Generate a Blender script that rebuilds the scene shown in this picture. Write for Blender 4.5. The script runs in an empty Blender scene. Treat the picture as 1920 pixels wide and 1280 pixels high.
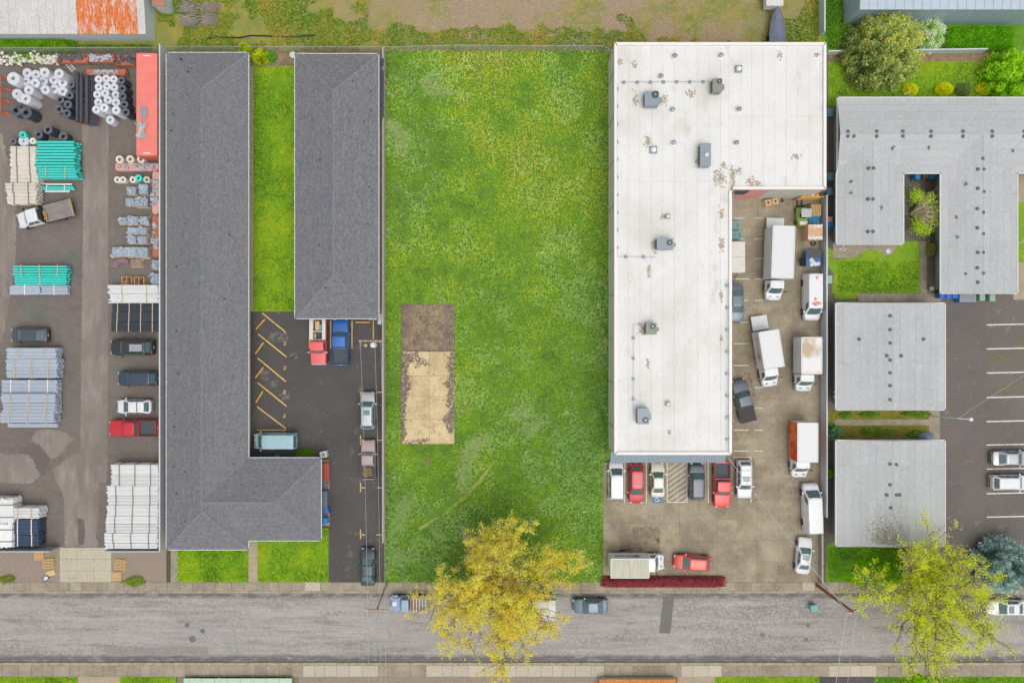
import bpy, bmesh, math, random
import numpy as np
from mathutils import Vector, Matrix
R = math.radians
rnd = random.Random(7)
SC = bpy.context.scene
COL = SC.collection
# ---------------------------------------------------------------- camera
HC, S = 85.0, 0.065                 # camera height and metres per photo pixel on the ground
cam = bpy.data.cameras.new('camera'); cam.sensor_width = 36.0; cam.lens = 36*HC/(1920*S); cam.clip_end = 2000; cam.clip_start = 1
co = bpy.data.objects.new('camera', cam); COL.objects.link(co); co.location = (0, 0, HC); SC.camera = co
# ---------------------------------------------------------------- sky, sun, exposure
SUN_EL, SUN_AZ = 70, 150
w = bpy.data.worlds.new('World'); SC.world = w; w.use_nodes = True
nt = w.node_tree; bg = nt.nodes['Background']
sky = nt.nodes.new('ShaderNodeTexSky'); sky.sky_type = 'NISHITA'; sky.sun_disc = False
sky.sun_elevation = R(SUN_EL); sky.sun_rotation = R(SUN_AZ); sky.air_density = 1.0; sky.dust_density = 4.0; sky.ozone_density = 1.0
hs = nt.nodes.new('ShaderNodeHueSaturation'); hs.inputs['Saturation'].default_value = 0.22
nt.links.new(sky.outputs[0], hs.inputs['Color']); nt.links.new(hs.outputs[0], bg.inputs[0]); bg.inputs[1].default_value = 0.13
sl = bpy.data.lights.new('sun', 'SUN'); sl.energy = 0.55; sl.angle = R(60); sl.color = (1, .97, .93)
so = bpy.data.objects.new('sun', sl); COL.objects.link(so)
az = R(SUN_AZ); el = R(SUN_EL)
so.rotation_euler = Vector((math.sin(az)*math.cos(el), math.cos(az)*math.cos(el), math.sin(el))).to_track_quat('Z', 'Y').to_euler()
SC.view_settings.view_transform = 'Standard'; SC.view_settings.look = 'None'
SC.view_settings.gamma = 1; SC.view_settings.use_curve_mapping = False
SC.view_settings.exposure = 0.28
SC.cycles.max_bounces = 5; SC.cycles.diffuse_bounces = 3; SC.cycles.glossy_bounces = 2; SC.cycles.transparent_max_bounces = 6
# ---------------------------------------------------------------- helpers
def P(px, py, z=0.0):
    k = S*(HC-z)/HC
    return ((px-960)*k, (640-py)*k, z)
def X(px, z=0.0): return (px-960)*S*(HC-z)/HC
def Y(py, z=0.0): return (640-py)*S*(HC-z)/HC
def lin(c):
    return tuple(((v/255)/12.92 if v/255 <= .04045 else ((v/255+.055)/1.055)**2.4) for v in c)
class MB:
    def __init__(s): s.v = []; s.f = []; s.m = []
    def add(s, vs, fs, mi=0):
        o = len(s.v); s.v += [tuple(v) for v in vs]; s.f += [tuple(i+o for i in f) for f in fs]; s.m += [mi]*len(fs); return s
    def box(s, c, d, rz=0, mi=0, rx=0, ry=0):
        M = Matrix.Translation(c) @ Matrix.Rotation(rz, 4, 'Z') @ Matrix.Rotation(ry, 4, 'Y') @ Matrix.Rotation(rx, 4, 'X')
        h = [x/2 for x in d]
        vs = [M @ Vector((a*h[0], b*h[1], e*h[2])) for a in (-1, 1) for b in (-1, 1) for e in (-1, 1)]
        return s.add(vs, [(0,1,3,2),(4,6,7,5),(0,4,5,1),(2,3,7,6),(0,2,6,4),(1,5,7,3)], mi)
    def bx(s, x0, x1, y0, y1, z0, z1, mi=0):
        return s.box(((x0+x1)/2, (y0+y1)/2, (z0+z1)/2), (abs(x1-x0), abs(y1-y0), abs(z1-z0)), 0, mi)
    def prism(s, poly, z0, z1, mi=0):
        n = len(poly)
        if sum(poly[i][0]*poly[(i+1) % n][1]-poly[(i+1) % n][0]*poly[i][1] for i in range(n)) < 0: poly = poly[::-1]
        vs = [(p[0], p[1], z0) for p in poly]+[(p[0], p[1], z1) for p in poly]
        return s.add(vs, [tuple(range(n, 2*n)), tuple(range(n-1, -1, -1))]+[(i, (i+1) % n, n+(i+1) % n, n+i) for i in range(n)], mi)
    def tube(s, p0, p1, r0, r1=None, n=8, cap=True, mi=0):
        r1 = r0 if r1 is None else r1
        p0 = Vector(p0); p1 = Vector(p1); d = (p1-p0)
        if d.length < 1e-6: return s
        q = d.to_track_quat('Z', 'Y'); vs = []
        for p, r in ((p0, r0), (p1, r1)):
            for i in range(n):
                a = 2*math.pi*i/n; vs.append(p + q @ Vector((r*math.cos(a), r*math.sin(a), 0)))
        fs = [(i, (i+1) % n, n+(i+1) % n, n+i) for i in range(n)]
        if cap: fs += [tuple(range(n-1, -1, -1)), tuple(range(n, 2*n))]
        return s.add(vs, fs, mi)
    def path(s, pts, r, n=6, mi=0):
        for a, b in zip(pts[:-1], pts[1:]): s.tube(a, b, r, r, n, True, mi)
        return s
    def lathe(s, prof, c=(0,0,0), n=16, mi=0):
        vs = []; k = len(prof)
        for i in range(n):
            a = 2*math.pi*i/n
            for r, z in prof: vs.append((c[0]+r*math.cos(a), c[1]+r*math.sin(a), c[2]+z))
        fs = []
        for i in range(n):
            j = (i+1) % n
            for q in range(k-1): fs.append((i*k+q, j*k+q, j*k+q+1, i*k+q+1))
        return s.add(vs, fs, mi)
    def rings(s, rs, mi=0, caps=True, closed=True):
        n = len(rs[0]); vs = [p for r in rs for p in r]; fs = []
        for a in range(len(rs)-1):
            for i in range(n if closed else n-1):
                j = (i+1) % n; fs.append((a*n+i, a*n+j, (a+1)*n+j, (a+1)*n+i))
        if caps: fs += [tuple(range(n-1, -1, -1)), tuple(range((len(rs)-1)*n, len(rs)*n))]
        return s.add(vs, fs, mi)
    def grid(s, fn, nu, nv, mi=0):
        vs = [fn(i/nu, j/nv) for i in range(nu+1) for j in range(nv+1)]
        return s.add(vs, [(i*(nv+1)+j, (i+1)*(nv+1)+j, (i+1)*(nv+1)+j+1, i*(nv+1)+j+1) for i in range(nu) for j in range(nv)], mi)
    def mesh(s, name, mats, smooth=None):
        me = bpy.data.meshes.new(name); me.from_pydata(s.v, [], s.f)
        for m in (mats if isinstance(mats, (list, tuple)) else [mats]): me.materials.append(m)
        if any(s.m): me.polygons.foreach_set('material_index', s.m)
        bm = bmesh.new(); bm.from_mesh(me); bmesh.ops.recalc_face_normals(bm, faces=bm.faces); bm.to_mesh(me); bm.free()
        if smooth is not None:
            me.polygons.foreach_set('use_smooth', [True]*len(me.polygons)); me.set_sharp_from_angle(angle=R(smooth))
        me.update(); return me
    def build(s, name, mats, parent=None, loc=(0,0,0), rz=0, smooth=None):
        return link(name, s.mesh(name, mats, smooth), parent, loc, rz)
def link(name, me, parent=None, loc=(0,0,0), rz=0):
    o = bpy.data.objects.new(name, me); COL.objects.link(o); o.location = loc; o.rotation_euler = (0, 0, rz)
    if parent is not None: o.parent = parent
    return o
def tag(o, label, cat, group=None):
    o['label'] = label; o['category'] = cat
    if group: o['group'] = group
    return o
def thing(name, label, cat, loc=(0,0,0), rz=0, group=None):
    o = link(name, None, None, loc, rz); return tag(o, label, cat, group)
def struct(o): o['kind'] = 'structure'; return o
def stuff(o): o['kind'] = 'stuff'; return o
def raw(name, V, F, mats, cols=None, parent=None, mi=None):
    """numpy mesh: V (n,3), F (m,k) with k corners each, optional per-corner-vertex colours (n,3)"""
    V = np.asarray(V, dtype=np.float32); F = np.asarray(F, dtype=np.int32)
    me = bpy.data.meshes.new(name); k = F.shape[1]
    me.vertices.add(len(V)); me.vertices.foreach_set('co', V.ravel())
    me.loops.add(F.size); me.loops.foreach_set('vertex_index', F.ravel())
    me.polygons.add(len(F)); me.polygons.foreach_set('loop_start', np.arange(0, F.size, k, dtype=np.int32))
    if cols is not None:
        ca = me.color_attributes.new('col', 'FLOAT_COLOR', 'POINT')
        c4 = np.ones((len(V), 4), dtype=np.float32); c4[:, :3] = cols; ca.data.foreach_set('color', c4.ravel())
    for m in (mats if isinstance(mats, (list, tuple)) else [mats]): me.materials.append(m)
    if mi is not None: me.polygons.foreach_set('material_index', np.asarray(mi, dtype=np.int32))
    me.update(calc_edges=True); me.validate()
    return link(name, me, parent)
def vnoise(x, y, scale, seed=0):
    """value noise in [0,1] on numpy arrays"""
    g = np.random.RandomState(seed).rand(256, 256)
    u = np.asarray(x)/scale + 1000.3; v = np.asarray(y)/scale + 1000.7
    i = np.floor(u).astype(int); j = np.floor(v).astype(int); a = u-i; b = v-j
    a = a*a*(3-2*a); b = b*b*(3-2*b); i &= 255; j &= 255; i1 = (i+1) & 255; j1 = (j+1) & 255
    return (g[i, j]*(1-a)*(1-b)+g[i1, j]*a*(1-b)+g[i, j1]*(1-a)*b+g[i1, j1]*a*b)
def fbm(x, y, scale, seed=0): return .5*vnoise(x, y, scale, seed)+.3*vnoise(x, y, scale/2.3, seed+1)+.2*vnoise(x, y, scale/5.1, seed+2)
def flecks(mb, x, y, z, r, rr, k=7):
    o = len(mb.v); a0 = rr.random()*6.28; mb.add([(x+r*rr.uniform(.6, 1.2)*math.cos(a0+6.283*i/k), y+r*rr.uniform(.6, 1.2)*math.sin(a0+6.283*i/k), z) for i in range(k)], [tuple(range(k))])
def inpoly(p, q):
    r = False
    for (x0, y0), (x1, y1) in zip(q, q[1:]+q[:1]):
        if (y0 > p[1]) != (y1 > p[1]) and p[0] < (x1-x0)*(p[1]-y0)/(y1-y0)+x0: r = not r
    return r
# ---------------------------------------------------------------- materials
MATS = {}
def newmat(name):
    m = bpy.data.materials.new(name); m.use_nodes = True; b = m.node_tree.nodes['Principled BSDF']; return m, m.node_tree, b
def mat(name, c, rough=.6, metal=0, var=.12, scale=6, bump=0, rand=0, spec=.5, coat=0, c2=None, hi=.7, lo=.3, stretch=(1,1,1), bscale=None):
    """plain procedural material: colour c with noise variation (or noise mix towards c2), optional per-object variation and bump"""
    if name in MATS: return MATS[name]
    m, t, b = newmat(name); N = t.nodes.new; L = t.links.new
    b.inputs['Roughness'].default_value = rough; b.inputs['Metallic'].default_value = metal; b.inputs['Specular IOR Level'].default_value = spec
    if coat: b.inputs['Coat Weight'].default_value = coat; b.inputs['Coat Roughness'].default_value = .06
    tc = N('ShaderNodeTexCoord'); mp = N('ShaderNodeMapping'); mp.inputs['Scale'].default_value = stretch; L(tc.outputs['Object'], mp.inputs[0])
    n = N('ShaderNodeTexNoise'); n.inputs['Scale'].default_value = scale; n.inputs['Detail'].default_value = 4; L(mp.outputs[0], n.inputs['Vector'])
    mr = N('ShaderNodeMapRange'); mr.inputs[1].default_value = lo; mr.inputs[2].default_value = hi; L(n.outputs['Fac'], mr.inputs[0])
    mx = N('ShaderNodeMix'); mx.data_type = 'RGBA'; L(mr.outputs[0], mx.inputs[0])
    if c2 is None: mx.inputs[6].default_value = (*[v*(1-var) for v in c], 1); mx.inputs[7].default_value = (*[min(1, v*(1+var)) for v in c], 1)
    else: mx.inputs[6].default_value = (*c, 1); mx.inputs[7].default_value = (*c2, 1)
    out = mx.outputs[2]
    if rand:
        oi = N('ShaderNodeObjectInfo'); m2 = N('ShaderNodeMapRange'); m2.inputs[3].default_value = 1-rand; m2.inputs[4].default_value = 1+rand; L(oi.outputs['Random'], m2.inputs[0])
        ml = N('ShaderNodeMix'); ml.data_type = 'RGBA'; ml.blend_type = 'MULTIPLY'; ml.inputs[0].default_value = 1; L(out, ml.inputs[6]); L(m2.outputs[0], ml.inputs[7]); out = ml.outputs[2]
    L(out, b.inputs['Base Color'])
    if bump:
        bn = N('ShaderNodeTexNoise'); bn.inputs['Scale'].default_value = bscale or scale*6; L(mp.outputs[0], bn.inputs['Vector'])
        bu = N('ShaderNodeBump'); bu.inputs['Strength'].default_value = bump; bu.inputs['Distance'].default_value = .03; L(bn.outputs['Fac'], bu.inputs['Height']); L(bu.outputs[0], b.inputs['Normal'])
    MATS[name] = m; return m
def gmat(name, base, layers, rough=.85, bump=.3, bscale=12, rand=0, grain=.13, gs=4.5):
    """ground material in world metres; layers = (kind, scale, lo, hi, colour, amount, (sx,sy), mask) ; mask = (scale, lo, hi, sx, sy) or ('y'/'x', v0, v1, soft)"""
    if name in MATS: return MATS[name]
    m, t, b = newmat(name); N = t.nodes.new; L = t.links.new
    b.inputs['Roughness'].default_value = rough; b.inputs['Specular IOR Level'].default_value = .3
    ge = N('ShaderNodeNewGeometry'); pos = ge.outputs['Position']; out = None
    def noise(scale, sx=1, sy=1, det=5, off=0):
        mp = N('ShaderNodeMapping'); mp.inputs['Scale'].default_value = (sx, sy, 1); mp.inputs['Location'].default_value = (off, off*.7, 0); L(pos, mp.inputs[0])
        n = N('ShaderNodeTexNoise'); n.inputs['Scale'].default_value = scale; n.inputs['Detail'].default_value = det; n.inputs['Roughness'].default_value = .62; L(mp.outputs[0], n.inputs['Vector']); return n.outputs['Fac']
    def rng(src, lo, hi):
        mr = N('ShaderNodeMapRange'); mr.inputs[1].default_value = lo; mr.inputs[2].default_value = hi; L(src, mr.inputs[0]); return mr.outputs[0]
    def mul(a, bb):
        q = N('ShaderNodeMath'); q.operation = 'MULTIPLY'; L(a, q.inputs[0])
        if isinstance(bb, (int, float)): q.inputs[1].default_value = bb
        else: L(bb, q.inputs[1])
        return q.outputs[0]
    rgb = N('ShaderNodeRGB'); rgb.outputs[0].default_value = (*base, 1); out = rgb.outputs[0]
    for i, ly in enumerate(layers):
        kind, scale, lo, hi, colr, amt = ly[:6]; st = ly[6] if len(ly) > 6 and ly[6] else (1, 1); mask = ly[7] if len(ly) > 7 else None
        if kind == 'n': f = rng(noise(scale, st[0], st[1], 6, i*13.7), lo, hi)
        elif kind == 'flat': f = rng(noise(.01), -2, -1)
        else:
            mp = N('ShaderNodeMapping'); mp.inputs['Scale'].default_value = (st[0], st[1], 1); L(pos, mp.inputs[0])
            if kind == 'crack':
                wn = N('ShaderNodeTexNoise'); wn.inputs['Scale'].default_value = scale*1.3; wn.inputs['Detail'].default_value = 4; L(mp.outputs[0], wn.inputs['Vector'])
                va = N('ShaderNodeVectorMath'); va.operation = 'MULTIPLY_ADD'; L(wn.outputs['Color'], va.inputs[0]); va.inputs[1].default_value = (1.4/scale*.5,)*3; L(mp.outputs[0], va.inputs[2]); src = va.outputs[0]
            else: src = mp.outputs[0]
            vo = N('ShaderNodeTexVoronoi'); vo.inputs['Scale'].default_value = scale; vo.feature = 'DISTANCE_TO_EDGE' if kind == 'crack' else 'F1'; L(src, vo.inputs['Vector'])
            f = rng(vo.outputs['Distance'], hi, lo)
        f = mul(f, amt)
        if mask:
            if mask[0] in ('x', 'y'):
                sp = N('ShaderNodeSeparateXYZ'); L(pos, sp.inputs[0]); s_ = sp.outputs[0 if mask[0] == 'x' else 1]
                wob = noise(.6, 1, 1, 4, 5+i)
                ad = N('ShaderNodeMath'); ad.operation = 'MULTIPLY_ADD'; L(wob, ad.inputs[0]); ad.inputs[1].default_value = mask[3]*3; L(s_, ad.inputs[2])
                o_ = mask[3]*1.5
                f = mul(f, mul(rng(ad.outputs[0], mask[1]+o_-mask[3], mask[1]+o_+mask[3]), rng(ad.outputs[0], mask[2]+o_+mask[3], mask[2]+o_-mask[3])))
            else: f = mul(f, rng(noise(mask[0], mask[3] if len(mask) > 3 else 1, mask[4] if len(mask) > 4 else 1, 4, 40+i*7), mask[1], mask[2]))
        mx = N('ShaderNodeMix'); mx.data_type = 'RGBA'; L(f, mx.inputs[0]); L(out, mx.inputs[6]); mx.inputs[7].default_value = (*colr, 1); out = mx.outputs[2]
    if grain:
        gm = N('ShaderNodeMapRange'); gm.inputs[1].default_value = .32; gm.inputs[2].default_value = .68; gm.inputs[3].default_value = 1-grain; gm.inputs[4].default_value = 1+grain; L(noise(gs, 1, 1, 3, 91), gm.inputs[0])
        ml = N('ShaderNodeMix'); ml.data_type = 'RGBA'; ml.blend_type = 'MULTIPLY'; ml.inputs[0].default_value = 1; L(out, ml.inputs[6]); L(gm.outputs[0], ml.inputs[7]); out = ml.outputs[2]
    if rand:
        oi = N('ShaderNodeObjectInfo'); m2 = N('ShaderNodeMapRange'); m2.inputs[3].default_value = 1-rand; m2.inputs[4].default_value = 1+rand; L(oi.outputs['Random'], m2.inputs[0])
        ml = N('ShaderNodeMix'); ml.data_type = 'RGBA'; ml.blend_type = 'MULTIPLY'; ml.inputs[0].default_value = 1; L(out, ml.inputs[6]); L(m2.outputs[0], ml.inputs[7]); out = ml.outputs[2]
    L(out, b.inputs['Base Color'])
    if bump:
        bu = N('ShaderNodeBump'); bu.inputs['Strength'].default_value = bump; bu.inputs['Distance'].default_value = .04; L(noise(bscale, 1, 1, 5), bu.inputs['Height']); L(bu.outputs[0], b.inputs['Normal'])
    MATS[name] = m; return m
def leafmat(name='foliage'):
    if name in MATS: return MATS[name]
    m, t, b = newmat(name); a = t.nodes.new('ShaderNodeAttribute'); a.attribute_name = 'col'
    t.links.new(a.outputs['Color'], b.inputs['Base Color']); b.inputs['Roughness'].default_value = .7; b.inputs['Specular IOR Level'].default_value = .2
    tr = t.nodes.new('ShaderNodeBsdfTranslucent'); t.links.new(a.outputs['Color'], tr.inputs['Color']); mx = t.nodes.new('ShaderNodeMixShader'); mx.inputs[0].default_value = .5
    t.links.new(b.outputs[0], mx.inputs[1]); t.links.new(tr.outputs[0], mx.inputs[2]); t.links.new(mx.outputs[0], t.nodes['Material Output'].inputs['Surface'])
    MATS[name] = m; return m
def C(r, g, b): return lin((r, g, b))
WHITE = mat('white_paint', (.70, .70, .695), .4, var=.04)
OFFW = mat('weathered_white', C(214, 210, 200), .6, var=.1)
DARK = mat('black_rubber', (.018, .018, .02), .75, var=.2)
DGREY = mat('dark_grey_metal', (.06, .063, .068), .5, var=.2)
GREYM = mat('galvanised_metal', C(165, 172, 175), .4, .6, var=.1)
STEEL = mat('steel', C(150, 152, 152), .4, .5, var=.15)
GLASS = mat('car_glass', (.09, .165, .165), .1, var=.2, spec=.9)
WOODP = mat('pallet_wood', C(214, 178, 118), .8, var=.18, scale=9, rand=.15)
WOODG = mat('weathered_wood', C(160, 148, 130), .85, var=.25, scale=5)
REDOX = mat('orange_rack_paint', C(182, 104, 78), .55, var=.2)
# ================================================================ SETTING: ground, street, pavements, lawns
def poly(pts, z=0): return [P(a, b, z)[:2] for a, b in pts]
def rect(x0, y0, x1, y1): return [(x0, y0), (x1, y0), (x1, y1), (x0, y1)]
def slab_sheet(name, pts, m, z=0.0, bottom=-.16, parent=None):
    o = MB().prism(poly(pts), bottom, z).build(name, m, parent)
    return struct(o) if parent is None else o
def rough_poly(pts, step=6, amp=3, seed=1):
    r = random.Random(seed); out = []
    for (a, b), (c, d) in zip(pts, pts[1:]+pts[:1]):
        n = max(1, int(math.hypot(c-a, d-b)/step))
        for i in range(n): out.append((a+(c-a)*i/n+r.uniform(-amp, amp), b+(d-b)*i/n+r.uniform(-amp, amp)))
    return out
def patch(name, pts, m, z, parent, step=6, amp=2.5, seed=1):
    """a thin irregular sheet lying on a pavement"""
    q = poly(rough_poly(pts, step, amp, seed)); bm = bmesh.new()
    bm.faces.new([bm.verts.new((x, y, z)) for x, y in q]); bmesh.ops.triangulate(bm, faces=bm.faces[:]); bmesh.ops.recalc_face_normals(bm, faces=bm.faces)
    me = bpy.data.meshes.new(name)
    for f in bm.faces:
        if f.normal.z < 0: f.normal_flip()
    bm.to_mesh(me); bm.free(); me.materials.append(m); return link(name, me, parent)
def line(parent, x0, y0, x1, y1, wpx, m, z, name='parking_line'):
    d = math.hypot(x1-x0, y1-y0); nx, ny = -(y1-y0)/d*wpx/2, (x1-x0)/d*wpx/2
    q = [(x0+nx, y0+ny), (x1+nx, y1+ny), (x1-nx, y1-ny), (x0-nx, y0-ny)]
    return MB().prism(poly(q), z-.003, z).build(name, m, parent)
def slabs(parent, x0, x1, y0, y1, nx, ny, m, z=.004, gap=.18, seed=0, name='slab', jit=0):
    r = random.Random(seed)
    xs = [x0+(x1-x0)*i/nx+(r.uniform(-jit, jit) if 0 < i < nx else 0) for i in range(nx+1)]
    ys = [y0+(y1-y0)*i/ny+(r.uniform(-jit, jit) if 0 < i < ny else 0) for i in range(ny+1)]
    for i in range(nx):
        for j in range(ny):
            a, b = P(xs[i]+gap, ys[j]+gap), P(xs[i+1]-gap, ys[j+1]-gap)
            MB().bx(a[0], b[0], b[1], a[1], -.1, z+r.uniform(0, .012)).build(name, m, parent)
g_dirt = gmat('dirt_ground', C(150, 134, 112), [('n', .3, .4, .65, C(120, 128, 70), .8), ('n', 3, .45, .7, C(110, 96, 80), .6)])
struct(MB().prism([(-320, -320), (320, -320), (320, 320), (-320, 320)], -.6, -.17).build('ground', g_dirt))
# ---- street
m_street = gmat('worn_asphalt', C(164, 159, 153), [
    ('n', .12, .35, .7, C(150, 146, 141), .8, (.5, 1.5)),
    ('n', 4.2, .46, .56, C(118, 113, 109), .7, (1, 1), (.09, .47, .56, .5, 2.4)),
    ('n', 5, .54, .62, C(184, 178, 171), .55, (1, 1), (.1, .47, .57, .6, 2)),
    ('n', .9, .5, .66, C(134, 129, 124), .6, (.12, 1.8)), ('n', .6, .52, .68, C(178, 173, 167), .5, (.1, 1.6)),
    ('n', .5, .55, .68, C(112, 108, 105), .6, (.35, 2.2)),
    ('n', 30, .45, .75, C(190, 185, 178), .35),
    ('crack', .16, .002, .006, C(122, 117, 112), .6, (1, 1), (.06, .48, .55)),
    ('crack', .35, .004, .011, C(124, 119, 114), .6, (1, 1), (.12, .56, .62)),
    ('n', .7, .3, .55, C(108, 104, 102), .95, (.8, 2), ('y', Y(1121), Y(1106), .22)),
    ('n', .7, .28, .5, C(106, 103, 101), .95, (.8, 2), ('y', Y(1248), Y(1229), .22)),
], bscale=25, bump=.25)
street = struct(MB().prism([(-320, Y(1243)), (320, Y(1243)), (320, Y(1111)), (-320, Y(1111))], -.4, -.12).build('street', m_street))
m_patchA = gmat('fresh_asphalt_patch', C(112, 108, 105), [('n', 8, .4, .7, C(128, 124, 120), .7)])
patch('asphalt_patch', [(1244, 1118), (1265, 1118), (1257, 1188), (1236, 1187)], m_patchA, -.114, street, 12, .5, 3)
m_patchB = gmat('old_asphalt_patch', C(140, 135, 131), [('n', 5, .4, .7, C(154, 149, 144), .7)])
patch('asphalt_patch', [(193, 1215), (390, 1212), (390, 1226), (200, 1230)], m_patchB, -.115, street, 5, 1.5, 4)
patch('asphalt_patch', [(723, 1236), (1060, 1236), (1060, 1243), (723, 1243)], m_patchA, -.115, street, 9, .5, 5)
m_iron = mat('cast_iron', C(112, 110, 112), .6, .3, var=.3, scale=20)
def manhole(px, py, r, par=street, z=-.12):
    x, y, _ = P(px, py); o = MB().lathe([(r, -.02), (r, .012), (r*.86, .014), (r*.84, .006), (0, .008)], (x, y, z), 20).build('manhole_cover', m_iron, par)
manhole(360, 1198, .42); manhole(379, 1183, .3); manhole(350, 1172, .3); manhole(1430, 1190, .3); manhole(1516, 1173, .26); manhole(1512, 1199, .26)
# ---- kerbs and sidewalks
m_walk = gmat('old_concrete_walk', C(160, 149, 131), [('n', .8, .4, .7, C(128, 117, 98), .7), ('n', .25, .5, .66, C(118, 110, 80), .6), ('n', 14, .4, .75, C(182, 172, 156), .45), ('crack', .9, .006, .016, C(88, 80, 68), .8, (1, 1), (.1, .5, .6))], bscale=30, rand=.1)
m_walk_new = gmat('new_concrete_walk', C(184, 175, 157), [('n', 1.2, .4, .7, C(182, 172, 152), .6), ('n', 14, .4, .75, C(212, 204, 188), .4), ('crack', .5, .004, .01, C(110, 102, 88), .6, (1, 1), (.2, .55, .6))], bscale=30, rand=.06)
m_bed = gmat('joint_soil', C(84, 76, 58), [('n', 3, .4, .7, C(96, 104, 48), .8)])
m_kerb = gmat('kerb_concrete', C(172, 160, 138), [('n', 1.5, .45, .65, C(128, 118, 90), .7), ('n', .4, .5, .7, C(140, 140, 70), .5)], rand=.05)
for nm, y0, y1, k0, k1 in (('sidewalk_north', 1091, 1107.5, 1107.5, 1111.5), ('sidewalk_south', 1247, 1268, 1241.5, 1247)):
    sw = struct(MB().prism([(-90, Y(y1)), (90, Y(y1)), (90, Y(y0)), (-90, Y(y0))], -.4, -.012).build(nm, m_bed))
    r = random.Random(5 if 'north' in nm else 6); xp = -60
    while xp < 1990:
        wpx = r.choice((19, 22, 24, 30)); new = (562 < xp < 600 or 1480 < xp < 1528) if 'north' in nm else (563 < xp < 705 or 780 < xp < 1115 or 1260 < xp < 1340 or 1535 < xp < 1640)
        a, b = P(xp+.25, y0+.3), P(xp+wpx-.25, y1-.3)
        MB().bx(a[0], b[0], b[1], a[1], -.2, .004+r.uniform(0, .014)).build('slab', m_walk_new if new else m_walk, sw); xp += wpx
    xp = -60
    while xp < 1990:
        a, b = P(xp+.15, k0), P(xp+46-.15, k1)
        MB().bx(a[0], b[0], b[1], a[1], -.4, .012).build('kerb_stone', m_kerb, sw); xp += 46
# ---- pipe yard on the left
m_yard = gmat('yard_asphalt', C(116, 108, 101), [('n', .2, .35, .65, C(100, 92, 86), .8), ('n', 1.5, .4, .7, C(128, 119, 110), .5), ('n', .5, .62, .72, C(98, 100, 62), .7), ('n', 20, .4, .75, C(138, 130, 122), .4), ('n', .16, .58, .66, C(92, 108, 100), .5)], bscale=30)
yard = slab_sheet('yard_pavement', [(-120, 96), (316, 96), (316, 1026), (-120, 1026)], m_yard)
m_worn = gmat('worn_concrete_lane', C(144, 133, 125), [('n', .25, .38, .62, C(118, 109, 102), .95, (1.8, .4)), ('n', .9, .46, .64, C(126, 117, 110), .6, (2, .4)), ('n', .6, .5, .7, C(166, 154, 143), .5, (1.5, .5)), ('n', 14, .45, .7, C(170, 160, 150), .3)], bscale=30, grain=.035, bump=.08)
patch('worn_lane', [(153, 196), (204, 190), (203, 400), (202, 800), (200, 905), (150, 900), (153, 600), (156, 400)], m_worn, .004, yard, 2.2, 1.2, 3)
patch('worn_lane', [(-100, 250), (4, 250), (26, 360), (30, 420), (28, 500), (4, 640), (-100, 640)], m_worn, .004, yard, 2.2, 2, 4)
patch('worn_patch', [(-60, 852), (50, 850), (68, 868), (75, 890), (60, 905), (-60, 906)], m_worn, .005, yard, 2.2, 2, 5)
patch('worn_patch', [(60, 820), (70, 806), (98, 804), (125, 812), (138, 822), (124, 835), (122, 845), (98, 862), (80, 850), (76, 832), (60, 828)], m_worn, .0055, yard, 2.2, 1.6, 6)
patch('worn_patch', [(98, 882), (122, 862), (140, 850), (196, 848), (196, 886), (186, 890), (184, 970), (180, 1000), (186, 1024), (122, 1024), (120, 930), (112, 912)], m_worn, .006, yard, 2.2, 2, 7)
m_wet = gmat('damp_asphalt', C(106, 98, 94), [('n', 1, .4, .7, C(108, 100, 96), .6)])
patch('damp_patch', [(142, 972), (158, 972), (160, 1000), (158, 1020), (146, 1022), (147, 990)], m_wet, .009, yard, 2.2, 1.5, 8)
patch('damp_patch', [(75, 836), (95, 858), (84, 890), (70, 882), (60, 852), (34, 850), (50, 838)], m_wet, .009, yard, 2.2, 1.6, 9)
m_drive = gmat('driveway_concrete', C(186, 178, 156), [('n', .8, .42, .68, C(170, 162, 138), .6), ('n', .5, .62, .72, C(140, 116, 92), .6), ('n', 14, .4, .75, C(200, 192, 172), .4)], bscale=30, rand=.03)
dv = slab_sheet('yard_driveway', rect(112, 1026, 209, 1091), m_bed, -.008); slabs(dv, 112, 209, 1026, 1091, 3, 3, m_drive)
m_gravel = gmat('gravel', C(158, 142, 128), [('v', 9, .0, .35, C(186, 172, 156), .8), ('n', 12, .5, .6, C(100, 88, 78), .7), ('n', .4, .58, .7, C(128, 130, 70), .6)], bscale=20, bump=.8)
slab_sheet('gravel_strip', rect(-120, 1026, 112, 1091), m_gravel, 0); slab_sheet('gravel_strip_east', rect(209, 1026, 312, 1091), m_gravel, 0)
# ---- apartment lot
m_lawn = gmat('lawn_grass', C(128, 164, 40), [('n', .35, .38, .62, C(160, 178, 42), .8), ('n', .9, .45, .65, C(108, 150, 42), .8), ('n', 9, .4, .65, C(100, 140, 30), .6), ('n', 3, .6, .72, C(190, 196, 76), .6)], bump=.8, bscale=14)
m_lawn_deep = gmat('deep_green_lawn_grass', C(100, 148, 42), [('n', .35, .4, .62, C(136, 172, 36), .8), ('n', 9, .4, .65, C(78, 120, 34), .6)], bump=.8, bscale=14)  # deeper green lawn colour for the verge, corner and far lawns
m_path = gmat('path_concrete', C(176, 160, 136), [('n', .8, .4, .7, C(150, 136, 112), .7), ('n', 12, .4, .75, C(190, 176, 154), .4)], rand=.06)
m_soil = gmat('bare_soil', C(150, 126, 98), [('n', .9, .4, .65, C(96, 78, 60), .8), ('n', 9, .5, .6, C(178, 156, 128), .6)], bump=.6)
slab_sheet('back_bed', rect(312, 96, 722, 124), m_soil, .0)
slab_sheet('court_lawn', rect(475, 124, 556, 584), m_lawn, .02)
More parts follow.
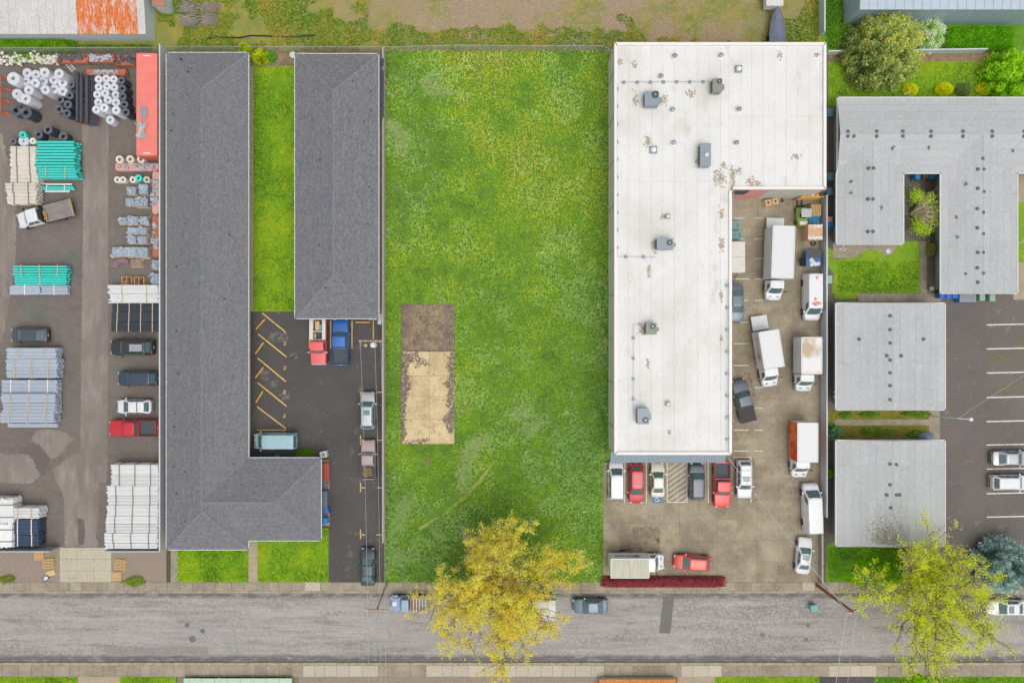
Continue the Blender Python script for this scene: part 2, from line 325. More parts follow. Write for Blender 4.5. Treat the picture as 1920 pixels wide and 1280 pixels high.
cp = slab_sheet('court_path', rect(420, 124, 475, 584), m_bed, -.008); slabs(cp, 440, 475, 124, 584, 1, 16, m_path, .006)
slab_sheet('under_building', rect(316, 124, 440, 1034), m_soil, -.01); slab_sheet('under_building_east', rect(556, 124, 690, 584), m_soil, -.01)
sp_ = slab_sheet('east_path', rect(690, 96, 716, 600), m_bed, -.008); slabs(sp_, 690, 716, 124, 600, 1, 14, m_path, .006)
m_lot = gmat('dark_asphalt', C(74, 71, 69), [('n', .15, .35, .65, C(88, 85, 82), .9), ('n', .9, .57, .66, C(142, 137, 130), .55, (1, 1), (.12, .5, .6)), ('n', 2.4, .6, .68, C(166, 160, 152), .6, (1, 1), (.3, .5, .6)), ('n', 24, .4, .75, C(108, 104, 101), .5)], bscale=30)
lot = slab_sheet('apartment_parking', [(440, 584), (718, 584), (722, 1091), (616, 1091), (616, 856), (440, 856)], m_lot, .0)
kb = slab_sheet('building_apron', rect(440, 584, 471, 868), m_bed, -.004); slabs(kb, 455, 470, 586, 866, 1, 10, m_path, .02)
m_yel = mat('yellow_line_paint', C(222, 182, 96), .7, c2=C(150, 132, 92), lo=.5, hi=.75, scale=3)
m_wht = mat('white_line_paint', C(222, 218, 206), .7, c2=C(170, 162, 148), lo=.52, hi=.75, scale=3)
for x0, y0, x1, y1 in [(492, 587, 536, 623), (484, 626, 537, 669), (483, 671, 536, 715), (483, 717, 537, 761), (482, 762, 536, 803)]: line(lot, x0, y0, x1, y1, 2.4, m_yel, .006)
for a in [(482, 806, 536, 806), (581, 598, 580, 653), (620, 601, 620, 653), (660, 601, 660, 653), (700, 601, 700, 636), (676, 734, 676, 743), (707, 735, 717, 735), (676, 816, 676, 834), (676, 825, 686, 825), (707, 825, 717, 825), (676, 904, 676, 922), (676, 914, 684, 914), (707, 914, 717, 914), (676, 992, 676, 1010), (676, 1002, 684, 1002), (706, 1002, 716, 1002)]: line(lot, *a, 2.0, m_yel, .006)
m_marknum = m_yel
for i, (a, b) in enumerate([(534, 643), (534, 689), (533, 734), (533, 779)]):
    mb = MB(); x, y, _ = P(a, b)
    mb.box((x, y+.14, .006), (.3, .07, .004)); mb.box((x+.1, y+.02, .006), (.07, .2, .004)); mb.box((x-.02, y-.09, .0062), (.3, .06, .004), .6); mb.box((x, y-.2, .0064), (.3, .07, .004))
    mb.build('stall_number', m_marknum, lot)
m_conc_stain = gmat('lot_stain', C(122, 118, 113), [('n', 2, .35, .6, C(84, 81, 79), .95)])
for i, (a, b, c, d) in enumerate([(489, 693, 503, 711), (508, 713, 520, 725), (527, 735, 543, 750), (505, 622, 540, 640), (545, 660, 560, 672)]): patch('lot_stain', rect(a, b, c, d), m_conc_stain, .005, lot, 1.6, 2.6, 50+i)
fl1 = slab_sheet('front_lawn_west', rect(333, 1024, 466, 1091), m_lawn, .02); fl2 = slab_sheet('front_lawn_east', rect(483, 990, 616, 1091), m_lawn, .02)
fp = slab_sheet('front_path', rect(466, 990, 483, 1091), m_bed, -.008); slabs(fp, 466, 483, 1000, 1091, 1, 4, m_path, .01)
fp2 = slab_sheet('side_path', rect(313, 1026, 333, 1091), m_bed, -.008); slabs(fp2, 320, 333, 1026, 1091, 1, 3, m_walk, .008)
bp = slab_sheet('bin_pad', rect(590, 856, 617, 1000), m_bed, -.006); slabs(bp, 596, 618, 862, 985, 1, 5, m_path, .03)
slab_sheet('wing_bed', rect(440, 856, 596, 870), m_soil, .01)
# ---- meadow
m_mead = gmat('meadow_ground', C(104, 144, 46), [('n', .1, .4, .6, C(130, 164, 40), .9), ('n', 1, .4, .65, C(86, 126, 50), .8), ('n', .5, .62, .72, C(148, 144, 72), .6), ('n', 8, .4, .65, C(76, 108, 40), .6)], bump=.9, bscale=8)
mead = slab_sheet('meadow', [(722, 96), (1145, 96), (1145, 860), (1131, 866), (1131, 1091), (722, 1091)], m_mead, .0)
m_pad = gmat('old_slab_concrete', C(206, 186, 144), [('n', .5, .42, .62, C(182, 160, 116), .8), ('n', .35, .6, .7, C(182, 128, 80), .6), ('n', 10, .4, .75, C(222, 206, 170), .5), ('n', 1.5, .56, .66, C(146, 126, 98), .6)], rand=.06, bscale=25)
m_padd = gmat('mossy_slab_concrete', C(158, 140, 110), [('n', .8, .45, .62, C(116, 102, 90), .9), ('n', 5, .45, .6, C(100, 84, 76), .7), ('n', .5, .6, .7, C(196, 170, 120), .7)], rand=.05, bscale=25)
m_moss = gmat('dry_moss', C(112, 98, 92), [('n', 7, .42, .58, C(142, 128, 114), .8), ('n', 1.2, .5, .65, C(92, 78, 72), .7)], bump=1, bscale=12)
pd1 = slab_sheet('slab_bed', rect(753, 570, 852, 832), m_moss, .006)
slabs(pd1, 753.5, 851.5, 571, 656, 2, 1, m_padd, .03, .3, 1, 'concrete_slab'); slabs(pd1, 752.5, 852, 659, 832, 2, 4, m_pad, .03, .25, 2, 'concrete_slab', 3)
for i, pp in enumerate([[(751, 661), (784, 661), (776, 672), (764, 684), (764, 700), (772, 726), (762, 742), (758, 800), (762, 814), (751, 832)], [(776, 664), (792, 672), (804, 676), (800, 686), (788, 680), (778, 694), (780, 676)], [(842, 664), (851, 662), (851, 812), (842, 808), (830, 786), (842, 770), (838, 752), (842, 730), (832, 722), (846, 700), (838, 690)], [(753, 572), (776, 572), (768, 600), (772, 632), (770, 654), (753, 654)], [(832, 572), (850, 572), (850, 655), (836, 655), (826, 636), (840, 606)], [(776, 826), (800, 820), (806, 831), (752, 833), (758, 828)]]):
    rr = random.Random(70+i); mb = MB(); xs_, ys_ = [q[0] for q in pp], [q[1] for q in pp]; area = (max(xs_)-min(xs_))*(max(ys_)-min(ys_))
    for k in range(int(area*(.5 if i in (0, 2) else .22))):
        q = (rr.uniform(min(xs_), max(xs_)), rr.uniform(min(ys_), max(ys_)))
        if inpoly(q, pp): x, y, _ = P(q[0]+rr.gauss(0, 1.6), q[1]+rr.gauss(0, 1.6)); flecks(mb, max(X(752.5), min(X(852), x)), max(Y(832), min(Y(570), y)), .046+k*.000004, rr.uniform(.03, .13), rr, 6)
    stuff(mb.build('moss_patch', m_moss, pd1))
m_bare = gmat('bare_patch', C(150, 134, 110), [('n', 3, .4, .6, C(106, 92, 84), .8), ('n', 1, .5, .7, C(128, 140, 60), .7)])
patch('bare_patch', rect(857, 765, 876, 778), m_bare, .012, mead, 4, 3, 81); patch('bare_patch', rect(792, 858, 806, 876), m_bare, .012, mead, 4, 3, 82)
m_track = gmat('trodden_track', C(158, 166, 92), [('n', 2, .4, .65, C(132, 152, 72), .9)])
patch('trodden_track', [(784, 990), (830, 962), (868, 930), (905, 890), (918, 872), (922, 876), (908, 896), (872, 936), (834, 968), (788, 994)], m_track, .012, mead, 6, 1.2, 83)
# ---- north lot
m_rough = gmat('rough_grass', C(134, 142, 62), [('n', .35, .42, .6, C(172, 150, 72), .8), ('n', .6, .45, .65, C(106, 134, 44), .9), ('n', 4, .45, .62, C(150, 136, 92), .7), ('n', .18, .40, .55, C(164, 144, 122), .95, (1, 1), ('x', X(690), X(1440), 9)), ('n', 2, .48, .66, C(184, 164, 108), .6, (1, 1), ('x', X(690), X(1440), 9)), ('n', 7, .45, .62, C(120, 104, 90), .5, (1, 1), ('x', X(700), X(1440), 9))], bump=.9, bscale=10)
slab_sheet('north_lot', [(294, 96), (294, -220), (1538, -220), (1538, 96)], m_rough, -.004)
slab_sheet('north_west_verge', rect(-120, -220, 294, 96), m_rough, -.006)
slab_sheet('north_east_verge', [(1538, -220), (2100, -220), (2100, 100), (1538, 100)], m_lawn_deep, 0)
# ---- concrete lot round the white building
m_conc = gmat('stained_concrete', C(163, 152, 131), [('n', .1, .40, .58, C(130, 119, 102), .9), ('n', .9, .5, .66, C(138, 126, 107), .6), ('n', .5, .45, .65, C(180, 168, 140), .6), ('n', .25, .57, .68, C(118, 106, 92), .75), ('n', .5, .6, .7, C(160, 148, 84), .6), ('n', 14, .4, .75, C(184, 172, 148), .4), ('crack', .45, .003, .008, C(96, 84, 68), .8, (1, 1), (.06, .5, .58))], bscale=30, rand=.045)
clot = slab_sheet('concrete_parking', [(1131, 866), (1345, 866), (1345, 350), (1537, 350), (1537, 1091), (1131, 1091)], m_bed, -.008)
slabs(clot, 1131, 1345, 866, 1091, 6, 6, m_conc, .004, .12, 3, 'concrete_panel', 2); slabs(clot, 1345, 1537, 350, 1091, 5, 19, m_conc, .004, .12, 4, 'concrete_panel', 2)
ZL = .024
for y in (409, 448, 485, 523, 563, 604, 644, 685, 726, 765, 806, 845): line(clot, 1376, y, 1397 if y in (409, 448, 485) else 1404, y, 1.5, m_wht, ZL); line(clot, 1415, y, 1431, y, 1.4, m_wht, ZL)
for x in (1171, 1212, 1328): line(clot, x, 866, x, 942, 1.6, m_wht, ZL)
for a in [(1251, 866, 1251, 942), (1288, 866, 1288, 942), (1251, 941, 1288, 941), (1408, 857, 1408, 942), (1375, 857, 1408, 857)]: line(clot, *a, 1.6, m_wht, ZL)
for i in range(9):
    y = 880+i*10; x0, y0, x1, y1 = 1252, y, 1287, y-24
    if y1 < 867: x1 = x0+(y-867)/24*35; y1 = 867
    if y0 > 940: x0 = x0+(y-940)/24*35; y0 = 940
    if x1-x0 > 3: line(clot, x0, y0, x1, y1, 1.4, m_wht, ZL)
m_blue = mat('blue_sign_paint', C(78, 126, 168), .7, var=.15, scale=4)
hx, hy, _ = P(1232, 934); MB().bx(hx-.6, hx+.6, hy-.52, hy+.52, .02, .026).build('accessible_bay_mark', m_blue, clot)
mb = MB(); z = .0285                                                       # wheelchair symbol, seen from the aisle
mb.lathe([(.07, 0), (.07, .004), (0, .004)], (hx-.06, hy+.33, z), 10)
mb.box((hx-.06, hy+.12, z), (.08, .32, .005)); mb.box((hx+.05, hy+.13, z+.001), (.24, .06, .005)); mb.box((hx+.06, hy-.03, z+.002), (.26, .07, .005)); mb.box((hx+.21, hy-.17, z+.001), (.07, .3, .005), .3); mb.box((hx+.31, hy-.3, z+.002), (.14, .06, .005))
for i in range(9):
    a = R(100+i*27); mb.box((hx-.04+.23*math.cos(a), hy-.13+.23*math.sin(a), z+.0005*(i % 2)), (.065, .13, .005), a)
mb.build('wheelchair_symbol', m_wht, clot)
m_dstain = gmat('concrete_dark_stain', C(120, 108, 94), [('n', 1.5, .38, .62, C(156, 142, 118), .9)])
for i, (a, b, c, d) in enumerate([(1185, 988, 1235, 1010), (1395, 860, 1414, 880), (1160, 1016, 1240, 1030), (1398, 700, 1412, 760)]): patch('concrete_stain', rough_poly(rect(a, b, c, d), 8, 4, i), m_dstain, .022, clot, 4, 2.5, 90+i)
# ---- right-hand property
m_ralley = gmat('alley_asphalt', C(104, 98, 92), [('n', .25, .4, .65, C(120, 112, 102), .8), ('n', .6, .5, .65, C(104, 104, 60), .7), ('n', 14, .4, .75, C(132, 124, 116), .5)], bscale=30)
m_rpark = gmat('right_asphalt', C(112, 105, 100), [('n', .15, .35, .65, C(98, 93, 90), .8), ('n', .4, .58, .7, C(112, 112, 58), .7), ('n', .8, .6, .68, C(150, 142, 132), .5), ('n', 22, .4, .75, C(132, 126, 120), .5), ('v', 1.1, 0, .05, C(216, 206, 176), .8)], bscale=30)
slab_sheet('alley', rect(1537, 100, 1580, 1091), m_ralley, -.002)
slab_sheet('back_lawn', rect(1553, 116, 2100, 200), m_lawn, .02); slab_sheet('back_bed_soil', [(1553, 98), (2100, 98), (2100, 116), (1553, 116)], m_soil, .004)
slab_sheet('court_base', rect(1580, 200, 2100, 1091), m_ralley, -.004)
slab_sheet('courtyard_lawn', [(1551, 462), (1562, 470), (1563, 486), (1600, 484), (1625, 468), (1645, 468), (1662, 480), (1676, 474), (1684, 452), (1724, 452), (1724, 549), (1610, 549), (1606, 560), (1568, 562), (1560, 545), (1564, 515), (1552, 500)], m_lawn, .022)
cpt = slab_sheet('courtyard_path', rect(1606, 550, 1765, 567), m_bed, .0); slabs(cpt, 1608, 1765, 550, 566, 5, 1, m_walk, .012)
cpt2 = slab_sheet('courtyard_side_path', rect(1725, 452, 1738, 550), m_bed, .0); slabs(cpt2, 1725, 1738, 452, 550, 1, 4, m_walk, .012)
cpt3 = slab_sheet('south_walk', rect(1562, 456, 1690, 484), m_walk, .006)
rp = slab_sheet('right_parking', rect(1762, 562, 2100, 1072), m_rpark, .0)
for y in (608, 653, 698, 744, 789, 833, 878, 924, 968): line(rp, 1850, y+1, 1990, y-2, 2.2, m_wht, .006)
m_rmoss = gmat('moss_on_asphalt', C(112, 112, 60), [('n', 2, .35, .6, C(122, 118, 84), .9)]); rr = random.Random(91)
for a_, b_, ra, rb, n_ in [(1880, 672, 26, 12, 260), (1892, 728, 20, 8, 160), (1880, 994, 24, 8, 200)]:
    mb = MB()
    for k in range(n_): x, y, _ = P(rr.gauss(a_, ra*.6), rr.gauss(b_, rb*.6)); flecks(mb, x, y, .0025+k*.000004, rr.uniform(.03, .1), rr, 6)
    stuff(mb.build('moss_patch', m_rmoss if b_ < 900 else m_conc_stain, rp))
slab_sheet('corner_lawn', [(1550, 1022), (1566, 1014), (1700, 1030), (1700, 1091), (1548, 1091)], m_lawn_deep, .02)
m_mossy = gmat('mossy_bed', C(120, 112, 44), [('n', .6, .4, .6, C(140, 136, 40), .8), ('n', 3, .5, .65, C(98, 84, 60), .8), ('n', 1.2, .6, .7, C(92, 128, 40), .8)], bump=.8)
slab_sheet('mossy_bed', rect(1550, 768, 1745, 827), m_mossy, .012)
mp = slab_sheet('mossy_path', rect(1566, 786, 1742, 797), m_walk, .02); slab_sheet('lamp_walk', rect(1742, 768, 1762, 827), m_walk, .014)
slab_sheet('spruce_bed', rect(1845, 1020, 2100, 1091), gmat('bark_mulch', C(142, 100, 78), [('n', 5, .4, .6, C(110, 78, 62), .8)], bump=.8), .01)
slab_sheet('east_lawn', rect(1910, 380, 2100, 492), m_lawn, .02); slab_sheet('east_walk', rect(1905, 320, 2100, 380), m_path, .008); slab_sheet('east_walk_south', rect(1900, 492, 2100, 562), m_path, .008)
# ---- south side of the street
slab_sheet('south_lawn_west', rect(-120, 1268, 146, 1420), m_lawn, .015); slab_sheet('south_driveway', rect(146, 1268, 224, 1420), m_path, .0)
slab_sheet('south_lawn_mid', rect(224, 1268, 330, 1420), m_lawn, .015); slab_sheet('south_drive_gravel', rect(560, 1268, 720, 1420), m_gravel, 0)
slab_sheet('south_gravel', rect(720, 1268, 1123, 1420), m_gravel, .002); slab_sheet('south_walkway', rect(1270, 1268, 1340, 1420), m_path, 0)
slab_sheet('south_lawn_east', rect(1340, 1268, 1536, 1420), m_lawn, .015); slab_sheet('south_drive_east', rect(1536, 1268, 1640, 1420), m_lot, 0); slab_sheet('south_lawn_far', rect(1640, 1268, 2100, 1420), m_lawn_deep, .015)
# ================================================================ BUILDINGS
def shingle(name, st):
    return gmat(name, C(116, 117, 121), [('n', .9, .36, .64, C(130, 124, 120), .8, st), ('n', 1.1, .44, .6, C(100, 102, 108), .7, (st[0]*1.7, st[1]*.25) if st[0] > 1 else (st[0]*.25, st[1]*1.7)), ('n', 1.6, .42, .62, C(97, 102, 112), .9, st), ('n', 5, .42, .64, C(142, 140, 140), .7, (st[0]*.8, st[1]*.8)), ('n', 9, .52, .64, C(84, 85, 90), .7, st), ('n', .05, .35, .65, C(120, 119, 120), .5)], bump=.5, bscale=9, grain=.17, gs=3.6)
m_sh_ns = shingle('shingles_courses_north_south', (2.2, .7)); m_sh_ew = shingle('shingles_courses_east_west', (.7, 2.2))
m_cap = gmat('ridge_shingle', C(124, 128, 136), [('n', 2, .4, .65, C(112, 116, 124), .8), ('n', 9, .5, .65, C(138, 142, 148), .6)])
m_gutter = mat('white_gutter', C(214, 220, 222), .5, var=.06)
m_stucco = mat('pale_siding', C(196, 190, 176), .8, var=.08, scale=3)
m_greywall = mat('grey_green_siding', C(150, 160, 160), .75, var=.08, scale=3)
def quadslab(name, pts, m, parent, th=.05):
    n = Vector(pts[1]).__sub__(Vector(pts[0])).cross(Vector(pts[2])-Vector(pts[0])).normalized()
    if n.z < 0: n = -n
    mb = MB(); k = len(pts); vs = [tuple(Vector(p)) for p in pts]+[tuple(Vector(p)-n*th) for p in pts]
    mb.add(vs, [tuple(range(k)), tuple(range(2*k-1, k-1, -1))]+[(i, (i+1) % k, k+(i+1) % k, k+i) for i in range(k)])
    return mb.build(name, m, parent)
def hip(parent, x0, x1, y0, y1, ze, rise, ends=(1, 1), ridge_to=None):
    """hipped roof over eaves x0..x1, y0..y1"""
    ns = (y1-y0) >= (x1-x0); zr = ze+rise
    if ns:
        h = (x1-x0)/2; xm = (x0+x1)/2; a, b = y0+(h if ends[0] else 0), y1-(h if ends[1] else 0)
        ra, rb = (xm, a, zr), (xm, b, zr)
        quadslab('roof_slope', [(x0, y0, ze), ra, rb, (x0, y1, ze)], m_sh_ns, parent); quadslab('roof_slope', [(x1, y0, ze), (x1, y1, ze), rb, ra], m_sh_ns, parent)
        if ends[0]: quadslab('roof_slope', [(x0, y0, ze), (x1, y0, ze), ra], m_sh_ew, parent)
        if ends[1]: quadslab('roof_slope', [(x1, y1, ze), (x0, y1, ze), rb], m_sh_ew, parent)
    else:
        h = (y1-y0)/2; ym = (y0+y1)/2; a, b = x0+(h if ends[0] else 0), x1-(h if ends[1] else 0)
        ra, rb = (a, ym, zr), (b, ym, zr)
        quadslab('roof_slope', [(x0, y0, ze), (x1, y0, ze), rb, ra], m_sh_ew, parent); quadslab('roof_slope', [(x1, y1, ze), (x0, y1, ze), ra, rb], m_sh_ew, parent)
        if ends[0]: quadslab('roof_slope', [(x0, y1, ze), (x0, y0, ze), ra], m_sh_ns, parent)
        if ends[1]: quadslab('roof_slope', [(x1, y0, ze), (x1, y1, ze), rb], m_sh_ns, parent)
    caps = [(ra, rb)]
    cs = [(x0, y0), (x1, y0), (x1, y1), (x0, y1)]
    for c in cs:
        t = ra if (Vector(c)-Vector(ra[:2])).length < (Vector(c)-Vector(rb[:2])).length else rb
        if (t is ra and ends[0]) or (t is rb and ends[1]): caps.append((t, (c[0], c[1], ze)))
    for p, q in caps:
        p, q = Vector(p), Vector(q); d = (q-p); L = d.length; d /= L; n = d.cross(Vector((0, 0, 1))).normalized()*.16; k = max(1, int(L/1.0)); mb = MB()
        for i in range(k):                                     # cap shingles, lapped
            u, v = p+d*(L*i/k), p+d*(L*(i+1)/k*.995); z = Vector((0, 0, .03+.012*(i % 2))); zz = Vector((0, 0, -.05))
            mb.add([u+n+z+zz, u+z+Vector((0, 0, .03)), u-n+z+zz, v+n+z+zz, v+z+Vector((0, 0, .03)), v-n+z+zz], [(0, 1, 4, 3), (1, 2, 5, 4)])
        mb.build('ridge_cap', m_cap, parent)
def gutters(parent, segs, z, m=m_gutter):
    for (x0, y0), (x1, y1) in segs:
        d = Vector((x1-x0, y1-y0)); L = d.length; a = math.atan2(d.y, d.x)
        g = MB().box(((x0+x1)/2, (y0+y1)/2, z-.06), (L+.1, .13, .12), a).build('gutter', m, parent)
        mb = MB(); n = int(L/1.7)
        for i in range(n): mb.box((x0+d.x*(i+.5)/n, y0+d.y*(i+.5)/n, z+.012), (.05, .22, .02), a)
        stuff(mb.build('gutter_hangers', m, g))
def window(parent, x, y, z, wd, ht, ax, glass=None):
    """a framed window set into a wall; ax = outward axis"""
    f = MB(); t = .05
    dx, dy = {'+x': (1, 0), '-x': (-1, 0), '+y': (0, 1), '-y': (0, -1)}[ax]
    def b(cu, cz, su, sz, off, dep):
        return ((x+dx*off+(0 if dx else cu), y+dy*off+(cu if dx else 0), z+cz), ((dep, su, sz) if dx else (su, dep, sz)))
    for cu, cz, su, sz in ((0, ht/2, wd+.1, .07), (0, -ht/2, wd+.1, .07), (-wd/2, 0, .07, ht-.07), (wd/2, 0, .07, ht-.07), (0, 0, .05, ht-.07)):
        f.box(*b(cu, cz, su, sz, .02, .08))
    fo = f.build('window', WHITE, parent); MB().box(*b(0, 0, wd-.07, ht-.07, .01, .03)).build('pane', GLASS, fo)
def pipes(parent, pts, m, r=.06, h=.3, name='vent_pipe'):
    for x, y, z in pts: MB().tube((x, y, z-.1), (x, y, z+h), r, r, 8).build(name, m, parent)
ZE = 2.7; RISE = 1.65
# ---- long apartment block with front wing
x0, x1, y1, y0 = X(312, ZE), X(466, ZE), Y(99, ZE), Y(1030, ZE)
bA = thing('apartment_building', 'long L-shaped apartment block with grey shingle hip roof beside the pipe yard', 'building', (0, 0, 0))
wx1, wy1, wy0 = X(602, ZE), Y(858, ZE), Y(1013, ZE)
mb = MB(); mb.bx(x0+.9, x1-1.15, y0+.7, y1-.7, 0, ZE-.05); mb.bx(x1-1.2, wx1-.7, wy0+.7, wy1-.8, 0, ZE-.055); mb.build('wall', m_stucco, bA)
hip(bA, x0, x1, y0, y1, ZE, RISE); hip(bA, (x0+x1)/2, wx1, wy0, wy1, ZE+.01, RISE-.02, (0, 1))
gutters(bA, [((x0, y1), (x1, y1)), ((x1, y1), (x1, wy1)), ((x1, wy1), (wx1, wy1)), ((wx1, wy1), (wx1, wy0)), ((wx1, wy0), (x1, wy0)), ((x1, wy0), (x1, y0)), ((x1, y0), (x0, y0)), ((x0, y0), (x0, y1))], ZE)
for i in range(12): window(bA, x1-1.15, y1-3-i*3.9, 1.5, 1.4, 1.1, '+x')
for i in range(4): window(bA, x1+1+i*2.1, wy1-.8, 1.5, 1.2, 1.1, '+y')
def slope_z(x, xm, h, ze=ZE, rise=RISE): return ze+rise*(1-abs(x-xm)/h)
xm, hh = (x0+x1)/2, (x1-x0)/2
m_vent = mat('dark_vent', (.05, .052, .055), .6, var=.3)
for px, py in [(338, 110), (352, 134), (352, 177), (352, 297), (324, 213), (320, 245), (346, 884), (346, 977), (325, 800), (325, 875), (330, 925), (365, 904), (438, 870), (430, 440), (330, 500), (330, 620), (428, 300), (345, 420), (334, 700), (420, 560)]:
    z = 3.5; x, y, _ = P(px, py, z); z = min(4.3, slope_z(x, xm, hh)); x, y, _ = P(px, py, z+.1)
    MB().lathe([(.09, -.25), (.09, .1), (.07, .14), (0, .14)], (x, y, z), 10).build('roof_vent', m_vent, bA)
# ---- rear block
x0, x1, y1, y0 = X(553, ZE), X(710, ZE), Y(101, ZE), Y(597, ZE)
bB = thing('apartment_building', 'rear apartment block with grey shingle hip roof between court lawn and meadow', 'building')
MB().bx(x0+.5, x1-1.25, y0+2.2, y1-.7, 0, ZE-.05).build('wall', m_stucco, bB)
hip(bB, x0, x1, y0, y1, ZE, RISE); gutters(bB, [((x0, y1), (x1, y1)), ((x1, y1), (x1, y0)), ((x1, y0), (x0, y0)), ((x0, y0), (x0, y1))], ZE)
for i in range(9): window(bB, x1-1.25, y1-2.5-i*3.1, 1.5, 1.4, 1.1, '+x')
for i in range(4): MB().box((x0+.6+i*(x1-x0-1.2)/3, y0+.25, 1.3), (.12, .12, 2.6)).build('carport_post', WHITE, bB)
xm, hh = (x0+x1)/2, (x1-x0)/2
for px, py in [(661, 152), (695, 171), (695, 207), (682, 227), (694, 290), (692, 350), (690, 420), (600, 300), (598, 460), (694, 500), (610, 540)]:
    x, y, _ = P(px, py, 3.4); z = min(4.2, slope_z(x, xm, hh)); x, y, _ = P(px, py, z+.1); MB().lathe([(.09, -.25), (.09, .1), (0, .12)], (x, y, z), 10).build('roof_vent', m_vent, bB)
# ---- white flat-roofed workshop
ZW = 5.5
xa, xb, xc = X(1152, ZW), X(1372, ZW), X(1549, ZW); ya, yb, yc = Y(80, ZW), Y(355, ZW), Y(852, ZW)
bW = thing('workshop_building', 'large L-shaped workshop with white membrane flat roof', 'building')
m_wwall = gmat('pale_concrete_wall', C(206, 204, 194), [('n', .6, .4, .7, C(190, 188, 178), .6), ('n', 3, .5, .7, C(214, 212, 204), .5)], bump=.15)
outline = [(xa, yc), (xb, yc), (xb, yb), (xc, yb), (xc, ya), (xa, ya)]
m_mem = gmat('roof_membrane', C(226, 225, 221), [('n', .25, .45, .7, C(218, 216, 211), .8), ('n', 1.5, .58, .72, C(206, 200, 190), .7, (2.5, .6)), ('n', .14, .5, .68, C(212, 208, 199), .9), ('n', 6, .64, .74, C(184, 176, 162), .5, (2, 1), (.12, .45, .6)), ('n', .5, .6, .72, C(204, 197, 184), .7, (1.2, .5)), ('n', .35, .71, .76, C(150, 134, 110), .8)], bump=.12, bscale=6, rand=.02, rough=.7, grain=.025)
MB().prism([(xa+.05, yc+.05), (xb-.05, yc+.05), (xb-.05, yb+.05), (xc-.05, yb+.05), (xc-.05, ya-.05), (xa+.05, ya-.05)], 0, ZW-.22).build('wall', m_wwall, bW)
i = 0; xs = xa+.3; wst = 21*S*.935
while xs < xc-.3:                                           # membrane sheets, lapped
    xe = min(xs+wst+.04, xc-.3); lo = yc+.3 if xe < xb-.2 else (yb+.3)
    if xs < xb-.31 < xe: xe = xb-.3; lo = yc+.3
    n = 3 if lo < 0 else 2; ys = [lo+(ya-.3-lo)*k/n for k in range(n+1)]
    for k in range(n): MB().bx(xs, xe-.013, ys[k], ys[k+1]-.013, ZW-.2, ZW-.17+.004*(i % 2)+.002*k).build('roof_sheet', m_mem, bW)
    xs = (xe if abs(xe-xb+.3) < .01 else xe) if xe < xc-.31 else xc; i += 1
m_flash = mat('red_brown_flashing', C(206, 168, 156), .6, var=.15)
m_wcap = mat('white_parapet_cap', C(232, 230, 226), .6, var=.05)
for (p, q) in zip(outline, outline[1:]+outline[:1]):
    d = Vector(q)-Vector(p); a = math.atan2(d.y, d.x); L = d.length; nrm = Vector((-d.y, d.x)).normalized()
    c = (Vector(p)+Vector(q))/2+nrm*.15
    MB().box((c.x, c.y, ZW-.08), (L-.32, .3, .26), a).build('parapet', m_wcap, bW)
    c = (Vector(p)+Vector(q))/2-nrm*.025
    MB().box((c.x, c.y, ZW-.1), (L-.02, .05, .22), a).build('flashing', m_flash, bW)
for yy in np.linspace(yc+3, ya-3, 9): MB().box((xa+.01, yy, 2.6), (.06, .05, 5.1)).build('wall_joint', m_greywall, bW)
m_awn = mat('blue_grey_metal', C(140, 154, 164), .45, .2, var=.08)
aw = quadslab('awning', [(xa-.15, yc-1.35, 2.95), (xb+.05, yc-1.35, 2.95), (xb+.05, yc-.03, 3.5), (xa-.15, yc-.03, 3.5)], m_awn, bW, .06)
mb = MB(); n = 46
for k in range(n):
    x = xa-.1+(xb-xa)*k/(n-1); mb.add([(x-.03, yc-1.36, 2.955), (x+.03, yc-1.36, 2.955), (x+.03, yc-.03, 3.505), (x-.03, yc-.03, 3.505), (x, yc-1.36, 3.0), (x, yc-.03, 3.55)], [(0, 4, 5, 3), (4, 1, 2, 5)])
mb.build('awning_ribs', m_awn, aw)
for k in range(6): MB().box((xa+1.5+k*2.3, yc-.01, 1.3), (1.4, .08, 2.1)).build('window', GLASS, bW)
# flag mural on the south-facing wall of the rear wing
fx0, fx1, zt, zb_ = X(1375, 4)+0, X(1437, 4), 5.15, .7
m_flr = mat('flag_red', C(222, 106, 104), .7, var=.1); m_flw = mat('flag_white', C(226, 196, 190), .7, var=.06); m_flb = mat('flag_navy', C(44, 56, 84), .7, var=.15)
fl = thing('flag_banner', 'large red white and navy striped flag banner on the rear wing wall', 'flag', (0, yb-.02, 0))
MB().bx(fx0, fx1, -.02, .0, zb_, zt).build('cloth', m_flw, fl)
for k in range(7):
    h = (zt-zb_)/13; z0 = zb_+2*k*h; MB().bx(fx0+(0 if k < 3 else (fx1-fx0)*.42), fx1, -.026, -.021, z0, z0+h).build('stripe', m_flr, fl)
MB().bx(fx0, fx0+(fx1-fx0)*.42, -.028, -.0215, zb_+(zt-zb_)*6/13, zt).build('canton', m_flb, fl)
mb = MB()
for r_ in range(5):
    for k in range(6): mb.box((fx0+.14+k*.26, -.031, zb_+(zt-zb_)*6/13+.3+r_*.45), (.08, .004, .08), 0, 0, 0, .78)
mb.build('stars', m_flw, fl)
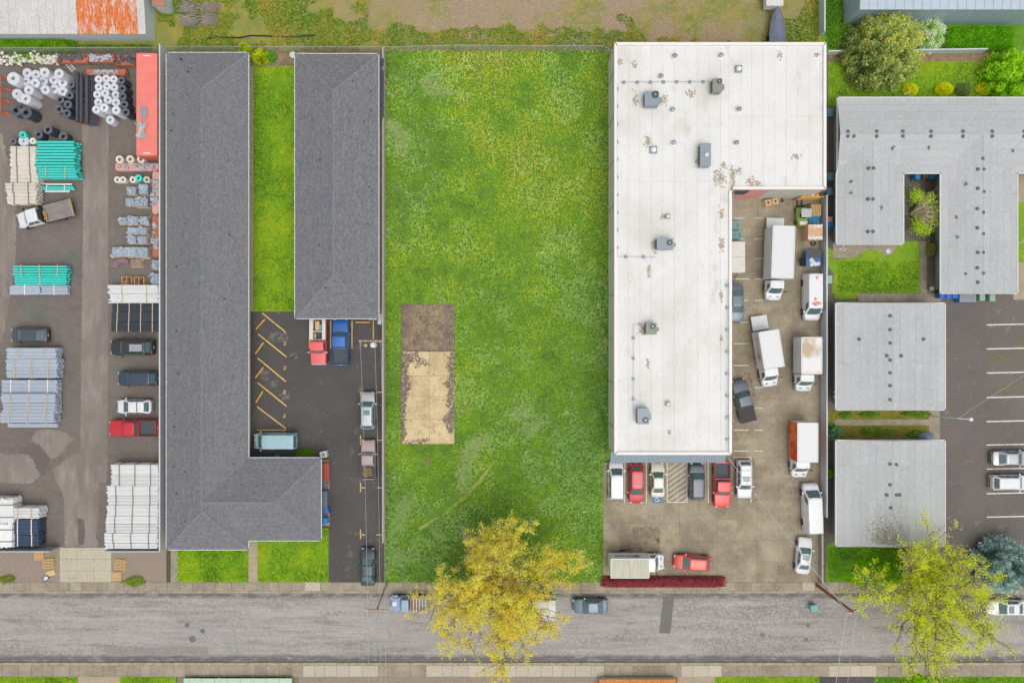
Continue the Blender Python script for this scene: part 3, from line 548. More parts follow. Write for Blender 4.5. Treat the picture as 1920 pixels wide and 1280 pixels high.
# rooftop plant on the white roof
m_hvac = mat('hvac_grey', C(140, 152, 160), .5, .15, var=.1); m_hvac2 = mat('hvac_olive', C(138, 142, 128), .55, .1, var=.15); m_hvd = mat('hvac_dark_grille', (.05, .055, .06), .6, var=.3)
ZR = ZW-.16
def hvac(px, py, wpx, hpx, m, label, fan=(.25, .25), H=1.1, group='rooftop units on the white roof', hood=True):
    x, y, _ = P(px, py, ZR+H); a, b = wpx*S*.92, hpx*S*.92
    t = thing('rooftop_hvac_unit', label, 'hvac unit', (x, y, ZR), 0, group)
    MB().bx(-a/2, a/2, -b/2, b/2, .12, H).build('casing', m, t); MB().bx(-a/2+.08, a/2-.08, -b/2+.08, b/2-.08, 0, .14).build('kerb_base', m_hvd, t)
    MB().bx(-a/2-.03, a/2+.03, -b/2-.03, b/2+.03, H, H+.04).build('lid', m, t)
    if fan:
        fx, fy = fan[0]*a, fan[1]*b; r = min(a, b)*.26
        f = MB().lathe([(r, 0), (r, .09), (r*.9, .1), (r*.88, .05), (0, .05)], (fx, fy, H+.04), 16).build('fan_guard', m_hvd, t)
        mb = MB()
        for k in range(4): mb.box((fx, fy, H+.115), (2*r*.95, .03, .015), k*math.pi/4)
        mb.tube((fx, fy, H+.1), (fx, fy, H+.15), .09, .09, 8); mb.build('fan_grille', GREYM, f)
    if hood: MB().prism([(a/2, -b*.3), (a/2+.35, -b*.22), (a/2+.35, b*.1), (a/2, b*.18)], .35, H*.8).build('intake_hood', m, t)
    mb = MB()
    for k in range(5): mb.box((-a/2-.012, -b*.35+k*b*.17, H*.55), (.03, b*.1, H*.6))
    mb.build('side_louvre', m_hvd, t); return t
hvac(1222, 185, 26, 26, m_hvac, 'blue-grey rooftop unit with fan nearest the north-west roof corner', (.25, .28))
hvac(1345, 160, 17, 24, m_hvac2, 'olive rooftop unit at the end of the northern pipe run', (.2, .3))
hvac(1323, 290, 19, 42, m_hvac, 'long grey rooftop box with one white dome on top', None, 1.2, hood=False)
hvac(1247, 457, 30, 20, m_hvac, 'grey rooftop unit wider than deep, midway down the white roof', (.28, .1))
hvac(1221, 616, 19, 21, m_hvac2, 'small olive-grey rooftop unit above the southern pipe run', (.15, .2))
hvac(1206, 780, 21, 29, m_hvac, 'grey rooftop unit nearest the street end of the white roof', (.2, -.25))
x, y, _ = P(1325, 290, ZR+1.25); dm = MB().lathe([(.26, 0), (.24, .12), (.14, .2), (0, .22)], (x, y, ZR+1.25), 14).build('roof_dome', WHITE, None, smooth=50); tag(dm, 'white dome vent standing on the long rooftop box', 'vent')
k = 0
for px, py, d in [(1266, 104, 'westernmost in the north row'), (1353, 103, 'easternmost in the north row'), (1240, 142, 'just above the northern pipe run'), (1262, 205, 'south-east of the first blue-grey unit'), (1387, 204, 'alone on the eastern roof half, north of its twin'), (1264, 267, 'beside the small square skylight'), (1382, 267, 'right of the long rooftop box')]:
    x, y, _ = P(px, py, ZR+.5); t = thing('turbine_vent', 'round grey roof vent, '+d, 'vent', (x, y, ZR), 0, 'round vents on the white roof')
    MB().lathe([(.34, 0), (.2, .08), (.2, .3)], (0, 0, 0), 14).build('collar', m_wcap, t); MB().lathe([(.2, .28), (.27, .36), (.27, .46), (.15, .54), (0, .56)], (0, 0, 0), 14).build('cap', GREYM if k % 2 else STEEL, t); k += 1
for px, py, wd, d in [(1386, 128, .75, 'near the olive rooftop unit'), (1226, 280, .8, 'beside a brown roof stain'), (1253, 405, .5, 'north of the wide grey unit'), (1253, 757, .5, 'near the street end of the roof')]:
    x, y, _ = P(px, py, ZR+.4); t = thing('roof_hatch', 'square kerbed roof vent with pale dome, '+d, 'vent', (x, y, ZR), 0, 'square domed vents on the white roof')
    MB().bx(-wd/2, wd/2, -wd/2, wd/2, 0, .3).build('kerb', m_hvac, t); MB().lathe([(wd*.38, .3), (wd*.34, .42), (wd*.18, .5), (0, .52)], (0, 0, 0), 14).build('dome', m_wcap, t, smooth=50)
def pipe_run(pts, label, nblk):
    t = thing('roof_pipe_run', label, 'pipe', (0, 0, 0)); q = [P(a, b, ZR+.2) for a, b in pts]; MB().path(q, .025, 6).build('pipe', GREYM, t)
    L = [math.dist(a, b) for a, b in zip(q, q[1:])]; T = sum(L)
    for i in range(nblk):
        s_ = T*(i+.3)/nblk
        for a, b, l in zip(q, q[1:], L):
            if s_ <= l: p = Vector(a).lerp(Vector(b), s_/l); break
            s_ -= l
        MB().bx(p.x-.16, p.x+.16, p.y-.16, p.y+.16, ZR, ZR+.17).build('support_block', m_hvac, t)
pipe_run([(1163, 154), (1336, 153)], 'thin gas pipe run across the north of the white roof', 7)
pipe_run([(1157, 156), (1157, 481), (1230, 482)], 'thin gas pipe along the west edge of the white roof', 12)
pipe_run([(1212, 608), (1188, 608), (1188, 775)], 'thin gas pipe between the two southern rooftop units', 5)
pipe_run([(1364, 523), (1364, 842), (1370, 851)], 'grey conduit along the east edge of the white roof', 8)
m_rstain = gmat('rust_brown_residue', C(166, 152, 130), [('n', 3, .38, .6, C(196, 186, 168), .8), ('n', 7, .5, .62, C(130, 114, 92), .6)])
for i, (a, b, c, d) in enumerate([(1158, 110, 1166, 120), (1186, 114, 1194, 128), (1186, 178, 1196, 196), (1238, 180, 1250, 194), (1288, 170, 1302, 182), (1210, 255, 1220, 272), (1304, 296, 1310, 308), (1340, 322, 1360, 345), (1369, 317, 1378, 350), (1376, 317, 1392, 325), (1400, 333, 1412, 350), (1416, 340, 1426, 350), (1486, 289, 1498, 297), (1458, 98, 1465, 108), (1526, 100, 1536, 105), (1348, 391, 1356, 408), (1348, 446, 1357, 468), (1222, 450, 1230, 470), (1213, 500, 1220, 519), (1199, 612, 1210, 626), (1350, 545, 1355, 560), (1350, 628, 1355, 640), (1352, 306, 1360, 316), (1240, 402, 1246, 410), (1212, 675, 1218, 688), (1253, 805, 1257, 814)]):
    rr = random.Random(200+i); mb = MB(); n = int(12+(c-a)*(d-b)*.32)
    for k in range(n):
        u, v = rr.gauss((a+c)/2, (c-a)*.3), rr.gauss((b+d)/2, (d-b)*.34); x, y, _ = P(u, v, ZW-.16); flecks(mb, x, y, ZW-.161+k*.0001, rr.uniform(.02, .13), rr)
    stuff(mb.build('roof_stain', m_rstain, bW))
rr = random.Random(77); mb = MB(); m_dot = mat('roof_dirt_dots', C(150, 146, 138), .8, var=.3)
for px in range(1162, 1545, 10):
    py = 92
    while py < (846 if px < 1366 else 350):
        if rr.random() < (.30 if (px//10) % 2 else .55): x, y, _ = P(px+rr.gauss(0, .5), py, ZW-.16); flecks(mb, x, y, ZW-.1615, rr.uniform(.012, .05), rr, 5)
        py += rr.uniform(3, 9)
stuff(mb.build('roof_dirt', m_dot, bW))
# ---- grey low-pitched buildings on the right
m_roll = gmat('rolled_roofing', C(182, 184, 184), [('n', .2, .4, .65, C(174, 175, 174), .8), ('n', 2.5, .5, .68, C(196, 199, 200), .6), ('n', 12, .45, .7, C(174, 175, 174), .6), ('n', 1.2, .68, .74, C(140, 134, 122), .6)], bump=.15, bscale=14, rand=.035, rough=.9, grain=.05)
m_trim = mat('pale_roof_trim', C(206, 208, 202), .6, var=.08)
GZ, GR = 3.0, .75
def gable(parent, x0, x1, y0, y1, along, ze=GZ, rise=GR, wpx=14.2, seed=0):
    """two slopes laid with lapped roofing sheets; ridge runs 'x' or 'y'"""
    r = random.Random(seed); wd = wpx*S*.96
    for side in (0, 1):
        if along == 'y': u0, u1, v0, v1 = x0, x1, y0, y1
        else: u0, u1, v0, v1 = y0, y1, x0, x1
        um = (u0+u1)/2; h = (u1-u0)/2; n = max(1, round(h/wd))
        for i in range(n):
            a, b = (u0+h*i/n, u0+h*(i+1)/n) if side == 0 else (u1-h*i/n, u1-h*(i+1)/n)
            v = v0
            while v < v1-.01:
                ve = min(v1, v+r.choice((5.5, 7.5, 9.5))); ve = v1 if v1-ve < 1.5 else ve
                za = ze+rise*i/n+.004*(i % 2); zb2 = ze+rise*(i+1)/n+.004*(i % 2)+.002
                e = .0
                b2 = b-.011*(1 if b > a else -1); pts = [(a, v, za), (b2, v, zb2), (b2, ve-.013, zb2), (a, ve-.013, za)]
                if along == 'x': pts = [(q[1], q[0], q[2]) for q in pts]
                quadslab('roof_sheet', pts, m_roll, parent, .02); v = ve
    return
def trim(parent, segs, z):
    for (a, b), (c, d) in segs:
        L = math.dist((a, b), (c, d)); MB().box(((a+c)/2, (b+d)/2, z), (L+.12, .14, .16), math.atan2(d-b, c-a)).build('roof_edge_trim', m_trim, parent)
m_bvent = mat('black_roof_vent', C(96, 100, 108), .6, var=.2)
def turtle(parent, px, py, z):
    x, y, _ = P(px, py, z+.15); MB().lathe([(.2, -.12), (.2, .1), (.17, .14), (0, .16)], (x, y, z), 10).build('roof_vent', m_bvent, parent)
def gz(x, y, x0, x1, y0, y1, along):
    u, a, b = (x, x0, x1) if along == 'y' else (y, y0, y1); return GZ+GR*(1-abs(u-(a+b)/2)/((b-a)/2))
bC = thing('courtyard_building', 'grey flat-looking courtyard building with rolled roofing and three wings', 'building')
tx0, tx1, ty0, ty1 = X(1570, GZ), X(2100, GZ), Y(325, GZ), Y(183, GZ); lx0, lx1, ly0 = X(1568, GZ), X(1694, GZ), Y(458, GZ); rx0, rx1, ry0 = X(1763, GZ), X(1908, GZ), Y(550, GZ)
gable(bC, tx0, tx1, ty0, ty1, 'x', seed=1); gable(bC, lx0, lx1, ly0, ty0+3.6, 'y', seed=2, rise=GR*.9); gable(bC, rx0, rx1, ry0, ty0+4.2, 'y', seed=3)
mb = MB(); mb.bx(tx0+.95, tx1, ty0+.5, ty1-.6, 0, GZ-.02); mb.bx(lx0+1.0, lx1-.35, ly0+.6, ty0+.6, 0, GZ-.03); mb.bx(rx0+1.25, rx1-.35, ry0+.6, ty0+.6, 0, GZ-.025); mb.build('wall', m_greywall, bC)
trim(bC, [((tx0, ty1), (tx1, ty1)), ((tx0, ty1), (tx0, ty0)), ((lx0, ty0), (lx0, ly0)), ((lx0, ly0), (lx1, ly0)), ((lx1, ly0), (lx1, ty0)), ((lx1, ty0), (rx0, ty0)), ((rx0, ty0), (rx0, ry0)), ((rx0, ry0), (rx1, ry0)), ((rx1, ry0), (rx1, ty0)), ((rx1, ty0), (tx1, ty0))], GZ-.03)
for i, px in enumerate((1591, 1645, 1694, 1747, 1807, 1862, 1922)):
    turtle(bC, px, 246, GZ+GR-.05); turtle(bC, px, 255, GZ+GR-.05)
for px, py in [(1602, 255), (1630, 315), (1639, 315), (1629, 373), (1638, 373), (1629, 434), (1638, 434), (1844, 297), (1835, 317), (1846, 317), (1835, 353), (1846, 359), (1834, 391), (1845, 398), (1834, 427), (1845, 438), (1835, 473), (1845, 473), (1834, 502), (1845, 512), (1835, 529)]: turtle(bC, px, py, GZ+GR*.88)
m_mossd = gmat('roof_debris', C(116, 112, 104), [('n', 4, .4, .6, C(170, 168, 162), .9)])
def roof_debris(parent, px, py, r, z, seed):
    rr = random.Random(seed); mb = MB()
    for k in range(14):
        a = rr.uniform(0, 6.28); d = r*rr.random(); x, y, _ = P(px+d*math.cos(a), py+d*math.sin(a), z); mb.box((x, y, z+.015), (rr.uniform(.04, .2), rr.uniform(.03, .12), .03), a)
    mb.build('leaf_debris', m_mossd, parent)
for i, (px, py) in enumerate([(1674, 277), (1741, 277), (1803, 297), (1900, 283), (1595, 341), (1653, 389), (1811, 345), (1794, 407), (1795, 444), (1811, 513), (1596, 362)]):
    x, y, _ = P(px, py, GZ+.35); zz = gz(x, y, tx0, tx1, ty0, ty1, 'x') if py < 320 else (gz(x, y, lx0, lx1, 0, 0, 'y') if px < 1700 else gz(x, y, rx0, rx1, 0, 0, 'y')); roof_debris(bC, px, py, 4, zz+.03, i)
for yy in (371, 500):
    x, y, _ = P(1753, yy, 1.2); window(bC, rx0+1.25, Y(yy, 1.2), 1.4, 1.4, 1.2, '-x')
bD = thing('grey_apartment', 'square grey-roofed building beside the white box trucks, ridge of vents down its middle', 'building')
bE = thing('grey_apartment', 'square grey-roofed building nearest the street, stained by the lime tree', 'building')
for b_, ya_, yb_, sd in ((bD, 568, 768, 4), (bE, 825, 1023, 5)):
    ax0, ax1, ay1, ay0 = X(1567, GZ), X(1772, GZ), Y(ya_, GZ), Y(yb_, GZ)
    gable(b_, ax0, ax1, ay0, ay1, 'y', seed=sd, rise=.55); MB().bx(ax0+1.0, ax1-.4, ay0+.5, ay1-.5, 0, GZ-.02).build('wall', m_greywall, b_)
    trim(b_, [((ax0, ay0), (ax1, ay0)), ((ax1, ay0), (ax1, ay1)), ((ax1, ay1), (ax0, ay1)), ((ax0, ay1), (ax0, ay0))], GZ-.03)
    window(b_, ax0+1.0, (ay0+ay1)/2, 1.4, 1.2, 1.2, '-x'); window(b_, ax0+1.0, (ay0+ay1)/2+4, 1.4, 1.2, 1.2, '-x')
for px, py in [(1670, 592), (1670, 618), (1670, 643), (1664, 667), (1670, 675), (1691, 667), (1670, 699), (1670, 723), (1670, 749), (1612, 636), (1733, 636)]: turtle(bD, px, py, GZ+(.5 if abs(px-1670) < 30 else .25))
for px, py in [(1670, 870), (1682, 871), (1670, 909), (1664, 928), (1682, 928), (1688, 928), (1671, 952)]: turtle(bE, px, py, GZ+.5)
m_leaf_lit = gmat('leaf_litter', C(120, 100, 70), [('n', 5, .4, .6, C(170, 160, 140), .8), ('n', 2, .5, .65, C(150, 132, 50), .7)])
rr = random.Random(3); mb = MB()
for k in range(900):
    px, py = rr.gauss(1662, 18), 1020-abs(rr.gauss(0, 26)); x, y, _ = P(px, py, GZ+.5); z = GZ+.55*(1-abs(x-(X(1567, GZ)+X(1772, GZ))/2)/6.5)+.03
    if Y(1023, GZ) < y: mb.box((x, y, z), (rr.uniform(.03, .11), .05, .02), rr.random()*3)
stuff(mb.build('leaf_litter', m_leaf_lit, bE))
# ---- metal sheds at the top edge
m_ribw = mat('blue_grey_cladding', C(168, 186, 196), .5, .1, var=.06, scale=2); m_ribr = mat('pale_metal_roof', C(180, 194, 204), .45, .2, var=.05, scale=2)
def ribbed_shed(name, label, x0, x1, y0, y1, h, mroof, mwall, rib=.45, rise=.9):
    t = thing(name, label, 'building'); MB().bx(x0+.05, x1-.05, y0+.05, y1, 0, h-.03).build('wall', mwall, t)
    mb = MB(); n = int((x1-x0)/rib)
    for i in range(n): mb.bx(x0+.1+i*rib, x0+.16+i*rib, y0+.01, y0+.05, .02, h-.06)
    n2 = int((y1-y0)/rib)
    for i in range(n2): mb.bx(x0+.01, x0+.05, y0+.1+i*rib, y0+.16+i*rib, .02, h-.06); mb.bx(x1-.05, x1-.01, y0+.1+i*rib, y0+.16+i*rib, .02, h-.06)
    mb.build('wall_ribs', mwall, t)
    n = int((x1-x0)/(rib*2)); wd = (x1-x0+.1)/n; ym = (y0+y1)/2
    for i in range(n):
        a, b = x0-.05+i*wd, x0-.05+(i+1)*wd-.012
        q = quadslab('roof_panel', [(a, y0-.1, h), (b, y0-.1, h), (b, ym, h+rise), (a, ym, h+rise)], mroof(i) if callable(mroof) else mroof, t, .04)
        MB().add([(a-.02, y0-.11, h+.001), (a+.03, y0-.11, h+.001), (a+.005, y0-.11, h+.05), (a-.02, ym, h+rise+.001), (a+.03, ym, h+rise+.001), (a+.005, ym, h+rise+.05)], [(0, 2, 5, 3), (2, 1, 4, 5)]).build('seam', mroof(i) if callable(mroof) else mroof, q)
        quadslab('roof_panel', [(a, y1, h), (b, y1, h), (b, ym, h+rise), (a, ym, h+rise)], mroof(i) if callable(mroof) else mroof, t, .04)
    return t
ribbed_shed('metal_warehouse', 'pale blue metal warehouse at the top right, ribbed walls showing', X(1580, 0)+.05, X(1580, 0)+36, Y(48, 0)+.05, Y(48, 0)+26, 4.17, m_ribr, m_ribw, .5)
m_oldtin = gmat('old_tin_roof', C(206, 204, 200), [('n', .6, .4, .65, C(190, 188, 186), .8, (2.5, .4)), ('n', 5, .55, .7, C(168, 164, 160), .6, (3, .5))], bump=.1)
m_rusty = gmat('rusty_tin_roof', C(206, 200, 194), [('n', .9, .38, .52, C(214, 116, 48), .95, (1.6, .5)), ('n', 3, .5, .62, C(186, 86, 36), .8, (2, .7)), ('n', 2, .55, .66, C(216, 210, 204), .7, (2.4, .4))], bump=.2)
sh = ribbed_shed('metal_shed', 'grey tin-roofed shed with rusty orange roof section, top left', X(292, 0)-34, X(292, 0)-.05, Y(79, 0)+.05, Y(79, 0)+22, 2.3, lambda i: m_rusty if 29 <= i <= 36 else m_oldtin, mat('shed_siding', C(196, 206, 208), .6, var=.06), .44, 1.1)
t = thing('small_shed', 'tiny red-roofed shed corner at the top edge', 'building'); a = P(307, 10, 2.2)
MB().bx(a[0]-1.3, a[0], a[1], a[1]+3, 0, 2.1).build('wall', mat('shed_wall', C(190, 200, 200), .7), t); MB().bx(a[0]-1.4, a[0]+.1, a[1]-.1, a[1]+3.1, 2.1, 2.2).build('roof', mat('shed_red_roof', C(178, 120, 104), .7, var=.2), t)
# ---- roofs just showing on the south side
t = thing('glazed_frame', 'low pale green glazed garden frame at the bottom edge', 'garden frame')
m_gl = mat('green_translucent_panel', C(176, 204, 178), .35, var=.08)
for i in range(9):
    a = P(330+i*24.2, 1271, .55); b = P(330+(i+1)*24.2-.5, 1271, .55); quadslab('roof_panel', [(a[0]+(1.0 if i == 0 else 0), a[1], .55), (b[0], b[1], .55), (b[0], b[1]-5, .8), (a[0], a[1]-5, .8)], m_gl, t, .03)
for i in range(4): MB().box((X(345+i*64, .3), Y(1271, .55)-.15, .26), (.1, .1, .5)).build('post', WHITE, t)
t = thing('orange_shed', 'low shed with bright orange roof at the bottom edge', 'shed')
a, b = P(1123, 1273, .8), P(1268, 1273, .8); m_or = gmat('orange_roof', C(214, 132, 58), [('n', 2, .4, .65, C(186, 104, 42), .8, (2.5, .6)), ('n', 8, .5, .65, C(228, 156, 84), .6)])
n = 10; wd = (b[0]-a[0])/n
for i in range(n): quadslab('roof_panel', [(a[0]+i*wd, a[1], .8), (a[0]+(i+1)*wd-.02, a[1], .8), (a[0]+(i+1)*wd-.02, a[1]-6, 1.6), (a[0]+i*wd, a[1]-6, 1.6)], m_or, t, .04)
MB().bx(a[0]+.1, b[0]-.1, a[1]-6, a[1]-.1, 0, .74).build('wall', m_stucco, t)
# ================================================================ FENCES, WALLS
def panel_fence(name, label, p, q, h, m, panel=2.4, th=.08, cat='fence', post=True, cap=True):
    p, q = Vector(p[:2]), Vector(q[:2]); d = q-p; L = d.length; d /= L; a = math.atan2(d.y, d.x); n = max(1, round(L/panel)); t = thing(name, label, cat, (p.x, p.y, 0), a); pw = L/n
    bd = MB().bx(.06, pw-.06, -th/2, th/2, .06, h-.05)
    for k in range(int(pw/.15)): bd.bx(.08+k*.15, .2+k*.15, -th/2-.012, th/2+.012, .1, h-.1)
    me = bd.mesh('panel', m); cm = MB().bx(0, pw-.01, -th/2-.04, th/2+.04, h-.05, h).mesh('cap_rail', m); pm = MB().bx(-.06, .06, -th/2-.03, th/2+.03, -.1, h+.04).mesh('post', m)
    for i in range(n):
        link('panel', me, t, (i*pw, 0, 0))
        if cap: link('cap_rail', cm, t, (i*pw, 0, 0))
        if post: link('post', pm, t, (i*pw, 0, 0))
    if post: link('post', pm, t, (L, 0, 0))
    return t
m_fgrey = mat('pale_grey_fence', C(198, 204, 206), .6, var=.06, scale=2); m_fold = mat('old_grey_fence', C(176, 170, 160), .8, var=.15, scale=3)
panel_fence('solid_fence', 'tall pale solid fence between pipe yard and long apartment block', P(317, 1022), P(317, 99), 2.3, m_fgrey)
panel_fence('solid_fence', 'pale grey solid fence along the alley east of the box trucks', P(1538, 372), P(1538, 962), 1.85, m_fgrey)
panel_fence('low_fence', 'low grey fence end beside the white parked car', P(1537, 965), P(1537, 1090), .8, m_fold, 2.0, .14)
panel_fence('solid_fence', 'pale fence running north behind the white roof corner', P(1535, 70), P(1535, -120), 1.7, m_fgrey)
panel_fence('solid_fence', 'low white wall fence behind the back lawn', P(1545, 104), P(1838, 100), 1.3, m_fgrey)
panel_fence('board_fence', 'weathered grey board fence between dark parking and meadow', P(722, 1010), P(722, 99), 1.5, m_fold, 2.4, .12)
m_wire = mat('chain_link_wire', C(196, 200, 196), .4, .5, var=.1)
def chainlink(label, pts, h, pitch=.16):
    t = thing('chain_link_fence', label, 'fence'); posts = MB()
    for p, q in zip(pts, pts[1:]):
        p, q = Vector(p[:2]), Vector(q[:2]); d = q-p; L = d.length; a = math.atan2(d.y, d.x); dn = d/L; n = Vector((-dn.y, dn.x))
        V, F = [], []
        for sgn in (1, -1):
            for k in range(int((L+h)/pitch)):
                u0 = k*pitch-(h if sgn == 1 else 0); u1 = u0+sgn*h if sgn == 1 else u0-h
                za, zb2 = 0.05, h
                c0, c1 = max(0, min(L, u0)), max(0, min(L, u1))
                if abs(c1-c0) < .02: continue
                if abs(u1-u0) > 0: za = .05+(h-.05)*abs(c0-u0)/h; zb2 = .05+(h-.05)*(1-abs(u1-c1)/h)
                o = len(V); A = p+dn*c0; B = p+dn*c1
                for P_, z in ((A, za), (B, zb2)):
                    V += [(P_.x+n.x*.006, P_.y+n.y*.006, z), (P_.x-n.x*.006, P_.y-n.y*.006, z), (P_.x, P_.y, z+.012)]
                F += [(o, o+1, o+4, o+3), (o+1, o+2, o+5, o+4), (o+2, o, o+3, o+5)]
        MB().add(V, F).build('wire_mesh', m_wire, t)
        MB().tube((p.x, p.y, h), (q.x, q.y, h), .03, .03, 6).build('top_rail', m_wire, t)
        k = max(1, round(L/3))
        for i in range(k+1):
            c = p+d*i/k; MB().tube((c.x, c.y, -.1), (c.x, c.y, h+.06), .035, .035, 6).build('post', m_wire, t)
chainlink('chain-link fence along the north edge behind apartments and meadow', [P(313, 97), P(722, 98), P(850, 95), P(1130, 96), P(1146, 106)], 1.5)
chainlink('chain-link fence behind the pipe yard junk', [P(-100, 99), P(300, 99)], 1.5)
m_gate = mat('corrugated_gate', C(176, 186, 192), .5, .3, var=.08)
panel_fence('sliding_gate', 'grey corrugated gate panel at the yard front, west of the driveway', P(-100, 1025), P(112, 1025), 1.9, m_gate, 2.2, .06, 'gate')
panel_fence('sliding_gate', 'grey corrugated gate panel at the yard front, east of the driveway', P(212, 1025), P(312, 1025), 1.9, m_gate, 2.2, .06, 'gate')
# ================================================================ POLES AND WIRES
m_pole = mat('pole_wood', C(172, 148, 118), .85, var=.2, scale=4, stretch=(1, 1, .2)); m_pole2 = mat('brown_pole_wood', C(150, 98, 66), .85, var=.2, scale=4)
m_wireg = mat('wire_grey', C(186, 186, 184), .5, .3)
def pole(label, base, top, m, arms, r=.16):
    b = Vector(P(*base)); T = Vector(top); t = thing('utility_pole', label, 'pole', b); MB().tube((0, 0, -.2), T-b, r, r*.65, 10).build('shaft', m, t, smooth=40)
    for dz, half, ang in arms:
        c = T-b-Vector((0, 0, dz)); a = MB().box(c, (half*2, .12, .14), ang).build('cross_arm', m, t)
        for u in (-.95, -.45, .45, .95): MB().lathe([(.03, 0), (.07, .05), (.05, .1), (.07, .14), (0, .2)], (c.x+u*half*math.cos(ang), c.y+u*half*math.sin(ang), c.z+.07), 8).build('insulator', m_gutter, a)
    return t
pa = pole('utility pole with double cross arms beside the dark parking', (719, 641), P(695, 639, 8.2), m_pole, [(.15, 1.25, 0), (.5, 1.25, 0)])
T = Vector(P(695, 639, 8.2))-Vector(P(719, 641))
MB().lathe([(.3, 0), (.33, .1), (.33, .75), (.28, .85), (0, .88)], T+Vector((.05, -.45, -1.8)), 14).build('transformer', m_gutter, pa, smooth=40); MB().lathe([(.16, 0), (.18, .4), (0, .45)], T+Vector((-.8, -.5, -1.5)), 10).build('street_light_head', mat('tan_cap', C(200, 170, 110), .6), pa)
pb = pole('thin weathered utility pole at the kerb beside the meadow', (725, 1093), P(706, 1144, 8.6), m_pole, [(.12, 1.1, 0)], .13)
pc = pole('red-brown utility pole at the kerb below the white parked car', (1532, 1097), P(1600, 1147, 9.0), m_pole2, [(.3, .5, .3)], .2)
def wire(label, a, b, sag=.6, r=.018, m=m_wireg):
    a, b = Vector(a), Vector(b); pts = [a.lerp(b, i/14)-Vector((0, 0, sag*4*(i/14)*(1-i/14))) for i in range(15)]; tag(MB().path(pts, r, 5).build('overhead_wire', m), label, 'wire')
A = Vector(P(695, 639, 8.2)); B = Vector(P(706, 1144, 8.6))
for i, u in enumerate((-1.15, .45, 1.1)):
    nm = ('western', 'middle', 'eastern')[i]
    wire(f'{nm} overhead wire above the dark parking from pole to pole', A+Vector((u, 0, 0)), B+Vector((u*.85, 0, 0)), .5)
    wire(f'{nm} overhead wire crossing the street beside the meadow', B+Vector((u*.85, 0, 0)), B+Vector((u*.85+.1, -30, 0)), .5)
Cc = Vector(P(1600, 1147, 9.0))
wire('thick service cable from the brown pole to the white roof corner', Cc+Vector((-.6, .3, -1.2)), P(1366, 858, 5.0), 1.0, .035)
wire('western overhead wire crossing the street from the brown pole', Cc+Vector((-.5, 0, -.3)), Cc+Vector((-4.2, -30, -.3)), .7, .03); wire('eastern overhead wire crossing the street from the brown pole', Cc+Vector((.4, 0, -.1)), Cc+Vector((-2.6, -30, 0)), .5)
t = thing('street_light', 'slim white lamp post leaning over the right parking lot', 'street light', P(1746, 780)); tp = Vector(P(1797, 784, 5.0))-Vector(P(1746, 780))
MB().tube((0, 0, -.1), tp, .09, .06, 8).build('post', m_gutter, t); MB().tube(tp, tp+Vector((1.25, -.1, .15)), .04, .04, 8).build('arm', m_gutter, t); MB().lathe([(.1, 0), (.24, .06), (.2, .16), (0, .2)], tp+Vector((1.35, -.1, .08)), 12).build('lamp_head', WHITE, t)
wire('thin wire from the lamp post towards the right edge', Vector(P(1797, 784, 5.0)), P(1990, 662, 5.5), .3)
# ================================================================ VEHICLES
PAINTS = {}
def paint(name, c, rough=.32, metal=.0):
    k = 'car_paint_'+name
    return mat(k, c, rough, metal, var=.05, scale=2, coat=.5)
m_head = mat('lamp_clear', C(176, 184, 190), .15, var=.05); m_tail = mat('lamp_red', C(150, 34, 40), .2, var=.1); m_rim = mat('alloy_rim', C(150, 152, 156), .35, .7)
m_plas = mat('black_plastic', (.03, .031, .033), .6, var=.15); m_liner = mat('bed_liner', C(72, 80, 84), .7, var=.15)
def wheel_meshes(r, wd):
    key = ('wheel', r, wd)
    if key not in PAINTS:
        n = 18; t = MB(); prof = [(r*.62, -wd/2), (r*.94, -wd/2), (r, -wd*.36), (r, wd*.36), (r*.94, wd/2), (r*.62, wd/2)]; vs = []
        for i in range(n):
            a = 2*math.pi*i/n
            for q, y in prof: vs.append((q*math.cos(a), y, q*math.sin(a)))
        k = len(prof); t.add(vs, [(i*k+j, ((i+1) % n)*k+j, ((i+1) % n)*k+j+1, i*k+j+1) for i in range(n) for j in range(k-1)])
        rm = MB(); rm.tube((0, -wd*.42, 0), (0, wd*.42, 0), r*.64, r*.64, 14)
        for i in range(5): rm.box((r*.34*math.cos(i*1.2566), 0, r*.34*math.sin(i*1.2566)), (r*.55, wd*.95, .07), 0, 0, 0, -i*1.2566)
        PAINTS[key] = (t.mesh('wheel', DARK, 40), rm.mesh('rim', m_rim))
    return PAINTS[key]
def wheels(t, xs, hw, r=.33, wd=.22, dual=()):
    tm, rm = wheel_meshes(r, wd)
    for i, x in enumerate(xs):
        for s in (-1, 1):
            w_ = link('wheel', tm, t, (x, s*(hw-wd/2+.012), r)); link('rim', rm, w_)
            if i in dual: w2 = link('wheel', tm, t, (x, s*(hw-wd*1.7), r)); link('rim', rm, w2)
def lerp(a, b, t): return a+(b-a)*t
def interp(prof, x, k):
    for p, q in zip(prof, prof[1:]):
        if p[0] <= x <= q[0]: return lerp(p[k], q[k], (x-p[0])/(q[0]-p[0]+1e-9))
    return prof[0][k] if x < prof[0][0] else prof[-1][k]
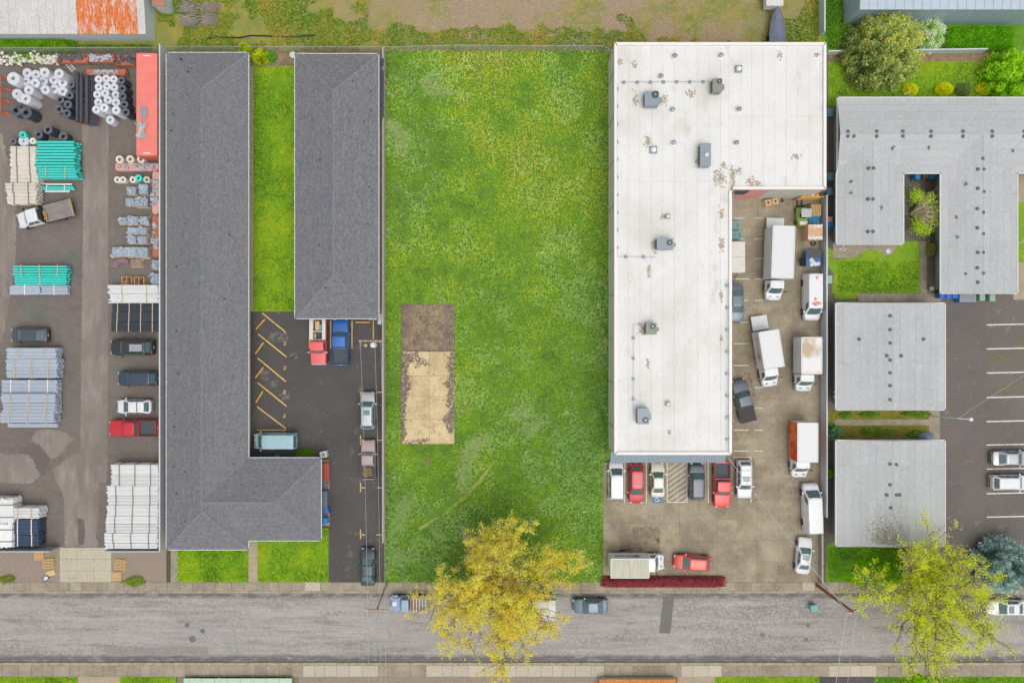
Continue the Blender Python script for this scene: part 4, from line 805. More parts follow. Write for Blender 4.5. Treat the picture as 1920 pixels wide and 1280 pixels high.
def shell(t, L, W, prof, pm, name='body', zb=.2, arches=(), r=.33):
    hw = W/2; rings = []; xs = sorted(set([p[0] for p in prof]))
    for x in xs:
        w_ = hw*interp(prof, x, 1); zt = interp(prof, x, 2); zm = lerp(zb, zt, .55)
        h = [(w_*.90, zb), (w_*.985, zb+.1), (w_, zm), (w_*.975, zt-.11), (w_*.90, zt-.03), (w_*.6, zt+.005), (w_*.3, zt+.018), (0, zt+.022)]
        rings.append([(x*L, y, z) for y, z in h]+[(x*L, -y, z) for y, z in h[-2::-1]])
    b = MB().rings(rings).build(name, pm, t, smooth=38)
    for ax in arches:
        for s in (-1, 1):
            y = s*(hw*interp(prof, ax/L, 1)); MB().tube((ax, y-s*.2, r+.02), (ax, y+s*.006, r+.02), r+.07, r+.07, 16).build('wheel_arch', m_plas, b)
    return b
def cabin(t, bf, rf, rr_, br, wb, wr, zb, zr, pm, panes, bulge=.14, crown=.035, rear_glass=True, roofname='roof'):
    """greenhouse: painted shell with glass panes following its surface"""
    def lv(tt): return lerp(bf, rf, tt), lerp(br, rr_, tt), lerp(wb, wr, tt), lerp(zb, zr, tt)
    def pt(face, u, tt, off=0):
        xf, xr, w_, z = lv(tt); bl = bulge*(1-.45*tt)
        if face in 'FB':
            y = (2*u-1)*w_*.9; c = 1-((2*u-1)*.9)**2
            sl = math.atan2(zr-zb, abs((bf-rf) if face == 'F' else (rr_-br))+1e-6)
            if face == 'F': return (xf-bl*.25+bl*c+off*math.sin(sl), y, z+off*math.cos(sl))
            return (xr+bl*.2-bl*.6*c-off*math.sin(sl), y, z+off*math.cos(sl))
        s = 1 if face == 'L' else -1; x = lerp(xf-.07, xr+.07, u); return (x, s*(w_+off), z+off*.35)
    def ring(tt, sc=1, dz=0):
        q = [pt('F', u/6, tt) for u in range(7)]+[pt('L', u/7, tt) for u in range(8)]+[pt('B', 1-u/6, tt) for u in range(7)]+[pt('R', 1-u/7, tt) for u in range(8)]
        cx = (lv(tt)[0]+lv(tt)[1])/2; return [(cx+(x-cx)*(1-(1-sc)*.5), y*sc, z+dz) for x, y, z in q]
    mb = MB(); mb.rings([ring(0), ring(.5), ring(.94), ring(1, .95, .012), ring(1, .8, crown*.7), ring(1, .45, crown), ring(1, .1, crown*1.05)]); r_ = mb.build(roofname, pm, t, smooth=40)
    MB().grid(lambda a, b: pt('F', .05+.9*a, .07+.87*b, .009), 8, 3).build('windshield', GLASS, t, smooth=60)
    if rear_glass: MB().grid(lambda a, b: pt('B', .08+.84*a, .16+.74*b, .009), 8, 3).build('rear_window', GLASS, t, smooth=60)
    for s in 'LR':
        for u0, u1 in panes: MB().grid(lambda a, b: pt(s, lerp(u0, u1, a), .12+.76*b, .009), 3, 2).build('side_window', GLASS, t, smooth=60)
    return r_, pt
KINDS = {   # L W H, body profile (x/L, w, ztop), cabin: base front, roof front, roof rear, base rear (in L), roof w, belt z, panes
 'sedan': (4.7, 1.82, 1.45, [(-.5, .74, .70), (-.488, .86, .86), (-.44, .95, .96), (-.3, 1, .97), (0, 1, .95), (.18, 1, .95), (.27, .99, .93), (.40, .95, .82), (.465, .86, .72), (.49, .76, .62), (.5, .64, .52)], (.225, .07, -.2, -.375, .70, .92), [(.06, .46), (.49, .84)]),
 'hatch': (4.3, 1.78, 1.52, [(-.5, .78, .74), (-.488, .88, .92), (-.45, .96, .98), (-.25, 1, .98), (0, 1, .96), (.2, 1, .96), (.3, .98, .93), (.41, .93, .82), (.465, .84, .72), (.49, .74, .6), (.5, .62, .52)], (.26, .09, -.34, -.465, .72, .93), [(.06, .4), (.43, .72), (.75, .92)]),
 'suv': (4.7, 1.88, 1.72, [(-.5, .84, .80), (-.49, .92, 1.0), (-.455, .97, 1.07), (-.25, 1, 1.08), (0, 1, 1.06), (.2, 1, 1.06), (.3, .985, 1.03), (.42, .95, .95), (.475, .88, .84), (.492, .8, .7), (.5, .7, .58)], (.235, .105, -.385, -.475, .76, 1.03), [(.05, .34), (.37, .66), (.69, .93)]),
 'minivan': (4.9, 1.95, 1.76, [(-.5, .84, .8), (-.49, .93, 1.0), (-.45, .98, 1.06), (-.2, 1, 1.06), (.1, 1, 1.04), (.27, 1, 1.04), (.36, .96, 1.0), (.44, .9, .88), (.48, .8, .74), (.5, .66, .58)], (.33, .17, -.42, -.485, .77, 1.0), [(.05, .3), (.33, .62), (.65, .95)]),
 'van': (5.6, 2.0, 2.15, [(-.5, .93, 1.1), (-.495, .97, 1.2), (-.3, 1, 1.22), (.1, 1, 1.2), (.3, 1, 1.18), (.38, .98, 1.12), (.45, .93, 1.0), (.485, .84, .86), (.5, .7, .66)], (.36, .235, -.475, -.495, .84, 1.15), [(.03, .2)]),
 'pickup': (5.6, 1.98, 1.82, [(-.5, .93, .72), (-.49, .97, .74), (-.135, 1, .76), (-.125, 1, 1.12), (0, 1, 1.12), (.17, 1, 1.12), (.2, 1, 1.1), (.3, .99, 1.07), (.43, .96, 1.0), (.48, .9, .9), (.495, .84, .74), (.5, .76, .6)], (.205, .115, -.095, -.125, .78, 1.09), [(.08, .5), (.55, .95)]),
}
def vehicle(kind, name, label, px, py, deg, pm, L=None, W=None, H=None, cat='car', rails=False, sunroof=False, z0=0.0, bed=None, group=None, two_tone=None, lowglass=False):
    L0, W0, H0, prof, cb, panes = KINDS[kind]; L, W, H = L or L0, W or W0, H or H0; hw = W/2
    x, y, _ = P(px, py, .7)
    t = thing(name, label, cat, (x, y, z0), R(deg), group); wx = (.31*L, -.3*L); r = .36 if kind in ('pickup', 'van', 'suv') else .325
    b = shell(t, L, W, prof, two_tone or pm, arches=wx, r=r); wheels(t, wx, hw, r)
    bf, rf, rr_, br, wr, zb = cb
    roof, pt = cabin(t, bf*L, rf*L, rr_*L, br*L, hw*.945, hw*wr, zb, H-.03, pm, panes, rear_glass=not (kind == 'van' and lowglass))
    hx0, hx1 = bf*L+.06, .462*L                                     # bonnet panel
    MB().grid(lambda u, v: ((lambda xx: (xx, (2*v-1)*.80*hw*interp(prof, xx/L, 1), interp(prof, xx/L, 2)+.034-.03*(2*v-1)**2))(lerp(hx0+.1*(1-(2*v-1)**2), hx1, u))), 5, 8).build('bonnet', pm, t, smooth=50)
    zf, zr_ = interp(prof, .47, 2), interp(prof, -.475, 2)
    for s in (-1, 1):
        MB().box((.47*L, s*hw*.66, zf-.075), (.2, .28, .11), s*-.42).build('headlight', m_head, t)
        MB().box((-.478*L, s*hw*.76, zr_-.12), (.15, .24 if kind != 'pickup' else .1, .18), s*.3).build('taillight', m_tail, t)
        m_ = MB().box((bf*L-.25, s*(hw+.09), zb+.05), (.14, .2, .13), s*.2).build('mirror', pm, t); MB().box((bf*L-.325, s*(hw+.1), zb+.05), (.012, .16, .1)).build('mirror_glass', GLASS, m_)
        for u in (.12, -.1): MB().box((u*L, s*(hw+.004), zb-.16), (.16, .03, .03)).build('door_handle', m_plas, t)
    MB().box((.493*L, 0, .42), (.08, W*.6, .2)).build('grille', m_plas, t); MB().box((-.497*L, 0, .45), (.07, W*.72, .16)).build('rear_bumper', m_plas, t)
    MB().box((-.504*L, 0, .68), (.02, .34, .13)).build('number_plate', WHITE, t)
    MB().box((bf*L+.02, 0, zb+.012), (.1, W*.66, .03)).build('wiper_cowl', m_plas, t)
    if rails:
        for s in (-1, 1): MB().tube((rf*L-.15, s*hw*wr*.92, H+.05), (rr_*L+.1, s*hw*wr*.92, H+.05), .025, .025, 6).build('roof_rail', m_plas if rails == 1 else GREYM, t)
    if sunroof: MB().box((lerp(rf, rr_, .3)*L, 0, H+.005), (.6, hw*.9, .06)).build('sunroof', GLASS, t)
    if kind == 'pickup':
        xa, xb_ = -.492*L, -.135*L; zt = 1.1
        MB().bx(xa+.06, xb_-.05, -hw+.1, hw-.1, .74, .8).build('bed_floor', bed or m_liner, t)
        for s in (-1, 1): MB().box(((xa+xb_)/2, s*(hw-.075), (zt+.6)/2), (xb_-xa, .13, zt-.6)).build('bed_side', two_tone or pm, t); MB().box(((xa+xb_)/2, s*(hw-.075), zt+.012), (xb_-xa-.02, .1, .03)).build('bed_rail', m_plas, t)
        MB().bx(xa-.02, xa+.06, -hw+.1, hw-.1, .6, zt).build('tailgate', two_tone or pm, t); MB().bx(xb_-.06, xb_+.02, -hw+.1, hw-.1, .7, zt).build('bed_front', two_tone or pm, t)
    return t
pW = paint('white', (.72, .725, .73)); pS = paint('silver', C(176, 180, 182), .3, .3); pBk = paint('black', (.028, .03, .034), .25); pG = paint('charcoal', C(78, 84, 92), .3, .2); pR = paint('red', C(196, 34, 44)); pR2 = paint('bright_red', C(222, 46, 40)); pOr = paint('orange_red', C(212, 72, 52)); pNv = paint('dark_blue_grey', C(60, 70, 84), .3, .2); pBl = paint('blue', C(40, 98, 176)); pTan = paint('faded_tan', C(168, 150, 144), .5); pBe = paint('beige', C(206, 200, 184), .35, .1); pTeal = paint('pale_teal', C(146, 180, 186), .4); pFR = paint('faded_red', C(226, 92, 92), .5); pDG = paint('dark_green', C(48, 64, 66), .25, .1); pBG = paint('blue_grey', C(96, 110, 124), .3, .2); pLB = paint('light_blue', C(140, 162, 190), .5)
# pipe yard
vehicle('hatch', 'parked_car', 'dark grey hatchback parked above the pale blue pipe stacks', 55, 628, 180, pG, 4.5, 1.8)
v = vehicle('suv', 'parked_suv', 'black SUV with a roof box below the black pipe bundles', 248, 651, 180, pBk, 5.2, 1.95, 1.8, 'suv', rails=1)
MB().box((-1.1, .05, 1.92), (1.5, .85, .22)).build('roof_box', mat('grey_roof_box', C(150, 154, 160), .4), v)
v = vehicle('suv', 'parked_suv', 'dark blue-grey boxy SUV between the black SUV and white hatchback', 259, 709, 180, pNv, 4.8, 1.85, 1.78, 'suv')
MB().tube((-2.5, 0, .75), (-2.5, 0, .95), .34, .34, 14).build('spare_wheel_cover', DARK, v)
v = vehicle('hatch', 'parked_car', 'white hatchback with roof bars above the red pickup in the pipe yard', 252, 762, 180, pW, 4.2, 1.76)
for dx in (.35, -.75): MB().box((dx, 0, 1.58), (.06, 1.15, .05)).build('roof_bar', m_plas, v)
vehicle('pickup', 'pickup_truck', 'red pickup with open dark bed in the pipe yard', 251, 802, 180, pR, 5.8, 2.0, cat='pickup')
# dark apartment parking
v = vehicle('van', 'parked_van', 'pale teal passenger van with stickered bonnet beside the apartment wing', 517, 826, 180, pTeal, 5.2, 2.0, 1.95, 'van')
for i, (a, b) in enumerate([(2.3, .6), (2.35, -.2), (2.25, -.65), (2.1, .15)]): MB().box((a, b, 1.075), (.16, .14, .012), i).build('sticker', [m_tail, WHITE, m_head, m_flb][i], v)
for i in range(5): MB().box((-.6+i*.45, 1.003, 1.0), (.3, .012, .18)).build('side_sticker', [m_tail, m_plas, WHITE, m_plas, m_tail][i], v)
v = vehicle('pickup', 'pickup_truck', 'blue pickup with empty grey bed nosed under the roof', 639, 641, 90, pBl, 5.6, 1.98, cat='pickup')
v = vehicle('suv', 'parked_suv', 'silver SUV with sunroof beside the board fence', 690, 769, 90, pS, 4.5, 1.82, 1.68, 'suv', sunroof=True, rails=1)
v = vehicle('pickup', 'pickup_truck', 'faded tan pickup with brush debris in its bed beside the board fence', 691, 861, 90, pTan, 4.75, 1.75, 1.6, cat='pickup')
rr = random.Random(5); mb = MB()
for i in range(60): mb.tube((rr.uniform(-2.1, -.8), rr.uniform(-.6, .6), 1.0+rr.random()*.15), (rr.uniform(-2.1, -.8), rr.uniform(-.6, .6), 1.05+rr.random()*.2), .025, .01, 5)
o = mb.build('brush_debris', mat('dry_brush', C(170, 140, 104), .9, var=.25)); o.location = v.location; o.rotation_euler = v.rotation_euler; tag(o, 'tangle of dry branches lying in the tan pickup bed', 'debris')
vehicle('sedan', 'parked_car', 'dark green-black sedan at the apartment driveway mouth', 690, 1062, 90, pDG, 4.55, 1.8)
# street
vehicle('sedan', 'parked_car', 'grey sedan parked at the kerb right of the yellow tree', 1107, 1136, 180, pBG, 4.3, 1.78, z0=-.12)
vehicle('sedan', 'parked_car', 'white sedan with dark sunroof at the kerb beside the lime tree', 1889, 1139, 180, pW, 4.9, 1.82, sunroof=True, z0=-.12)
# front row of the white building
vehicle('minivan', 'parked_van', 'white minivan, first in the row beside the meadow', 1155, 901, 90, pW, 4.6, 1.85, 1.75, 'minivan')
vehicle('hatch', 'parked_car', 'red hatchback between the white minivan and beige sedan', 1193, 906, -90, pR, 4.8, 1.86, 1.6)
vehicle('sedan', 'parked_car', 'beige sedan parked above the wheelchair symbol', 1233, 899, 90, pBe, 4.2, 1.72)
vehicle('suv', 'parked_suv', 'black SUV beside the striped no-parking bay', 1306, 902, 90, pG, 4.5, 1.84, 1.68, 'suv', rails=1)
vehicle('pickup', 'pickup_truck', 'bright red pickup with open dark bed, row in front of the workshop', 1353, 908, -90, pR2, 5.5, 1.98, cat='pickup')
v = vehicle('suv', 'parked_suv', 'white wagon with roof rack at the east end of the row', 1395, 898, -90, pW, 4.6, 1.82, 1.62, 'suv', rails=2, sunroof=True)
for dx in (-.3, -1.2): MB().box((dx, 0, 1.7), (.06, 1.2, .05)).build('roof_bar', GREYM, v)
# concrete lot
vehicle('van', 'cargo_van', 'old white cargo van with peeling orange-rust roof by the fence', 1521, 557, -90, pW, 5.7, 2.0, 2.1, 'van', lowglass=True)
v = vehicle('van', 'cargo_van', 'long clean white cargo van nose-up below the orange-sided truck', 1520, 951, 92, pW, 5.9, 2.02, 2.15, 'van', lowglass=True)
mb = MB()
for i in range(7): mb.box((-2.4+i*.55, 0, 2.152), (.05, 1.5, .02))
mb.build('roof_ribs', pW, v)
vehicle('sedan', 'parked_car', 'white sedan with dark sunroof at the east edge of the concrete lot', 1507, 1041, 84, pW, 4.4, 1.78, sunroof=True)
vehicle('hatch', 'parked_car', 'orange-red hatchback beside the red hedge', 1298, 1054, 176, pOr, 4.5, 1.8)
vehicle('sedan', 'parked_car', 'blue-grey sedan parked against the white building wall', 1380, 569, -90, pBG, 4.6, 1.8)
v = vehicle('pickup', 'pickup_truck', 'dark grey pickup with black bed cover parked askew by the wall', 1393, 751, 104.6, pG, 5.3, 1.92, cat='pickup')
MB().bx(-2.58, -.75, -.86, .86, 1.1, 1.15).build('bed_cover', m_plas, v)
mb = MB()
for i in range(4): mb.bx(-2.5+i*.45, -2.47+i*.45, -.8, .8, 1.15, 1.165)
mb.build('cover_ribs', m_plas, v)
vehicle('sedan', 'parked_car', 'silver sedan in the right parking lot, upper of two', 1896, 859, 0, pS, 4.7, 1.82)
vehicle('suv', 'parked_suv', 'white wagon in the right parking lot, lower of two', 1894, 904, 0, pW, 4.7, 1.86, 1.65, 'suv', rails=2)
# rust patch on the old van
v = [o for o in bpy.data.objects if o.get('label', '').startswith('old white cargo van')][0]
m_peel = mat('peeling_rust', C(206, 106, 70), .8, c2=C(226, 200, 180), lo=.45, hi=.6, scale=5)
for i, (a, b, c, d) in enumerate([(.55, 1.15, -.6, .7), (-2.6, -1.9, -.1, .3), (.1, .5, -.3, .1)]):
    q = []; rr = random.Random(i)
    for k in range(14): an = k/14*6.283; q.append(((a+b)/2+(b-a)/2*math.cos(an)*rr.uniform(.7, 1), (c+d)/2+(d-c)/2*math.sin(an)*rr.uniform(.7, 1)))
    MB().prism(q, 2.1, 2.128).build('peeling_patch', m_peel, v)
# ---- box trucks
def box_truck(label, px, py, deg, Lbox, Wb=2.3, top=3.3, roofm=None, ramp=0, sidem=None, group='white box trucks on the concrete lot', cabL=2.3, name='box_truck'):
    x, y, _ = P(px, py, 1.8); L = Lbox+cabL; t = thing(name, label, 'truck', (x, y, 0), R(deg), group); xb = L/2-cabL; hw = 1.0
    prof = [(-.5, .98, 1.2), (-.3, 1, 1.25), (0, 1, 1.25), (.1, 1, 1.22), (.22, .97, 1.15), (.38, .9, 1.05), (.47, .78, .9), (.5, .64, .7)]
    cbx = thing_child = link('cab', None, t, (xb+cabL/2, 0, 0)); del thing_child
    shell(cbx, cabL, hw*2, [(p[0], p[1], p[2]) for p in prof], pW, 'cab_body', .35)
    cabin(cbx, .12*cabL, -.12*cabL, -.47*cabL, -.49*cabL, .95, .82, 1.18, 2.15, pW, [(.08, .7)], rear_glass=False)
    for s in (-1, 1):
        MB().box((.43*cabL, s*.62, .95), (.2, .3, .14), s*-.4).build('headlight', m_head, cbx)
        m_ = MB().box((.06*cabL, s*1.28, 1.45), (.1, .2, .3)).build('mirror', m_plas, cbx); MB().box((.06*cabL, s*1.12, 1.35), (.04, .26, .04)).build('mirror_arm', m_plas, m_)
        MB().box((.3*cabL, s*.45, 1.16), (.08, .3, .03), s*-.2).build('bonnet_vent', m_plas, cbx)
    MB().box((.495*cabL, 0, .6), (.06, 1.3, .3)).build('grille', m_plas, cbx)
    for i in range(5): MB().box((-.2*cabL, -.5+i*.25, 2.19), (.06, .06, .05)).build('marker_light', mat('amber_lamp', C(214, 150, 60), .3), cbx)
    bx0, bx1 = -L/2, xb-.08
    MB().bx(bx0+.2, L/2-1.0, -.4, .4, .45, .72).build('chassis', m_plas, t)
    MB().bx(bx0+.03, bx1-.03, -Wb/2+.03, Wb/2-.03, .85, top-.04).build('cargo_box', pW, t)
    MB().bx(bx0+.08, bx1-.08, -Wb/2+.08, Wb/2-.08, top-.06, top).build('box_roof', roofm or WHITE, t)
    for s in (-1, 1): MB().bx(bx0, bx1, s*Wb/2-.05, s*Wb/2+.05, top-.12, top+.02).build('roof_rail', WHITE, t); MB().bx(bx0, bx1, s*Wb/2-.04, s*Wb/2+.04, .8, .95).build('sill_rail', GREYM, t)
    for xx in (bx0, bx1-.06): MB().bx(xx, xx+.08, -Wb/2, Wb/2, top-.12, top+.02).build('roof_rail', WHITE, t)
    mb = MB()
    for i in range(int(Lbox/.62)): mb.bx(bx0+.35+i*.62, bx0+.38+i*.62, -Wb/2+.1, Wb/2-.1, top, top+.012)
    stuff(mb.build('roof_ribs', WHITE if roofm is None else roofm, t)); rd = MB()
    for i in range(6): rd.bx(bx0-.012, bx0+.03, -Wb/2+.12, Wb/2-.12, 1.0+i*.37, 1.33+i*.37)
    rd.build('rear_door', OFFW, t)
    for s in (-1, 1): MB().box((bx0-.01, s*(Wb/2-.12), .7), (.06, .14, .1)).build('taillight', m_tail, t)
    wheels(t, (xb+cabL*.32,), hw, .38, .24); wheels(t, (bx0+Lbox*.28,), hw, .38, .24, dual=(0,))
    if sidem: sidem(t, bx0, bx1, Wb, top)
    if ramp: MB().box((bx0-ramp/2-.1, -.0, .75), (ramp, Wb*.82, .07)).build('lift_gate', mat('lift_gate_alu', C(204, 206, 206), .5, .2, var=.08), t); MB().bx(bx0-.14, bx0-.04, -Wb*.4, Wb*.4, .5, .8).build('lift_hinge', m_plas, t)
    return t
m_mag = mat('magenta_print', C(206, 50, 140), .6, var=.1); m_pur = mat('purple_print', C(70, 60, 110), .6, var=.15); m_grn = mat('green_print', C(90, 160, 70), .6, var=.1); m_orl = mat('orange_print', C(226, 150, 70), .6, var=.1)
def lettering(t, x0, x1, y, z, m, h=.3, seed=1):
    rr = random.Random(seed); mb = MB(); x = x0
    while x < x1:
        wl = rr.uniform(.08, .17); k = rr.choice((0, 1, 2)); s = 1 if y > 0 else -1
        mb.bx(x, x+.04, y-.006*s, y+.006*s, z, z+h)
        if k: mb.bx(x+.042, x+wl, y-.006*s, y+.006*s, z+h*(.8 if k == 1 else .4), z+h*(1.0 if k == 1 else .6))
        if k == 2: mb.bx(x+wl-.04, x+wl, y-.0065*s, y+.0065*s, z, z+h*.38)
        x += wl+.06
    return mb.build('side_lettering', m, t)
def flower(t, x, y, z, m, r=.32):
    s = 1 if y > 0 else -1; mb = MB()
    for k in range(5):
        a = k*1.2566; mb.prism([(0, 0)], 0, 0) if 0 else mb.box((x+r*.55*math.cos(a), y+.002*k*s, z+r*.55*math.sin(a)), (r*.95, .012, r*.42), 0, 0, 0, -a)
    return mb.build('side_emblem', m, t)
def sideA(t, a, b, W, top): s = -W/2-.045; lettering(t, a+.6, a+1.7, s, 2.0, m_mag, .45, 3); lettering(t, a+1.9, a+2.6, s, 2.0, m_grn, .4, 4); flower(t, b-1.4, s, 2.1, m_orl, .45)
def sideB(t, a, b, W, top): s = W/2+.045; lettering(t, a+.7, a+2.9, s, 2.0, m_pur, .42, 5); flower(t, b-1.3, s, 2.2, m_mag, .42)
m_flame = gmat('orange_truck_graphic', C(226, 78, 46), [('n', .7, .45, .6, C(240, 150, 70), .8), ('n', 1.2, .55, .68, C(200, 50, 50), .8), ('n', .9, .62, .7, C(236, 214, 200), .8)], bump=0)
def sideC(t, a, b, W, top): MB().bx(a+.08, b-.08, -W/2-.052, -W/2-.04, 1.0, top-.16).build('side_graphic', m_flame, t); MB().bx(a+.08, b-.08, W/2+.04, W/2+.052, 1.0, top-.16).build('side_graphic', m_flame, t)
m_dirtroof = mat('dirty_box_roof', C(226, 224, 220), .6, c2=C(190, 168, 142), lo=.42, hi=.56, scale=.45); m_beigeroof = mat('beige_box_roof', C(190, 188, 168), .7, var=.12, scale=1.2, stretch=(2.5, .4, 1))
v = box_truck('longest white box truck with aluminium ramp, north end of the concrete lot', 1457, 495.4, -92, 6.2, 2.55, 3.6, ramp=1.3, cabL=2.4)
box_truck('white box truck with magenta, green and orange side lettering and lift gate lowered', 1441, 673, -81, 4.5, 2.34, 3.3, ramp=1.75, sidem=lambda t, a, b, W, top: sideA(t, a, b, W, top))
box_truck('white box truck with tan-dirtied roof beside the fence', 1512, 683.4, -90, 4.4, 2.37, 3.3, roofm=m_dirtroof, cabL=2.15)
box_truck('white box truck with orange flame side graphic beside the fence', 1504, 843.6, -90, 4.7, 2.35, 3.4, sidem=sideC, cabL=2.2)
box_truck('beige-roofed box truck with magenta emblem behind the red hedge', 1195, 1057.5, 0, 4.6, 2.2, 3.3, roofm=m_beigeroof, sidem=sideB, cabL=2.2)
v = box_truck('white box truck with red-striped side half hidden under the yellow tree', 994.6, 1137, 180, 4.0, 2.2, 3.0, sidem=lambda t, a, b, W, top: lettering(t, a+.1, b-.4, -W/2-.045, 2.2, m_flame, .5, 8), cabL=2.0, group='street box truck'); v.location.z = -.12
# enclosed trailer by the wall
def trailer(label, px, py, deg, L, W, top, name='enclosed_trailer'):
    x, y, _ = P(px, py, top); t = thing(name, label, 'trailer', (x, y, 0), R(deg))
    MB().bx(-L/2, L/2, -W/2, W/2, .5, top-.04).build('box', WHITE, t); MB().bx(-L/2-.02, L/2+.02, -W/2-.02, W/2+.02, top-.04, top).build('roof', OFFW, t); MB().bx(-.03, .03, -W/2, W/2, top, top+.02).build('roof_seam', GREYM, t)
    mb = MB(); mb.tube((L/2, .5, .5), (L/2+1.1, 0, .5), .04, .04, 6); mb.tube((L/2, -.5, .5), (L/2+1.1, 0, .5), .04, .04, 6); mb.build('tow_bar', m_plas, t); wheels(t, (-.2,), W/2+.1, .33, .2); return t
trailer('white enclosed trailer against the white building wall', 1383, 482, -90, 3.6, 1.75, 2.2); trailer('white trailer end at the top edge beyond the covered boat', 1453, -22, -90, 4.2, 2.0, 1.6)
# covered boat on a trailer
x, y, _ = P(1459, 53, 1.3); t = thing('covered_boat', 'boat under a grey cover on a trailer behind the white roof', 'boat', (x, y, 0), R(90)); m_cov = mat('grey_boat_cover', C(110, 118, 134), .7, var=.12, scale=2)
rings = []
for u, w_, zt, zb2 in [(-3.0, .95, 1.35, .6), (-2, 1.02, 1.5, .55), (-.5, 1.0, 1.65, .5), (.8, .85, 1.55, .5), (1.7, .6, 1.42, .6), (2.3, .32, 1.35, .75), (2.6, .08, 1.3, .95)]:
    rings.append([(u, -w_, 1.15), (u, -w_*.75, 1.3), (u, -w_*.35, zt-.04), (u, 0, zt), (u, w_*.35, zt-.04), (u, w_*.75, 1.3), (u, w_, 1.15), (u, w_*.8, zb2+.2), (u, 0, zb2), (u, -w_*.8, zb2+.2)])
MB().rings(rings).build('cover', m_cov, t, smooth=40); mb = MB(); mb.tube((2.5, 0, .5), (3.7, 0, .5), .05, .05, 6); mb.tube((-2.6, .7, .5), (2.5, 0, .5), .05, .05, 6); mb.tube((-2.6, -.7, .5), (2.5, 0, .5), .05, .05, 6); mb.build('trailer_frame', GREYM, t); wheels(t, (-.8,), 1.05, .32, .2)
MB().lathe([(.42, 0), (.42, .02), (.36, .03), (0, .03)], (1.2, 0, 1.47), 18).build('bow_hatch', m_cov, t)
# ---- flatbed, utility pickup, vintage truck
x, y, _ = P(85, 402, .9); t = thing('flatbed_truck', 'white flatbed truck parked askew in the pipe yard', 'truck', (x, y, 0), R(194.4))
cb_ = link('cab', None, t, (1.9, 0, 0)); L = 3.1
shell(cb_, L, 1.98, [(-.5, 1, 1.15), (-.2, 1, 1.15), (.05, 1, 1.14), (.3, .97, 1.05), (.44, .9, .95), (.49, .8, .75), (.5, .7, .6)], pW, 'cab_body', .3); cabin(cb_, .14*L, -.06*L, -.46*L, -.48*L, .95, .78, 1.1, 1.85, pW, [(.08, .5), (.55, .95)])
for s in (-1, 1): MB().box((.47*L, s*.7, .85), (.14, .34, .14), s*-.3).build('headlight', m_head, cb_); MB().box((.1*L, s*1.12, 1.25), (.12, .24, .24)).build('mirror', m_plas, cb_)
MB().box((.5*L, 0, .5), (.08, 1.4, .25)).build('grille', m_plas, cb_)
m_rustbed = mat('rusty_steel_bed', C(128, 122, 120), .7, .2, c2=C(156, 146, 138), scale=1.5)
MB().bx(-3.35, .02, -1.1, 1.1, .95, 1.06).build('bed_deck', m_rustbed, t); MB().bx(-3.42, -3.36, -1.1, 1.1, .9, 1.12).build('tail_board', WOODP, t); MB().bx(.06, .14, -1.05, 1.05, 1.0, 1.75).build('headboard', m_plas, t); MB().bx(-3.3, 3.0, -.4, .4, .5, .85).build('chassis', m_plas, t)
for s in (-1, 1): MB().bx(-3.3, .0, s*1.1-.03, s*1.1+.03, .92, 1.1).build('bed_rail', m_plas, t)
wheels(t, (2.6,), .99, .38, .24); wheels(t, (-1.7,), 1.0, .38, .24, dual=(0,))
mb = MB(); rr = random.Random(2)
for i in range(18): mb.tube((rr.uniform(-.4, 0), rr.uniform(-.4, .9), 1.1+rr.random()*.3), (rr.uniform(-.4, .0), rr.uniform(-.4, .9), 1.15+rr.random()*.35), .035, .035, 5)
o = mb.build('rope_tangle', mat('tan_rope', C(200, 160, 90), .8)); o.location = t.location; o.rotation_euler = t.rotation_euler; tag(o, 'tangle of tan straps and rope on the white flatbed', 'rope')
x, y, _ = P(597, 641, .9); t = thing('utility_truck', 'faded red utility truck with white tool-box bed beside the blue pickup', 'truck', (x, y, 0), R(-90))
cb_ = link('cab', None, t, (1.25, 0, 0)); L = 2.9
shell(cb_, L, 1.95, [(-.5, 1, 1.12), (-.2, 1, 1.12), (.02, 1, 1.12), (.3, .98, 1.06), (.46, .93, 1.0), (.49, .88, .8), (.5, .8, .6)], pFR, 'cab_body', .3); cabin(cb_, .02*L, -.1*L, -.44*L, -.47*L, .93, .8, 1.08, 1.78, pFR, [(.1, .85)])
for s in (-1, 1): MB().box((.485*L, s*.7, .8), (.1, .26, .16)).build('headlight', m_head, cb_); MB().box((0, s*1.08, 1.2), (.1, .2, .22)).build('mirror', m_gutter, cb_)
MB().box((.5*L, 0, .5), (.1, 1.75, .18)).build('front_bumper', m_gutter, cb_); MB().box((.497*L, 0, .8), (.06, 1.0, .2)).build('grille', m_gutter, cb_)
MB().bx(-2.7, -.25, -.55, .55, .7, .78).build('bed_floor', m_liner, t)
for s in (-1, 1):
    bx_ = MB().bx(-2.7, -.25, s*.97-.0 if s > 0 else -.97, s*.55, .55, 1.32).build('tool_box', pFR if s > 0 else OFFW, t); MB().bx(-2.68, -.27, min(s*.96, s*.56), max(s*.96, s*.56), 1.32, 1.35).build('tool_box_lid', OFFW, bx_)
MB().bx(-1.32, -1.22, -.55, .55, .78, 1.3).build('bed_divider', OFFW, t); MB().bx(-.33, -.25, -.55, .55, .78, 1.34).build('bed_front', OFFW, t); MB().bx(-2.76, -2.7, -.95, .95, .5, 1.3).build('tailgate', OFFW, t)
wheels(t, (2.0, -1.6), .975, .36, .23); MB().bx(-2.6, 2.4, -.4, .4, .4, .6).build('chassis', m_plas, t)
